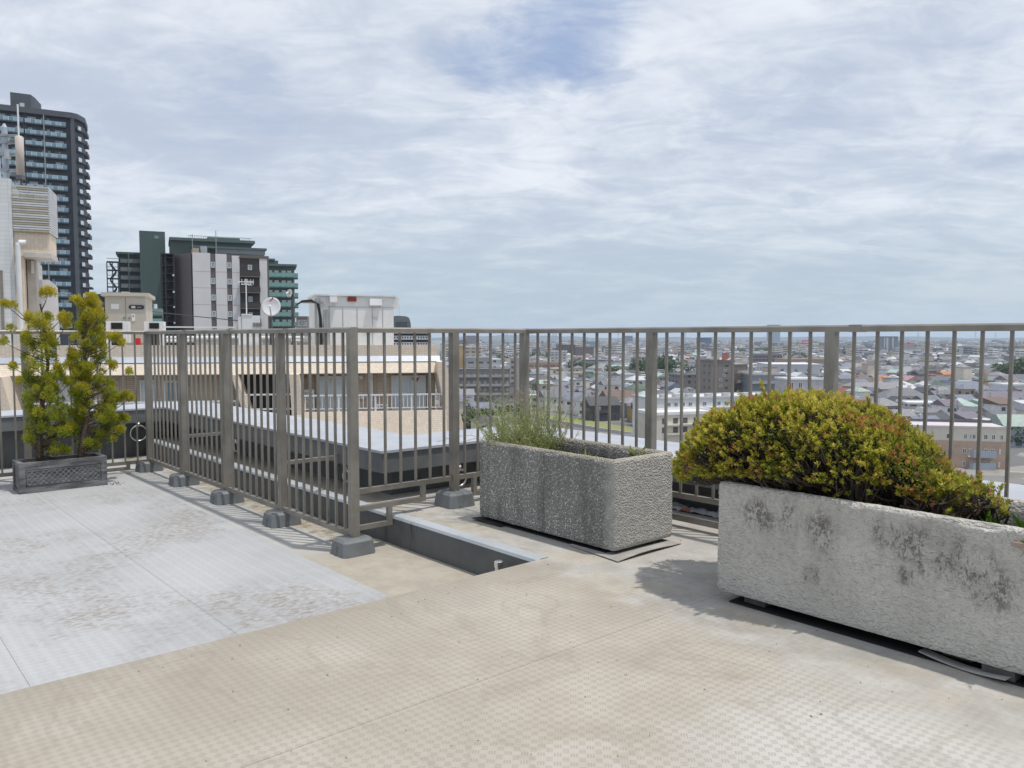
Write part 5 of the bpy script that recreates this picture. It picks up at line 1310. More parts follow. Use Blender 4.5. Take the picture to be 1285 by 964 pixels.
for k, v in enumerate((330.5, 341, 351.3, 361.5, 371.5, 382, 392)):
    b = put('gallery', MB().box(xx(149), xx(176.2), .4, 2.19, zz(v + .6), zz(v)), M_gr, ga)
    put('guard', MB().box(xx(151.5), xx(176.2), .4, .55, zz(v), zz(v - 4.6)), M_gslab, b)
put('downpipe', MB().box(xx(162) - .12, xx(162) + .12, .1, .3, 0, zz(318)), M_gslab, ga)
mb = MB(); s0, s1 = xx(134.5), xx(149)
for k, v in enumerate(np.arange(330, 412, 10.3)):
    xa_, xb_ = (s0 + .8, s1 - .6) if k % 2 else (s1 - .6, s0 + .8)
    za, zb2 = zz(v + 10.3), zz(v)
    mb.add([(xa_, 0, za), (xb_, 0, zb2), (xb_, 0, zb2 - 1.0), (xa_, 0, za - 1.0), (xa_, 1.4, za), (xb_, 1.4, zb2), (xb_, 1.4, zb2 - 1.0), (xa_, 1.4, za - 1.0)], [(0, 1, 2, 3), (7, 6, 5, 4), (0, 4, 5, 1), (2, 6, 7, 3), (1, 5, 6, 2), (4, 0, 3, 7)])
    mb.box(s0, s1, -.2, 3.4, zb2 - .2, zb2 + .1); mb.box(s0, s1, -.2, -.1, zb2 + .9, zb2 + 1.05)
for u in (134.6, 141.5, 148.6): mb.box(xx(u) - .16, xx(u) + .16, -.4, -.1, 0, zz(331))
put('outdoor_stair', mb, paint((.040, .046, .058), .6, 0, 0), ga)
put('low_wing', MB().box(xx(110), xx(134), 2, 14, 0, zz(372)), M_grd, ga); put('low_wing_roof', MB().box(xx(108), xx(134), 1, 14, zz(372) + .01, zz(370)), M_gr, ga)
for v in (384, 395): put('balcony', MB().box(xx(110), xx(134), .8, 1.99, zz(v), zz(v - 4.5)), M_gslab, ga)
# stepped right wing (nearer)
put('upper_block', MB().box(xx(214), xx(313), -8, 12, 0, zz(307, 260)), M_grd, ga); put('upper_roof', MB().box(xx(213), xx(317), -9.5, 12, zz(307, 260) + .01, zz(303.6, 260)), M_gr, ga)
put('penthouse', MB().box(xx(260), xx(300), -6, 6, zz(303.6, 280), zz(300.8, 280)), M_gr, ga)
put('upper_roof', MB().box(xx(240), xx(330), -12, 10, zz(317.5, 300), zz(315, 300)), M_gr, ga); put('terrace_wall', MB().box(xx(268), xx(328), -11.6, 9, zz(323, 300), zz(317.6, 300)), M_gslab, ga)
mb = MB(); zr_ = zz(300.5, 260)
for k in range(30): mb.box(xx(236 + k * 2.6), xx(236 + k * 2.6) + .1, -9.2, -9.1, zz(303.6, 260), zz(300.6, 260))
mb.box(xx(236), xx(312), -9.2, -9.1, zz(300.9, 260), zz(300.4, 260)); put('roof_rail', mb, M_gslab, ga)
GB = Fac(318, 238.0, 17); z2_ = lambda v, u=350: GB.z(u, v); x2_ = lambda u, v=370: GB.x(u, v)
gb = fthing(GB, 'green_apartments', 'nearer green apartment wing with glazed pale green balconies, right of the hotel', 'building')
put('wall', MB().box(0, x2_(370), 1.6, 14, 0, z2_(334)), M_gr, gb); put('roof', MB().box(-1, x2_(373), -.2, 14, z2_(334) + .01, z2_(331.3)), M_gr, gb)
put('roof_step', MB().box(0, x2_(350), 3, 14, z2_(331.3), z2_(326)), M_gr, gb); put('roof_step', MB().box(0, x2_(346), 2, 14, z2_(326.01), z2_(324)), M_gr, gb)
for k, v in enumerate((347.5, 360, 372.3, 384.7, 397, 409.3, 421.6)):
    balcony(gb, 0, x2_(369.7), 1.59, z2_(v), 1.5, 3, M_gr, M_gslab, M_ggl, 1.3, railh=1.3)
    sb = put('balcony', MB().box(x2_(370.1), x2_(374.6), 1.8, 6, z2_(v) - .3, z2_(v)), M_gr, gb); put('guard', MB().box(x2_(370.1), x2_(374.6), 1.75, 1.82, z2_(v) + .01, z2_(v) + 1.3), M_ggl, sb)
    for u in (337, 345, 354, 361):
        window(gb, x2_(u), x2_(u + 5), 1.6, z2_(v) + .05, z2_(v) + 2.0, M_wframe, M_curt, 2, .1)
# teal glazed low roof glimpsed beside the plant room
GC = Fac(184, 120.0, 22); z3_ = lambda v: GC.z(195, v)
gc = fthing(GC, 'teal_annex', 'low teal railed annex between the plant room and the dark outdoor stair', 'building')
put('wall', MB().box(0, GC.x(204), 0, 8, 0, z3_(397)), M_grd, gc); put('roof', MB().box(0, GC.x(204), -.4, 8, z3_(397) + .01, z3_(394.5)), M_gr, gc); put('deck', MB().box(GC.x(190), GC.x(204), 1, 6, z3_(394.5), z3_(387)), paint((.20, .30, .29), .5), gc)
put('guard', MB().box(0, GC.x(204), -.5, -.42, z3_(405), z3_(400)), M_ggl, gc); put('chimney', MB().tube([(GC.x(195.5), 2, z3_(387)), (GC.x(195.5), 2, z3_(381))], .25, 8), M_white, gc)
# grey round-shouldered building and white balcony block just left of the gap
GD = Fac(494, 150.0, 8); z4 = lambda v: GD.z(505, v)
gd = fthing(GD, 'arched_building', 'grey building with a curved shoulder, dark glass and white balcony rows behind the shelter', 'building')
pts = [(0, z4(415)), (GD.x(516), z4(415)), (GD.x(515.5), z4(405)), (GD.x(513.5), z4(399)), (GD.x(510), z4(397)), (GD.x(499), z4(396.3)), (0, z4(397))]
put('crown', MB().profile_y(pts[::-1], 0, 14), paint((.16, .175, .19), .4, .2, .15, .3), gd)
put('glazing', MB().box(GD.x(497), GD.x(511), -.1, -.001, z4(413), z4(404)), M_glassd, gd)
mb = MB().box(0, GD.x(541), .8, 14, 0, z4(415.2)); put('wall', mb, paint((.14, .14, .15), .6), gd)
for v in (416.2, 424.0, 432.0):
    b = put('balcony', MB().box(-.2, GD.x(541.5), -1.0, .79, z4(v + 2.2), z4(v + 1.2)), M_white, gd); mb = MB()
    for k in range(14): xq = GD.x(496 + k * 3.3); mb.box(xq, xq + .26, -1.0, -.9, z4(v + 1.2), z4(v - 2.6))
    mb.box(-.2, GD.x(541.5), -1.0, -.92, z4(v - 1.6), z4(v - 2.6)); put('guard', mb, M_wlite, b)
put('aerial', MB().tube([(GD.x(501.5), 3, z4(397)), (GD.x(501.5), 3, z4(381))], .05, 4), M_wframe, gd)
# grey flats glimpsed between dish and cable rack
GE = Fac(372, 130.0); z5 = lambda v: GE.z(385, v)
ge = fthing(GE, 'grey_flats', 'small grey flats glimpsed under the cable rack arm', 'building')
put('wall', MB().box(0, GE.x(400), 0, 10, 0, z5(399)), paint((.34, .33, .32), .6), ge); put('roof', MB().box(-.3, GE.x(386.5), -.5, 10, z5(399) + .01, z5(397)), paint((.2, .2, .21), .6), ge)
for u in (374.5, 380.5): window(ge, GE.x(u), GE.x(u + 4), 0, z5(409), z5(402), M_wframe, M_glassd, 2)
# overhead wire from the tower to the hotel
wire = MB(); pa, pb_ = P(-20, 322, 140), P(305, 403, 60); pts = [pa.lerp(pb_, k / 20) + Vector((0, 0, -2.2 * math.sin(math.pi * k / 20))) for k in range(21)]
tag(put('overhead_wire', MB().tube(pts, .035, 4), paint((.06, .06, .06), .6, 0, 0)), 'thin black overhead wire sagging in front of the dark tower and the hotel', 'wire')
# ================================================================== the city on the plain
def mat_ground():
    m, N, b = newmat('town_ground'); co = nn(N.nt, 'ShaderNodeTexCoord').outputs['Object']
    v = N.voro(N.mapping(co, (.07, .07, 1)), 1.0, out='Color'); h = N.sep(v)[0]
    c = N.ramp(h, [(0, (.14, .14, .14)), (.35, (.20, .195, .185)), (.55, (.27, .26, .245)), (.80, (.10, .12, .07)), (.86, (.24, .22, .19)), (1, (.17, .17, .17))], 'CONSTANT')
    N.L(c, b.inputs['Base Color']); b.inputs['Roughness'].default_value = .9; return m
mb = MB(); R0 = 14000
mb.add([(-R0, -400, 0), (R0, -400, 0), (R0, R0, 0), (-R0, R0, 0)], [(0, 1, 2, 3)])
o = put('ground', mb, mat_ground(), None, (0, 0, GZ)); o['kind'] = 'structure'
WH = EZ - GZ                                   # eye height above the town
def depth(v): return WH * F / (v - HOR)
# low wooded hills on the horizon
mb = MB(); vs = []; fs = []; nx = 220
for r_, hh in ((0, 0), (1, 1), (2, .8), (3, 0)):
    for i in range(nx + 1):
        x = -5200 + 13500 * i / nx; y = 7200 + r_ * 900 + 500 * mn.noise(Vector((x * .0004, 3, r_)))
        z = hh * (34 + 26 * mn.noise(Vector((x * .0011, 1.5, 0))) + 9 * mn.noise(Vector((x * .007, 7.7, 0))) + 4 * mn.noise(Vector((x * .03, 2.7, 0)))); vs.append((x, y, max(.0, z)))
for r_ in range(3):
    for i in range(nx): k = r_ * (nx + 1) + i; fs.append((k, k + 1, k + nx + 2, k + nx + 1))
mb.add(vs, fs); o = put('hills', mb, paint((.035, .055, .045), .9, 0, .3, .004), None, (0, 0, GZ - .5)); o['kind'] = 'structure'

def facade(wall, win=(.07, .08, .10), fx=3.0, fz=2.9, wx=.5, wz=.42, slab=None):
    k = ('fac', wall, win, fx, fz, wx, wz, slab)
    if k in _mc: return _mc[k]
    m, N, b = newmat('facade'); co = nn(N.nt, 'ShaderNodeTexCoord').outputs['Object']; x, y, z = N.sep(co)
    a = N.m('ABSOLUTE', N.m('SUBTRACT', N.m('FRACT', N.m('DIVIDE', N.m('ADD', N.m('ADD', x, y), 500), fx)), .5))
    c = N.m('ABSOLUTE', N.m('SUBTRACT', N.m('FRACT', N.m('DIVIDE', N.m('ADD', z, .2), fz)), .5))
    mask = N.m('MULTIPLY', N.m('LESS_THAN', a, wx / 2), N.m('LESS_THAN', c, wz / 2))
    nz = N.sep(nn(N.nt, 'ShaderNodeNewGeometry').outputs['Normal'])[2]
    mask = N.m('MULTIPLY', mask, N.m('LESS_THAN', N.m('ABSOLUTE', nz), .5))
    col = N.mix(mask, N.mix(N.noise(co, .4, 3, .5), tuple(q * .88 for q in wall), tuple(q * 1.05 for q in wall)), win)
    if slab: col = N.mix(N.m('MULTIPLY', N.m('GREATER_THAN', c, .40), N.m('LESS_THAN', N.m('ABSOLUTE', nz), .5)), col, slab)
    N.L(col, b.inputs['Base Color']); b.inputs['Roughness'].default_value = .6; _mc[k] = m; return m
LM = []                                        # footprints that the houses keep clear of
ANCH = []                                      # (u, depth, phrase) used in the house labels
def keep(F_, w, d, pad=3):
    c = F_.o + F_.dx * (w / 2) + F_.dn * (d / 2); LM.append((c.x, c.y, F_.psi, w / 2 + pad, d / 2 + pad))
def near_anchor(u, Y): return None
def blockb(name, label, cat, u0, u1, vt, Y, psi, d, wallm, roofm=None, anchor=None, parapet=.5, group=None):
    F_ = Fac(u0, Y, psi); w = F_.x(u1); h = F_.z(u0, vt); r = fthing(F_, name, label, cat, group)
    put('wall', MB().box(0, w, 0, d, 0, h), wallm, r)
    mb = MB(); mb.box(-.25, w + .25, -.25, d + .25, h + .001, h + .25); e = .3
    if parapet:
        mb.box(-.25, w + .25, -.25, -.25 + e, h + .25, h + .25 + parapet); mb.box(-.25, w + .25, d + .25 - e, d + .25, h + .25, h + .25 + parapet)
        mb.box(-.25, -.25 + e, -.25 + e, d + .25 - e, h + .25, h + .25 + parapet); mb.box(w + .25 - e, w + .25, -.25 + e, d + .25 - e, h + .25, h + .25 + parapet)
    put('roof', mb, roofm or paint((.42, .42, .43), .7, 0, .15, .3), r); keep(F_, w, d)
    if anchor: ANCH.append(((u0 + u1) / 2, Y, anchor))
    return F_, r, w, h
c_white = paint((.74, .745, .75), .6, 0, .08, .5); c_cream = paint((.62, .58, .50), .6, 0, .08, .5); c_grey = paint((.30, .30, .31), .6, 0, .1, .5)
c_dkg = paint((.10, .10, .105), .6, 0, .12, .5); c_brown = paint((.17, .145, .125), .6, 0, .1, .5); c_slate = paint((.13, .135, .15), .6, 0, .15, .8); c_lrf = paint((.50, .49, .50), .7, 0, .12, .4)
c_gl = mat_glass((.06, .08, .10), .15); c_gl2 = mat_glass((.12, .16, .19), .15)

# --- four storey flats at the lower right
AP = Fac(1164, 196.0, -13); zz = lambda v, u=1200: AP.z(u, v); xx = lambda u, v=560: AP.x(u, v)
ap = fthing(AP, 'apartment_block', 'cream and tan apartment block with pale blue balconies behind the azalea', 'building'); w = xx(1265, 550); hT = zz(537)
M_tb = paint((.45, .335, .26), .65, 0, .12, .4); M_bal = paint((.36, .42, .50), .5, 0, .05, .5)
zm = zz(553)
put('wall', MB().box(-12, w, 0, 12, 0, zm), M_tb, ap); put('upper_wall', MB().box(-10.5, w + .02, -.02, 12.02, zm + .001, hT), c_cream, ap)
mb = MB(); mb.box(-10.7, w + .2, -.2, 12.2, hT + .001, hT + .2); mb.box(-10.7, w + .2, 11.9, 12.2, hT + .2, hT + .9, 1); mb.box(-10.7, w + .2, -.2, .0, hT + .2, hT + .5); put('roof', mb, [paint((.58, .53, .54), .7, 0, .08, .3), c_slate], ap)
put('corner_wall', MB().add([(-10.5, -.03, zm), (xx(1187), -.03, zm), (xx(1193), -.03, zm + 2.2), (xx(1182), -.03, hT), (-10.5, -.03, hT)], [(0, 1, 2, 3, 4)]), c_cream, ap)
for v in (566.5, 581.5, 597):
    b = put('balcony', MB().box(xx(1214.5), xx(1247), -1.6, -.03, zz(v) - 1.15, zz(v) - 1.0), c_white, ap)
    put('guard', MB().box(xx(1219), xx(1247.5), -1.7, -1.58, zz(v) - 1.2, zz(v) + .5), M_bal, b); put('side_guard', MB().box(xx(1214.5), xx(1219) - .01, -1.69, -1.59, zz(v) - 1.2, zz(v) + .5), c_grey, b)
for v0, us in ((547, ((1187, 1194), (1209, 1213), (1216, 1219), (1219.6, 1224), (1234, 1239), (1244, 1248.5), (1254.5, 1258.5))), (565, ((1191, 1195), (1208, 1212.5), (1216, 1219), (1235, 1240), (1243, 1248), (1254, 1256))), (581, ((1208, 1212), (1219, 1223), (1234, 1239), (1243, 1247), (1253.5, 1255.5))), (593, ((1236, 1240), (1253, 1257)))):
    for ua, ub in us: window(ap, xx(ua), xx(ub), -.03, zz(v0 + 3.6), zz(v0 - 2.6), M_wframe, c_gl, 2, .09)
put('garden_wall', MB().box(xx(1240), xx(1300), -12, -11.5, 0, 1.3), c_cream, ap)
keep(AP, w, 14, 8); keep(AP, -12, 14, 8); ANCH.append((1215, 196, 'cream and tan apartment block'))

# --- long white flats and the cream flats before them
F_, r, w, h = blockb('apartment_block', 'long low white apartment block with small dark windows, left of the azalea', 'building', 818, 985, 501.5, 236, 16, 13, c_white, paint((.60, .61, .63), .6, 0, .08, .3), 'long white apartment block', .3)
for v in (508, 521, 533):
    for k, u in enumerate(range(838, 968, 9)):
        if (k + v) % 7 == 3: continue
        window(r, F_.x(u), F_.x(u + 4.6), 0, F_.z(818, v + 3.0), F_.z(818, v - 2.2), M_wframe, c_gl2, 2, .1)
    put('ledge', MB().box(F_.x(838), F_.x(980), -.5, -.002, F_.z(818, v + 4.8) - .25, F_.z(818, v + 4.8)), c_white, r)
for u in (835, 852, 868, 893, 915, 940): put('roof_unit', MB().box(F_.x(u), F_.x(u) + 1.8, 2, 4, h + .26, h + 1.3), c_lrf, r)
put('dome_light', MB().sphere((F_.x(866), 6, h + .3), 2.6, 14, 8, 0, (1, 1, .45)), paint((.40, .47, .46), .5), r)
F_, r, w, h = blockb('apartment_block', 'cream low flats with dark recessed balconies, just left of the azalea', 'building', 822, 905, 521.5, 198, 18, 10, c_cream, c_white, 'cream low flats')
for v in (528.5, 540):
    for u in (832, 846, 858, 872): put('recess', MB().box(F_.x(u), F_.x(u + 6), -.06, -.002, F_.z(822, v + 4), F_.z(822, v - 3)), c_dkg, r)
    put('ledge', MB().box(F_.x(836), F_.x(895), -1.0, -.003, F_.z(822, v + 6.5), F_.z(822, v + 4.4)), c_cream, r)
put('dark_box', MB().box(F_.x(868), F_.x(876), -1.6, -1.02, F_.z(822, 537), F_.z(822, 531)), c_dkg, r)

# --- hand placed buildings, each as in the view: label, u0,u1, top row, depth, turn, depth of body, wall, roof
def slabs(F_, r, w, h, n, mat_, d=1.2, rail=None):
    for k in range(n):
        z = h * (k + .12) / n; b = put('balcony', MB().box(.3, w - .3, -d, -.003, z, z + .25), mat_, r)
        put('guard', MB().box(.3, w - .3, -d - .02, -d + .12, z + .26, z + 1.2), rail or mat_, b)
q = blockb('apartment_block', 'dark taupe apartment block with stepped side balconies beyond the white flats', 'building', 893, 922, 455, 335, 10, 16, facade((.235, .21, .19), (.07, .07, .075), 5.2, 3.1, .3, .3), c_brown, 'dark taupe apartment block')
F2 = Fac(922.5, 337, 38); w2 = F2.x(941); side = put('balcony_wing', MB().box(0, w2, .9, 10, 0, F2.z(922.5, 462)), c_brown, q[1])
q[1].location = q[1].location; side.parent = None; bpy.data.objects.remove(side)
bw = fthing(F2, 'balcony_wing', 'grey brown balcony wing on the right of the dark taupe apartment block', 'building'); put('wall', MB().box(0, w2, .9, 10, 0, F2.z(922.5, 458)), c_brown, bw); slabs(F2, bw, w2, F2.z(922.5, 458), 5, paint((.30, .285, .27), .6, 0, .1), 1.3)
put('roof', MB().box(-.2, w2 + .2, .6, 10.2, F2.z(922.5, 458) + .01, F2.z(922.5, 457)), c_grey, bw); keep(F2, w2, 10)
for v, u in ((465, 909), (471, 908), (476.5, 903.5), (484.5, 904)): window(q[1], q[0].x(u), q[0].x(u + 3), 0, q[0].z(893, v + 1.6), q[0].z(893, v - 1.2), M_wframe, c_gl2, 1, .12)
blockb('apartment_block', 'small charcoal flats with dark stair slots between the trees and the taupe block', 'building', 852, 874, 471, 385, 14, 11, facade((.19, .175, .17), (.04, .04, .045), 3.6, 3.0, .4, .5), c_grey, 'small charcoal flats')
q = blockb('apartment_block', 'pale blue grey flats with continuous gallery balconies, right of the taupe block', 'building', 943, 987, 471, 330, 6, 10, paint((.26, .28, .31), .6, 0, .1), c_lrf, 'pale blue grey flats'); slabs(*q, 4, paint((.40, .42, .45), .6, 0, .05), 1.4)
q = blockb('apartment_block', 'white and glass low block with two large dark windows above the azalea', 'building', 988, 1035, 477, 300, 2, 12, c_lrf, c_white, 'white and glass low block', .4)
for u in (992, 1003, 1014): window(q[1], q[0].x(u), q[0].x(u + 5), 0, q[0].z(988, 490), q[0].z(988, 480), M_wframe, c_gl, 2, .15)
blockb('warehouse', 'long white roofed warehouse beyond the pale blue grey flats', 'building', 967, 1032, 457.5, 560, -4, 40, facade((.55, .57, .60), (.16, .18, .22), 9, 6, .25, .3), paint((.66, .66, .68), .6, 0, .05, .2), 'long white warehouse', 0)
blockb('hall', 'tan flat roofed hall behind the long white warehouse', 'building', 985, 1052, 451.5, 700, -2, 30, paint((.40, .30, .23), .7), paint((.42, .33, .27), .7, 0, .1, .1), 'tan flat hall', .6)
blockb('apartment_block', 'dark stepped brick flats in front of the wood, above the warehouse', 'building', 948, 982, 445, 760, 0, 18, facade((.17, .14, .14), (.05, .05, .06), 3.4, 3, .5, .5, (.26, .24, .24)), c_grey, 'dark stepped brick flats')
q = blockb('supermarket', 'long mustard coloured store with a red and white roof sign', 'building', 990, 1034, 434.5, 1550, 0, 60, paint((.46, .37, .23), .7, 0, .1, .05), paint((.42, .35, .24), .7), 'mustard coloured store', 1)
F3 = q[0]; sg = thing('roof_sign', 'red roof sign with white bars standing on the mustard store', 'sign', (*(F3.o + F3.dx * F3.x(1007)), F3.base + q[3] + .3), F3.psi)
wS = F3.x(1020) - F3.x(1007); put('panel', MB().box(0, wS, 1, 2.5, 0, 11), paint((.50, .03, .06), .5, 0, 0), sg)
mb = MB(); mb.box(1.5, wS - 1.5, .6, .99, 6.8, 8.6); mb.box(1.5, wS - 1.5, .6, .99, 2.6, 4.2); put('white_bar', mb, M_wframe, sg)
q = blockb('sign_tower', 'small green and white sign tower right of the tan hall', 'sign', 1015, 1021, 443.5, 1150, 0, 4, paint((.03, .28, .10), .5, 0, 0), None, None, 0); put('white_panel', MB().box(q[2] * .6, q[2] * .95, -.2, -.01, q[3] * .2, q[3] * .9), M_wframe, q[1])
blockb('office_tower', 'pale blue glass office tower rising above the rail on the horizon', 'tower', 966.5, 979, 408.5, 2450, 0, 34, facade((.32, .40, .48), (.20, .29, .38), 4.5, 3.8, .7, .55), paint((.3, .34, .38), .6), 'pale blue glass tower', 2)
blockb('office_block', 'deep blue office block on the horizon, wider than tall', 'tower', 877.5, 893, 424.5, 2100, 0, 34, facade((.055, .085, .17), (.035, .06, .13), 5, 3.8, .5, .5), paint((.08, .1, .15), .6), 'deep blue office block', 1.5)
blockb('office_block', 'slim grey blue slab on the horizon, left of the deep blue block', 'tower', 786, 794, 422.0, 2500, 0, 30, facade((.14, .19, .27), (.08, .11, .17), 5, 3.8, .5, .5), None, 'slim grey blue slab', 1.5)
blockb('office_block', 'narrow grey slab on the horizon just left of the pale blue tower', 'tower', 957.5, 963.5, 428.5, 2500, 0, 25, facade((.20, .21, .23), (.1, .12, .15), 4, 3.6, .5, .5), None, None, 1)
q = blockb('high_rise', 'twin striped grey and white residential tower over the houses at right', 'tower', 1108.5, 1127, 423.3, 1380, 0, 22, facade((.20, .225, .26), (.10, .12, .15), 2.4, 3.1, .35, .7), c_dkg, 'twin striped tower', 1.2)
for a, b_ in ((.04, .12), (.20, .34), (.60, .70)): put('white_strip', MB().box(q[2] * a, q[2] * b_, -.6, -.01, 4, q[3] - .5), paint((.50, .51, .50), .6, 0, 0), q[1])
q = blockb('tower_block', 'slim pale tower with a pink top and red dome, right of the striped tower', 'tower', 1138, 1147.5, 432, 1450, 0, 12, facade((.44, .43, .43), (.22, .22, .24), 3, 3, .5, .4), paint((.42, .16, .18), .6), 'red domed tower', 1)
put('dome', MB().sphere((q[2] * .45, 6, q[3] + 1.5), 2.9, 12, 8), paint((.42, .02, .05), .5, 0, 0), q[1]); put('pink_band', MB().box(-.1, q[2] + .1, -.3, -.01, q[3] - 4, q[3]), paint((.48, .25, .26), .6), q[1])
blockb('apartment_block', 'brown many storeyed slab block in the far left gap of the railing', 'building', 701, 722, 433.5, 1080, 4, 14, facade((.085, .068, .062), (.22, .20, .19), 3.2, 3, .25, .5), c_brown, 'brown slab block', .8)
blockb('apartment_block', 'lower brown slab block continuing right of the darker one', 'building', 723, 746, 436.5, 1060, 4, 14, facade((.14, .11, .10), (.28, .25, .24), 3.4, 3, .25, .5), c_brown, None, .8)
blockb('apartment_block', 'white terraced flats with dark stripes, below the brown slab block', 'building', 691, 711, 441.5, 820, -6, 14, facade((.54, .53, .52), (.10, .10, .11), 4, 3.1, .62, .36), c_white, 'white terraced flats', .6)
blockb('office_block', 'teal glazed office building between the brown blocks and the slim slab', 'building', 733, 748, 429, 1500, 0, 20, facade((.24, .34, .36), (.16, .27, .30), 4, 3.6, .6, .5), None, None, 1)
blockb('apartment_block', 'mauve stepped tower on the far left horizon, seen past the tan end wall', 'building', 585, 597, 421.8, 1700, 0, 30, facade((.24, .215, .23), (.15, .14, .16), 4, 3.2, .5, .4), None, None, 1)
blockb('apartment_block', 'mauve lower shoulder left of the stepped tower on the horizon', 'building', 571, 584.6, 427, 1690, 0, 30, facade((.19, .18, .20), (.12, .12, .14), 4, 3.2, .5, .4), None, None, 1)
blockb('apartment_block', 'ochre tiled flats just past the tan end wall', 'building', 566, 582, 434, 430, 6, 14, facade((.50, .36, .17), (.40, .30, .16), 2.5, 2.9, .2, .9), c_cream, 'ochre tiled flats', .4)
blockb('apartment_block', 'cream balcony flats stepping down right of the ochre flats', 'building', 583, 603, 436.5, 560, -4, 14, facade((.50, .44, .36), (.16, .14, .13), 4.2, 2.9, .55, .42), c_cream, 'cream balcony flats', .5)
blockb('apartment_block', 'grey white flats with dark galleries left of the corner post', 'building', 585, 617, 449.5, 420, 4, 12, facade((.42, .42, .42), (.10, .10, .11), 5, 2.9, .6, .35), c_lrf, 'grey white flats', .4)
blockb('apartment_block', 'white box flats with square windows, left of the corner post', 'building', 617, 628, 452, 400, 8, 10, facade((.58, .60, .62), (.09, .10, .12), 3.4, 3.1, .4, .35), c_white, None, .4)
blockb('apartment_block', 'brown and white flats beside the corner post, behind the weeds', 'building', 640, 657, 450, 430, -8, 12, facade((.46, .43, .40), (.16, .11, .09), 4.5, 2.9, .5, .45), c_lrf, 'brown and white flats', .4)
q = blockb('gallery_block', 'long dark roofed terrace with cluttered galleries beyond the end wall', 'building', 566, 640, 464, 330, 3, 12, facade((.24, .235, .235), (.48, .48, .48), 2.3, 3, .4, .35), paint((.22, .21, .20), .7), 'long dark terrace', .2); slabs(*q, 5, paint((.30, .29, .285), .7, 0, .2, 1.5), 1.6, paint((.42, .41, .40), .7, 0, .3, 1.2))
blockb('school', 'peach walled school with brown bands, left part of the view', 'building', 664, 704, 456, 640, 3, 16, facade((.44, .32, .25), (.20, .13, .11), 6, 6, .8, .25), paint((.45, .36, .30), .7), 'peach walled school', .5)
blockb('school', 'long cream school wing below the tree belt', 'building', 700, 812, 468, 560, 1, 8, paint((.55, .49, .35), .7, 0, .06, .1), c_cream, 'long cream wing', .2)
blockb('shop', 'green hoarding in front of the long cream wing', 'hoarding', 733, 745, 466.5, 548, 1, 2, paint((.10, .33, .17), .6, 0, .05), None, None, 0)
blockb('office_block', 'grey office with striped windows in the tree belt', 'building', 732, 770, 452, 700, 2, 14, facade((.30, .31, .32), (.12, .13, .15), 40, 3.4, .98, .45), c_lrf, 'grey striped office', .4)
blockb('gymnasium', 'mint roofed gymnasium half hidden by the trees', 'building', 762, 800, 460, 640, 0, 30, paint((.48, .46, .40), .7), paint((.36, .52, .46), .6, 0, .05, .2), 'mint roofed gymnasium', 0)
blockb('shop', 'cream store with a pink topped sign pylon, left of the bush top', 'building', 878, 890, 447.5, 820, 0, 16, paint((.50, .46, .37), .7), c_white, 'cream store', .5)
q = blockb('sign_pylon', 'white sign pylon with a pink cap beside the cream store', 'sign', 887.5, 893, 440.5, 815, 0, 4, c_white, paint((.50, .22, .24), .6), None, .3)
blockb('sign_pylon', 'cream blank pylon, right one of the pair by the store', 'sign', 898.5, 903.5, 441.5, 815, 0, 4, paint((.52, .48, .43), .6), c_white, None, .3)
blockb('shop', 'low orange red shop front right of the blank cream pylon', 'building', 909, 916, 443, 900, 0, 10, paint((.50, .12, .06), .6, 0, .1), None, None, .2)
blockb('shop', 'red roofed low shop among the trees, left of the dark green grove', 'building', 822, 834, 450.5, 900, 0, 10, paint((.55, .10, .08), .6, 0, .1), paint((.5, .12, .10), .6), None, .2)
blockb('hall', 'apricot walled hall right of the thick railing post', 'building', 1048, 1066, 451, 820, 0, 20, paint((.52, .36, .21), .7), paint((.52, .40, .28), .7), 'apricot hall', .3)
blockb('shed', 'long low shed with a bright blue roof among grey houses', 'building', 1097, 1130, 463.5, 700, -2, 16, paint((.35, .40, .46), .7), paint((.06, .18, .48), .5, 0, .05, .2), 'bright blue roofed shed', 0)
blockb('hall', 'ochre walled hall with a dark window band, right side of the view', 'building', 1167, 1196, 462, 690, -4, 16, facade((.48, .36, .15), (.14, .12, .09), 50, 7, .98, .25), paint((.44, .36, .22), .7), 'ochre walled hall', .3)
blockb('apartment_block', 'brick red pair of flats on the hazy horizon at right', 'building', 1215, 1232, 435, 1500, 0, 20, facade((.27, .20, .19), (.18, .14, .14), 4, 3, .4, .4), None, None, .8)
blockb('flat_building', 'white flat roofed building with dark windows, right of the azalea top', 'building', 1142, 1190, 507.5, 292, -7, 12, facade((.52, .52, .50), (.08, .09, .10), 4.2, 3.0, .55, .38), c_white, 'white flat roofed building', .5)
blockb('flat_building', 'white modern house block with a roof ledge at the right edge', 'building', 1261, 1300, 484, 360, -4, 12, facade((.58, .58, .56), (.10, .11, .12), 6, 3.2, .4, .3), c_white, 'white modern block', .5)

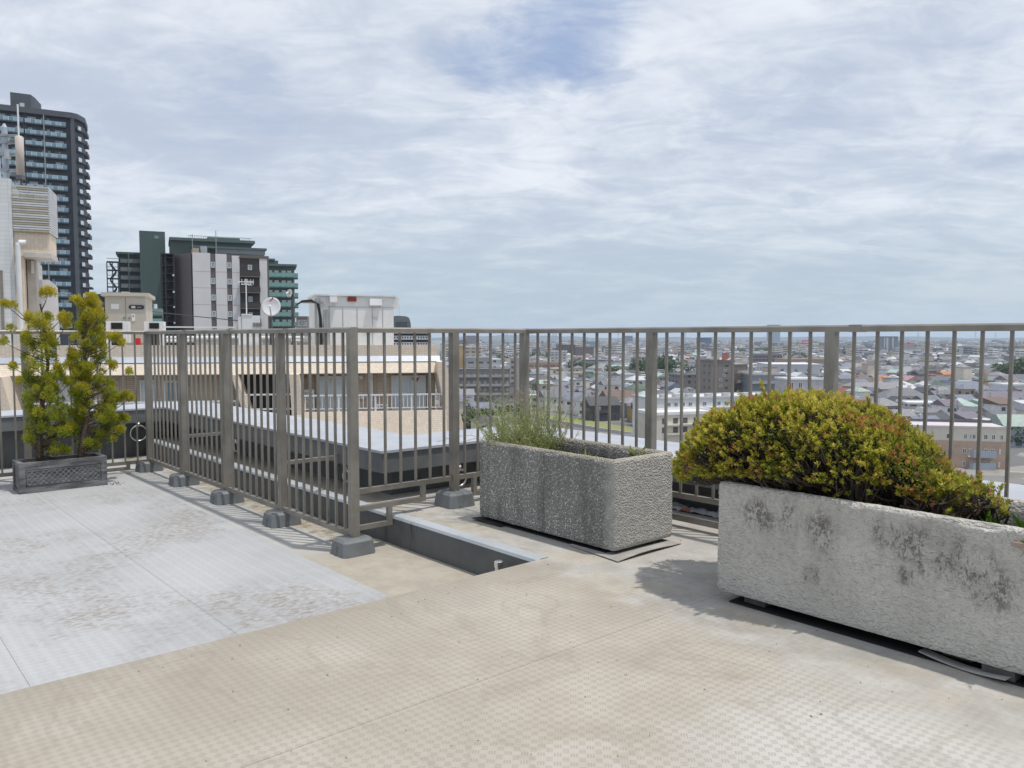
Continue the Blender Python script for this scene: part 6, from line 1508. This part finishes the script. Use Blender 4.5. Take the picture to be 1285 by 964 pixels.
# --- houses
WALLS = [('white', (.74, .745, .75), 8), ('cream', (.64, .59, .50), 6), ('pale grey', (.52, .52, .53), 5), ('beige', (.54, .47, .385), 5), ('tan', (.42, .335, .25), 2), ('brown', (.20, .15, .115), 1.2), ('charcoal', (.09, .09, .095), 1.3),
         ('pale blue', (.36, .42, .48), 1.5), ('pinkish', (.46, .34, .31), 1.5), ('mustard', (.45, .33, .15), .8), ('off white', (.68, .665, .62), 6), ('mid grey', (.24, .24, .25), 2.5)]
ROOFS = [('slate grey', (.17, .175, .19), 7), ('charcoal', (.075, .077, .083), 4), ('blue grey', (.18, .20, .25), 5), ('mid grey', (.25, .25, .26), 6), ('brown', (.165, .115, .09), 2), ('rust red', (.25, .10, .075), .5), ('orange', (.46, .20, .09), .16), ('mint', (.36, .48, .43), .4),
         ('silver', (.52, .53, .55), 5), ('dark green', (.09, .14, .11), .8), ('purple grey', (.18, .16, .19), 2.5), ('pale green', (.33, .40, .36), .7), ('pink', (.42, .25, .25), .15)]
FORMS = [('gabled', 5), ('hipped', 5), ('flat', 1.6), ('lean-to', .9)]
EXTRA = [('', 2.5), ('with solar panels', 1), ('with a small balcony', 1.3), ('with a roof dormer', 1), ('with a side porch', 1), ('with a water tank', .7)]
wm = {n: paint(c, .7, 0, .12, .6, key='wall') for n, c, q in WALLS}; rm = {n: paint(c, .65, 0, .16, 1.0, key='roof') for n, c, q in ROOFS}; hwin = c_gl
M_solar = mat_glass((.02, .03, .07), .1)
def pick(rr, tab): 
    ws = np.array([t[-1] for t in tab]); return tab[rr.choice(len(tab), p=ws / ws.sum())]
def roof_shape(mb, w, d, h, form, m, ov=.45, rise=None):
    rise = rise or min(w, d) * .30
    if form == 'flat': mb.box(-ov * .4, w + ov * .4, -ov * .4, d + ov * .4, h + .001, h + .35, m); return h + .35
    a, b = -ov, -ov; c, e = w + ov, d + ov; z0 = h - .12; z1 = h + rise
    if form == 'lean-to':
        mb.add([(a, b, z0), (c, b, z0), (c, e, z0), (a, e, z0), (a, b, z0 + .25), (c, b, z0 + .25), (c, e, z1), (a, e, z1)], [(3, 2, 1, 0), (4, 5, 6, 7), (0, 1, 5, 4), (1, 2, 6, 5), (2, 3, 7, 6), (3, 0, 4, 7)], m); return z1
    if w >= d: 
        k = d / 2 + ov if form == 'hipped' else 0; my = d / 2
        top = [(a + k, my, z1), (c - k, my, z1)]
        mb.add([(a, b, z0), (c, b, z0), (c, e, z0), (a, e, z0), *top], [(0, 1, 5, 4), (2, 3, 4, 5), (1, 2, 5), (3, 0, 4), (3, 2, 1, 0)], m)
    else:
        k = w / 2 + ov if form == 'hipped' else 0; mx = w / 2
        top = [(mx, b + k, z1), (mx, e - k, z1)]
        mb.add([(a, b, z0), (c, b, z0), (c, e, z0), (a, e, z0), *top], [(1, 2, 5, 4), (3, 0, 4, 5), (0, 1, 4), (2, 3, 5), (3, 2, 1, 0)], m)
    return z1
def wall_shape(mb, w, d, h, form, m, rise=None):
    mb.box(0, w, 0, d, 0, h, m); rise = rise or min(w, d) * .30; e = .06
    if form == 'gabled':
        if w >= d: mb.add([(0, 0, h), (0, d, h), (0, d / 2, h + rise * .93), (w, 0, h), (w, d, h), (w, d / 2, h + rise * .93)], [(0, 2, 1), (3, 4, 5)], m)
        else: mb.add([(0, 0, h), (w, 0, h), (w / 2, 0, h + rise * .93), (0, d, h), (w, d, h), (w / 2, d, h + rise * .93)], [(0, 1, 2), (4, 3, 5)], m)
    if form == 'lean-to': mb.add([(0, d, h), (w, d, h), (w, d, h + rise * .9), (0, d, h + rise * .9), (0, 0, h), (w, 0, h)], [(1, 0, 3, 2), (0, 4, 3), (5, 1, 2)], m)
def house_windows(rr, w, d, h, n_f):
    out = []
    for k in range(n_f):
        z = 2.9 * k + .95
        if z + 1.3 > h: break
        x = rr.uniform(.5, 1.2)
        while x < w - 1.6:
            ww = rr.choice([.9, 1.6, 1.8]); 
            if x + ww < w - .3 and rr.uniform() < .72: out.append(('f', x, ww, z - (.6 if ww > 1.7 and rr.uniform() < .3 else 0), 1.25))
            x += ww + rr.uniform(.8, 1.9)
        y = rr.uniform(.8, 2)
        while y < d - 1.6:
            ww = rr.choice([.7, 1.4])
            if rr.uniform() < .55: out.append((rr.choice(['l', 'r']), y, ww, z, 1.1))
            y += ww + rr.uniform(1.2, 2.4)
    return out
def win_box(mb, q, w, d, m):
    f, x, ww, z, hh = q
    if f == 'f': mb.box(x, x + ww, -.05, -.002, z, z + hh, m)
    elif f == 'l': mb.box(-.05, -.002, x, x + ww, z, z + hh, m)
    else: mb.box(w + .002, w + .05, x, x + ww, z, z + hh, m)
taken = set()
def house_label(wn, rn, form, fl, ex, u, Y, size):
    st_ = {1: 'single storey', 2: '', 3: 'three storey'}[fl]
    base = ' '.join(q for q in (size, st_, wn, 'house with a', rn, form, 'roof', ex.replace('with a ', 'and a ').replace('with ', 'and ')) if q)
    return base
def make_house(name, x, y, rot, w, d, fl, wn, rn, form, ex, label, parts, rr, cat='house', wmat=None, rmat=None, group='houses on the plain'):
    h = 2.9 * fl + .3; wmt = wmat or wm[wn]; rmt = rmat or rm[rn]
    wins = house_windows(rr, w, d, h, fl)
    def extras(mb, a, mw, mr, mg):
        if 'solar' in ex and form != 'flat':
            rs = min(w, d) * .30; zf = lambda t: h + .02 + rs * t
            if w >= d: q = [(w * .2, d * .10, zf(.2) + .12), (w * .8, d * .10, zf(.2) + .12), (w * .8, d * .38, zf(.76) + .12), (w * .2, d * .38, zf(.76) + .12)]
            else: q = [(w * .9, d * .2, zf(.2) + .12), (w * .9, d * .8, zf(.2) + .12), (w * .62, d * .8, zf(.76) + .12), (w * .62, d * .2, zf(.76) + .12)]
            mb.add(q + [(p[0], p[1], p[2] + .08) for p in q], [(4, 5, 6, 7), (0, 1, 5, 4), (1, 2, 6, 5), (2, 3, 7, 6), (3, 0, 4, 7)], mg)
        elif 'solar' in ex: mb.box(w * .15, w * .8, d * .2, d * .7, h + .36, h + .55, mg)
        elif 'balcony' in ex: mb.box(w * .1, w * .6, -1.1, -.003, h - 2.9, h - 2.7, mw); mb.box(w * .1, w * .6, -1.1, -1.0, h - 2.69, h - 1.7, mw)
        elif 'dormer' in ex: mb.box(w * .4, w * .4 + 1.8, d * .06, d * .5, h + .1, h + 1.4, mw); mb.box(w * .4 - .2, w * .4 + 2.0, d * .02, d * .5, h + 1.401, h + 1.6, mr)
        elif 'porch' in ex: mb.box(w + .01, w + 2.4, .5, d * .7, 0, 2.6, mw); mb.box(w + .01, w + 2.8, .2, d * .75, 2.601, 2.85, mr)
        elif 'tank' in ex: mb.box(w * .3, w * .3 + 1.3, d * .4, d * .4 + 1.3, h + .2, h + 2.6, mw)
    if parts:
        r = thing(name, label, cat, (x, y, GZ), rot, group); mb = MB(); wall_shape(mb, w, d, h, form, 0); put('wall', mb, wmt, r)
        mb = MB(); roof_shape(mb, w, d, h, form, 0); put('roof', mb, rmt, r)
        for q in wins: mb = MB(); win_box(mb, q, w, d, 0); put('window', mb, hwin, r)
        mb = MB(); extras(mb, 0, 0, 1, 2)
        if mb.v: put({'solar': 'solar_panel', 'balcon': 'balcony', 'dormer': 'dormer', 'porch': 'porch', 'tank': 'water_tank'}[[k for k in ('solar', 'balcon', 'dormer', 'porch', 'tank') if k in ex][0]], mb, [wmt, rmt, M_solar], r)
        return r
    mb = MB(); wall_shape(mb, w, d, h, form, 0); roof_shape(mb, w, d, h, form, 1); extras(mb, 0, 0, 1, 3)
    for q in wins: win_box(mb, q, w, d, 2)
    return tag(put(name, mb, [wmt, rmt, hwin, M_solar], None, (x, y, GZ), rot), label, cat, group)
def at_u(u, Y): d = ray(u, HOR); return d.x / d.y * Y
HL = [   # the houses one picks out first: centre column, depth, width, depth, turn, storeys, wall, roof, form, extra, label
 (676, 352, 12, 9, 8, 2, 'white', 'silver', 'flat', '', 'white boxy house behind the weeds, with small dark windows'),
 (699, 344, 11, 10, 20, 2, 'off white', 'slate grey', 'gabled', '', 'off white gabled house nearest the corner post, behind the grass verge'),
 (722, 332, 9, 9, -12, 2, 'white', 'blue grey', 'gabled', '', 'narrow white gabled house in the middle of the grass verge row'),
 (738, 324, 8, 9, 12, 2, 'white', 'slate grey', 'hipped', '', 'white hip roofed house left of the black timbered one'),
 (760, 304, 12, 10, 14, 2, 'charcoal', 'charcoal', 'gabled', 'with a small balcony', 'black gabled house with laundry balcony beside the grass verge'),
 (783, 332, 13, 12, 14, 2, 'charcoal', 'brown', 'gabled', '', 'large dark brown roofed house behind the black gabled one'),
 (806, 298, 6, 8, 10, 2, 'mustard', 'slate grey', 'gabled', '', 'mustard walled house squeezed against the railing post'),
 (813, 345, 8, 9, 10, 2, 'pale blue', 'mint', 'hipped', '', 'mint roofed house peeping left of the railing post'),
 (703, 440, 16, 9, 2, 1, 'tan', 'orange', 'hipped', '', 'low house with a bright orange roof, left part of the view'),
 (771, 430, 9, 9, 25, 2, 'beige', 'slate grey', 'hipped', '', 'beige hip roofed house beside the white and red billboard'),
 (757, 440, 9, 9, -30, 2, 'white', 'slate grey', 'gabled', '', 'white house with a steep dark gable, below the long cream wing'),
 (727, 445, 16, 10, 3, 2, 'tan', 'mid grey', 'flat', '', 'tan brick low block with broad windows below the green hoarding'),
 (1118, 470, 12, 11, 4, 2, 'beige', 'orange', 'hipped', '', 'house with a bright orange hipped roof behind the azalea top'),
 (1149, 478, 9, 10, 6, 2, 'mid grey', 'pink', 'gabled', '', 'house with a pinkish red gabled roof, right of the orange one'),
 (1062, 640, 9, 9, 0, 2, 'cream', 'orange', 'hipped', '', 'small distant orange roofed house right of the thick railing post'),
 (1215, 400, 26, 12, -6, 2, 'pale grey', 'blue grey', 'hipped', 'with a small balcony', 'wide blue grey roofed terrace with a row of dark balconies'),
 (1216, 300, 10, 9, 4, 2, 'pale grey', 'mint', 'hipped', '', 'mint roofed house just above the cream and tan apartment block'),
 (1180, 300, 9, 10, -24, 2, 'off white', 'blue grey', 'gabled', '', 'small blue grey gabled house left of the nearer mint roof'),
 (1262, 330, 16, 11, -14, 2, 'cream', 'purple grey', 'gabled', '', 'large purple grey gabled house near the right edge'),
 (1293, 232, 12, 10, -8, 2, 'pale blue', 'pale green', 'gabled', '', 'pale blue house with a green ribbed roof at the right edge'),
 (1112, 400, 22, 10, -5, 2, 'beige', 'mid grey', 'gabled', '', 'long grey gabled house with dark windows behind the azalea'),
 (1140, 352, 18, 11, -4, 2, 'cream', 'slate grey', 'hipped', '', 'broad slate hipped house behind the white flat roofed building'),
 (1070, 430, 15, 10, 3, 2, 'off white', 'charcoal', 'hipped', '', 'off white house with a low charcoal hip, right of the thick post'),
 (1088, 455, 11, 9, -6, 2, 'cream', 'brown', 'gabled', '', 'cream house with brown gable between two railing bars'),
 (700, 236, 10, 7, 22, 1, 'beige', 'brown', 'lean-to', '', 'low beige hut with a brown sloping roof before the grass verge'),
 (738, 212, 10, 8, 20, 1, 'cream', 'mid grey', 'gabled', '', 'low cream gabled hut nearest the roof edge, before the grass verge'),
 (786, 208, 13, 10, 12, 1, 'mid grey', 'slate grey', 'gabled', '', 'low shed with a ribbed grey roof nearest the roof edge'),
]
rr = np.random.default_rng(5)
for (u, Y, w, d, tr, fl, wn, rn, form, ex, lb) in HL:
    x = at_u(u, Y); c, s = math.cos(rad(tr)), math.sin(rad(tr)); ox, oy = x - c * w / 2, Y - s * w / 2
    make_house('house', ox, oy, rad(tr), w, d, fl, wn, rn, form, ex, lb, True, rr)
    LM.append((x - s * d / 2, Y + c * d / 2, rad(tr), w / 2 + 1.5, d / 2 + 1.5))
# billboard beside the beige house
x = at_u(788, 420); bbd = thing('billboard', 'white billboard with red marks standing beside the beige hip roofed house', 'sign', (x, 420, GZ), 0)
put('panel', MB().box(0, 3.2, 0, .3, EZ - GZ - .068 * 420, EZ - GZ - .0585 * 420), c_white, bbd); mb = MB(); z0 = EZ - GZ - .0655 * 420
mb.box(.6, 2.4, -.05, -.002, z0 + .3, z0 + .7); mb.box(.6, 2.4, -.05, -.002, z0 - .5, z0 - .2); mb.box(.8, 1.3, -.05, -.002, z0 + .9, z0 + 2.0); mb.box(1.7, 2.3, -.05, -.002, z0 + .9, z0 + 2.0); put('lettering', mb, paint((.5, .04, .1), .5, 0, 0), bbd)
mb = MB(); mb.box(.3, .5, .1, .3, 0, EZ - GZ - .068 * 420); mb.box(2.7, 2.9, .1, .3, 0, EZ - GZ - .068 * 420); put('post', mb, c_grey, bbd)

# trees one can tell apart, and woods
TREES = [  # u, depth, width m, height m, label
 (838, 560, 26, 17, 'largest dark green tree clump, left of the small charcoal flats'), (824, 600, 18, 13, 'dark tree half behind the railing post, left of the largest clump'), (848, 520, 16, 10, 'lower rounded tree at the right foot of the largest clump'),
 (803, 600, 20, 15, 'tall green tree between the mint gymnasium and the railing post'), (767, 590, 14, 10, 'round tree in front of the mint roofed gymnasium'), (790, 585, 14, 9, 'low spreading tree right of the mint gymnasium roof'),
 (722, 660, 16, 11, 'tree left end of the belt below the brown slab blocks'), (735, 640, 15, 10, 'second tree of the belt below the brown slab blocks'), (746, 650, 14, 10, 'tree right end of the belt below the brown slab blocks'), (727, 800, 14, 9, 'small tree above the belt, close under the brown slab blocks'),
 (590, 262, 10, 7, 'dark leafy tree in the gap right of the tan end wall'), (613, 268, 11, 7, 'broad green tree behind the weeds, left of the corner'), (638, 275, 12, 8, 'broad green tree behind the weeds, beside the corner post'),
 (624, 900, 17, 13, 'leftmost round tree of the row on the far rise'), (637, 900, 16, 12, 'middle round tree of the row on the far rise'), (650, 900, 18, 13, 'right round tree of the row, left of the corner post'), (668, 900, 18, 14, 'tall round tree just right of the corner post'), (683, 900, 18, 14, 'round tree second right of the corner post'),
 (862, 900, 16, 9, 'small tree left in the strip behind the largest clump'), (873, 900, 15, 9, 'small tree second in the strip behind the largest clump'), (926, 850, 16, 10, 'tree right of the orange red shop front'), (954, 800, 14, 9, 'tree left of the dark stepped brick flats'),
 (1003, 980, 20, 12, 'rounded tree left of the green sign tower'), (992, 980, 18, 12, 'rounded tree further left of the green sign tower'), (1066, 1300, 26, 20, 'tall round tree on the far side, right of the thick post'), (1058, 1150, 22, 12, 'broad low tree below the tall round one right of the post'),
 (1157, 1500, 18, 20, 'dark spire of trees right of the red domed tower'), (1163, 1500, 18, 15, 'shorter tree at the foot of the dark spire'), (1275, 560, 36, 13, 'wide dark grove at the right edge among the houses'), (1290, 540, 30, 15, 'taller dark tree at the very right edge'), (1157, 640, 9, 7, 'small dark bush tree between grey roofs at right'),
 (1148, 300, 7, 6, 'small garden tree left of the white flat roofed building'), (1205, 1150, 30, 12, 'grove under the brick red pair of flats, left half'), (1222, 1130, 32, 12, 'grove under the brick red pair of flats, right half'), (1277, 236, 9, 6, 'garden tree beside the pale blue house at the right edge'),
]
TL = [leafmat('tree_dark', (.032, .060, .024), .25), leafmat('tree_mid', (.060, .10, .034), .3), leafmat('tree_light', (.10, .145, .048), .3)]
def crown(rr, w, h, n, z0, ncl=9):
    Vs = []; Fs = []; Ms = []
    cl = [(rr.normal(size=3) * np.array([w * .20, w * .20, h * .13]) + np.array([0, 0, z0 + h * .5]), rr.uniform(.26, .44) * min(w, h * 1.3)) for _ in range(ncl)]
    sz = max(.35, w * .055); k = 0
    for c, r in cl:
        m = n // ncl; d = unit(rr.normal(size=(m, 3))); p = c + d * r * rr.uniform(.72, 1.05, (m, 1)) * np.array([1, 1, .85]); p[:, 2] = np.maximum(p[:, 2], z0)
        t1 = unit(np.cross(d + rr.normal(size=(m, 3)) * .7, rr.normal(size=(m, 3)))); t2 = unit(np.cross(d + rr.normal(size=(m, 3)) * .5, t1)); s = sz * rr.uniform(.5, 1.1, (m, 1))
        V = np.stack([p - t1 * s, p + t2 * s * .7, p + t1 * s, p - t2 * s * .7], 1).reshape(-1, 3); Vs.append(V); q = np.arange(m) * 4 + k; Fs.append(np.stack([q, q + 1, q + 2, q + 3], 1)); k += 4 * m
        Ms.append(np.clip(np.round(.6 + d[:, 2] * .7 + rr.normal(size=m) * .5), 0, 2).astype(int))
    return np.concatenate(Vs), np.concatenate(Fs), np.concatenate(Ms)
rr = np.random.default_rng(77)
for u, Y, w, h, lb in TREES:
    x = at_u(u, Y); r = thing('tree', lb, 'tree', (x, Y, GZ), rr.uniform(0, 6), 'trees among the houses')
    V, Fc, mi = crown(rr, w, h, 900 if Y < 700 else 420, h * .12, 8); leafmesh('crown', V, Fc, mi, TL, r)
    put('trunk', MB().tube([(0, 0, 0), (0, 0, h * .3), (.2, .1, h * .55)], [w * .03, w * .025, w * .012], 7), M_bark, r); LM.append((x, Y, 0, w * .42, w * .42))
# far-off woods
Vs = []; Fs = []; Ms = []; k = 0
WOODS = []
for _ in range(80): WOODS.append((rr.uniform(925, 990), rr.uniform(1300, 1500), rr.uniform(20, 32), rr.uniform(10, 15)))
for _ in range(30): WOODS.append((rr.uniform(855, 900), rr.uniform(1450, 1650), rr.uniform(20, 30), rr.uniform(9, 14)))
for _ in range(46): WOODS.append((rr.uniform(1050, 1106), rr.uniform(1250, 1400), rr.uniform(15, 24), rr.uniform(5, 10)))
for _ in range(60): WOODS.append((rr.uniform(600, 700), rr.uniform(2200, 3000), rr.uniform(30, 60), rr.uniform(8, 16)))
for _ in range(150): WOODS.append((rr.uniform(560, 1330), rr.uniform(2600, 5200), rr.uniform(40, 110), rr.uniform(7, 15)))
for u, Y, w, h in WOODS:
    V, Fc, mi = crown(rr, w, h, 110, 0, 5); V = V + np.array([at_u(u, Y), Y, GZ]); Vs.append(V); Fs.append(Fc + k); Ms.append(mi); k += len(V)
o = leafmesh('woods', np.concatenate(Vs), np.concatenate(Fs), np.concatenate(Ms), TL); o['kind'] = 'stuff'
# grass verge in front of the first row of houses
mb = MB(); pts = []
q = [P(686, HOR, 1)] and [(at_u(672, 338), 338), (at_u(756, 296), 296), (at_u(870, 252), 252), (at_u(870, 238), 238), (at_u(756, 272), 272), (at_u(672, 312), 312)]
mb.prism(q[::-1], 0, .25)
def mat_grass():
    m, N, b = newmat('verge_grass'); co = nn(N.nt, 'ShaderNodeTexCoord').outputs['Object']
    N.L(N.mix(N.noise(co, .35, 5, .6), (.17, .19, .06), (.28, .29, .11)), b.inputs['Base Color']); b.inputs['Roughness'].default_value = .9; return m
o = put('grass', mb, mat_grass(), None, (0, 0, GZ)); o['kind'] = 'stuff'
mb = MB(); q2 = [(a, b - 1.6) for a, b in q[3:]]; 
for a, b in zip(q[3:], q[4:]): dv = Vector((b[0] - a[0], b[1] - a[1])); n_ = Vector((dv.y, -dv.x)).normalized() * .4; n_ = n_ if n_.y < 0 else -n_; mb.prism([(a[0], a[1]), (a[0] + n_.x, a[1] + n_.y), (b[0] + n_.x, b[1] + n_.y), (b[0], b[1])], 0, 1.0)
tag(put('low_wall', mb, c_lrf, None, (0, 0, GZ)), 'pale low wall along the near edge of the grass verge', 'wall')

def blocked(x, y, r):
    for cx_, cy_, a, hw, hd in LM:
        dx, dy = x - cx_, y - cy_
        if abs(dx) > hw + hd + r or abs(dy) > hw + hd + r: continue
        c, s = math.cos(a), math.sin(a); lx, ly = dx * c + dy * s, -dx * s + dy * c
        if abs(lx) < abs(hw) + r and abs(ly) < abs(hd) + r: return True
    return False
def on_verge(x, y): 
    u = CX + F * x / y; t = np.interp(u, [640, 672, 756, 870, 880], [350, 338, 296, 252, 248]); return 640 < u < 885 and t - 46 < y < t + 4
# scatter: rows of plots, nearest first
rr = np.random.default_rng(2024); spots = []
phi = rad(17); cp, sp = math.cos(phi), math.sin(phi)
for lo_, hi_, cw, cd in ((40, 620, 10.6, 11.2), (620, 1100, 10.8, 12), (1100, 2000, 15, 17), (2000, 3600, 26, 30)):
    R_ = hi_ * 1.3
    for i in range(int(-R_ / cw), int(R_ / cw)):
        for j in range(int(-R_ / cd), int(R_ / cd)):
            a = (i + (.35 if i % 4 == 0 else 0)) * cw; b = j * cd + (3.5 if j % 2 else 0); x = a * cp - b * sp; y = a * sp + b * cp
            if not lo_ <= y < hi_: continue
            u = CX + F * x / y
            if u < 556 or u > 1340 or (y < 245 and u < 640): continue
            if 84 < y < 205: continue
            if y > 150 and 640 < u < 885 and y < np.interp(u, [640, 672, 756, 870, 880], [350, 338, 296, 252, 248]): continue
            if y > 150 and u > 1140 and y < 232: continue
            spots.append((y, x, cw, cd, u))
spots.sort()
n_ind = 0; mass = {}; MV = MB(); massm = [wm[n] for n, c, q in WALLS] + [rm[n] for n, c, q in ROOFS] + [hwin]
wi = {n: i for i, (n, c, q) in enumerate(WALLS)}; ri = {n: len(WALLS) + i for i, (n, c, q) in enumerate(ROOFS)}; gi = len(massm) - 1
ANC = sorted(ANCH, key=lambda q: q[1])
MAXH = 300 - len(HL)
for y, x, cw, cd, u in spots:
    if rr.uniform() < .06: continue
    x += rr.uniform(-1, 1); y += rr.uniform(-1, 1); big = cw / 10.6
    w, d = rr.uniform(6.2, 9.6) * big ** .8, rr.uniform(5.8, 8.4) * big ** .8; rot = phi + rr.choice([0, 0, 0, math.pi / 2]) + rr.normal() * .06
    if blocked(x, y, 4.4) or on_verge(x, y): continue
    (wn, _, _), (rn, _, _), (form, _), (ex, _) = pick(rr, WALLS), pick(rr, ROOFS), pick(rr, FORMS), pick(rr, EXTRA); fl = int(rr.choice([1, 2, 2, 2, 2, 2, 2, 3]))
    if form == 'flat' and rn in ('mint', 'orange', 'pink', 'rust red', 'pale green'): rn = 'silver'
    ox = x - math.cos(rot) * w / 2 + math.sin(rot) * d / 2; oy = y - math.sin(rot) * w / 2 - math.cos(rot) * d / 2
    if y <= 150: fl = min(fl, 2)
    if y > 150 and n_ind < MAXH:
        for t in range(60):
            key = (wn, rn, form, fl, ex)
            if key not in taken: break
            (wn, _, _), (rn, _, _), (form, _), (ex, _) = pick(rr, WALLS), pick(rr, ROOFS), pick(rr, FORMS), pick(rr, EXTRA); fl = int(rr.choice([1, 2, 2, 2, 3]))
            if form == 'flat' and rn in ('mint', 'orange', 'pink', 'rust red', 'pale green'): rn = 'silver'
        taken.add((wn, rn, form, fl, ex)); lb = house_label(wn, rn, form, fl, ex, u, y, '')
        ap_ = min(ANC, key=lambda q: abs(q[0] - u) * y / 1000 + abs(q[1] - y))
        rel = 'beyond' if y > ap_[1] + 25 else ('before' if y < ap_[1] - 25 else ('right of' if u > ap_[0] else 'left of'))
        ext = '%s the %s' % (rel, ap_[2])
        if len(lb.split()) + len(ext.split()) <= 16: lb = lb + ', ' + ext
        make_house('house', ox, oy, rot, w, d, fl, wn, rn, form, ex, lb, y < 330, rr); n_ind += 1
    else:
        h = 2.9 * fl + .3; mid = y > 1000
        if rr.uniform() < (.025 if not mid else .10): h = rr.uniform(9, 14 if not mid else 20); form = 'flat'; wn = rr.choice(['white', 'pale grey', 'cream', 'beige', 'off white', 'mid grey'])
        tb = MB(); wall_shape(tb, w, d, h, form, wi[wn]); roof_shape(tb, w, d, h, form, ri[rn])
        if y < 1000:
            for q in house_windows(rr, w, d, h, fl): win_box(tb, q, w, d, gi)
        elif h > 9:
            for k in range(int(h / 3)): tb.box(.5, w - .5, -.06, -.002, 3 * k + 1, 3 * k + 2.2, gi); tb.box(-.06, -.002, .5, d - .5, 3 * k + 1, 3 * k + 2.2, gi)
        c, s = math.cos(rot), math.sin(rot); MV.add([(ox + a * c - b * s, oy + a * s + b * c, e) for a, b, e in tb.v], [], 0)
        off = len(MV.v) - len(tb.v)
        for f_, m_ in zip(tb.f, tb.m): MV.f.append(tuple(i + off for i in f_)); MV.m.append(m_)
o = put('far_townscape', MV, massm, None, (0, 0, GZ)); o['kind'] = 'stuff'
print('houses', n_ind, 'spots', len(spots), 'mass faces', len(MV.f))

# utility poles and a few far pylons
rr = np.random.default_rng(9)
for k, (u, Y) in enumerate([(1233, 225), (1204, 262), (1178, 340), (1260, 420), (1132, 300), (1096, 420), (800, 268), (752, 262), (1215, 520), (1170, 600), (1245, 300), (828, 430), (1030, 400), (1080, 560)]):
    r = thing('utility_pole', 'grey concrete utility pole with crossarms among the houses', 'utility pole', (at_u(u, Y), Y, GZ), rr.uniform(-.5, .5), 'utility poles among the houses')
    put('shaft', MB().tube([(0, 0, 0), (0, 0, 11.5)], [.19, .12], 7), paint((.34, .34, .33), .8), r)
    mb = MB(); mb.box(-.9, .9, -.06, .06, 10.6, 10.75); mb.box(-.8, .8, -.06, .06, 9.7, 9.84); put('crossarm', mb, paint((.25, .25, .25), .7), r); put('transformer', MB().tube([(.4, 0, 8.2), (.4, 0, 9.2)], .24, 8), paint((.4, .41, .42), .6), r)
for u, Y, h in ((636, 4200, 62), (694, 3600, 48), (697.5, 3600, 48), (823, 4000, 50), (860, 3900, 56), (922, 4200, 54), (994, 4300, 58), (1152, 4200, 55), (1224, 4000, 60), (1249, 4300, 54), (776, 4300, 60)):
    r = thing('pylon', 'thin hazy steel pylon on the horizon', 'pylon', (at_u(u, Y), Y, GZ), 0, 'pylons on the horizon')
    mb = MB()
    for sx in (-1, 1): mb.tube([(sx * 4.5, 0, 0), (sx * .8, 0, h)], .7, 4)
    for z in (.72, .84, .95): mb.box(-6, 6, -.5, .5, h * z, h * z + .9)
    put('lattice', mb, paint((.26, .28, .30), .7, 0, 0), r)

# ------------------------------------------------------------------ the summer haze over the plain
m = bpy.data.materials.new('haze'); m.use_nodes = True; nt = m.node_tree; nt.nodes.clear()
vo = nt.nodes.new('ShaderNodeVolumePrincipled'); ou = nt.nodes.new('ShaderNodeOutputMaterial'); nt.links.new(vo.outputs[0], ou.inputs['Volume'])
vo.inputs['Color'].default_value = (.70, .82, .98, 1); vo.inputs['Density'].default_value = HAZE; vo.inputs['Anisotropy'].default_value = 0.1
mb = MB().box(-14500, 14500, -600, 14500, GZ - 1.5, 84)
o = put('haze', mb, m); o['kind'] = 'stuff'
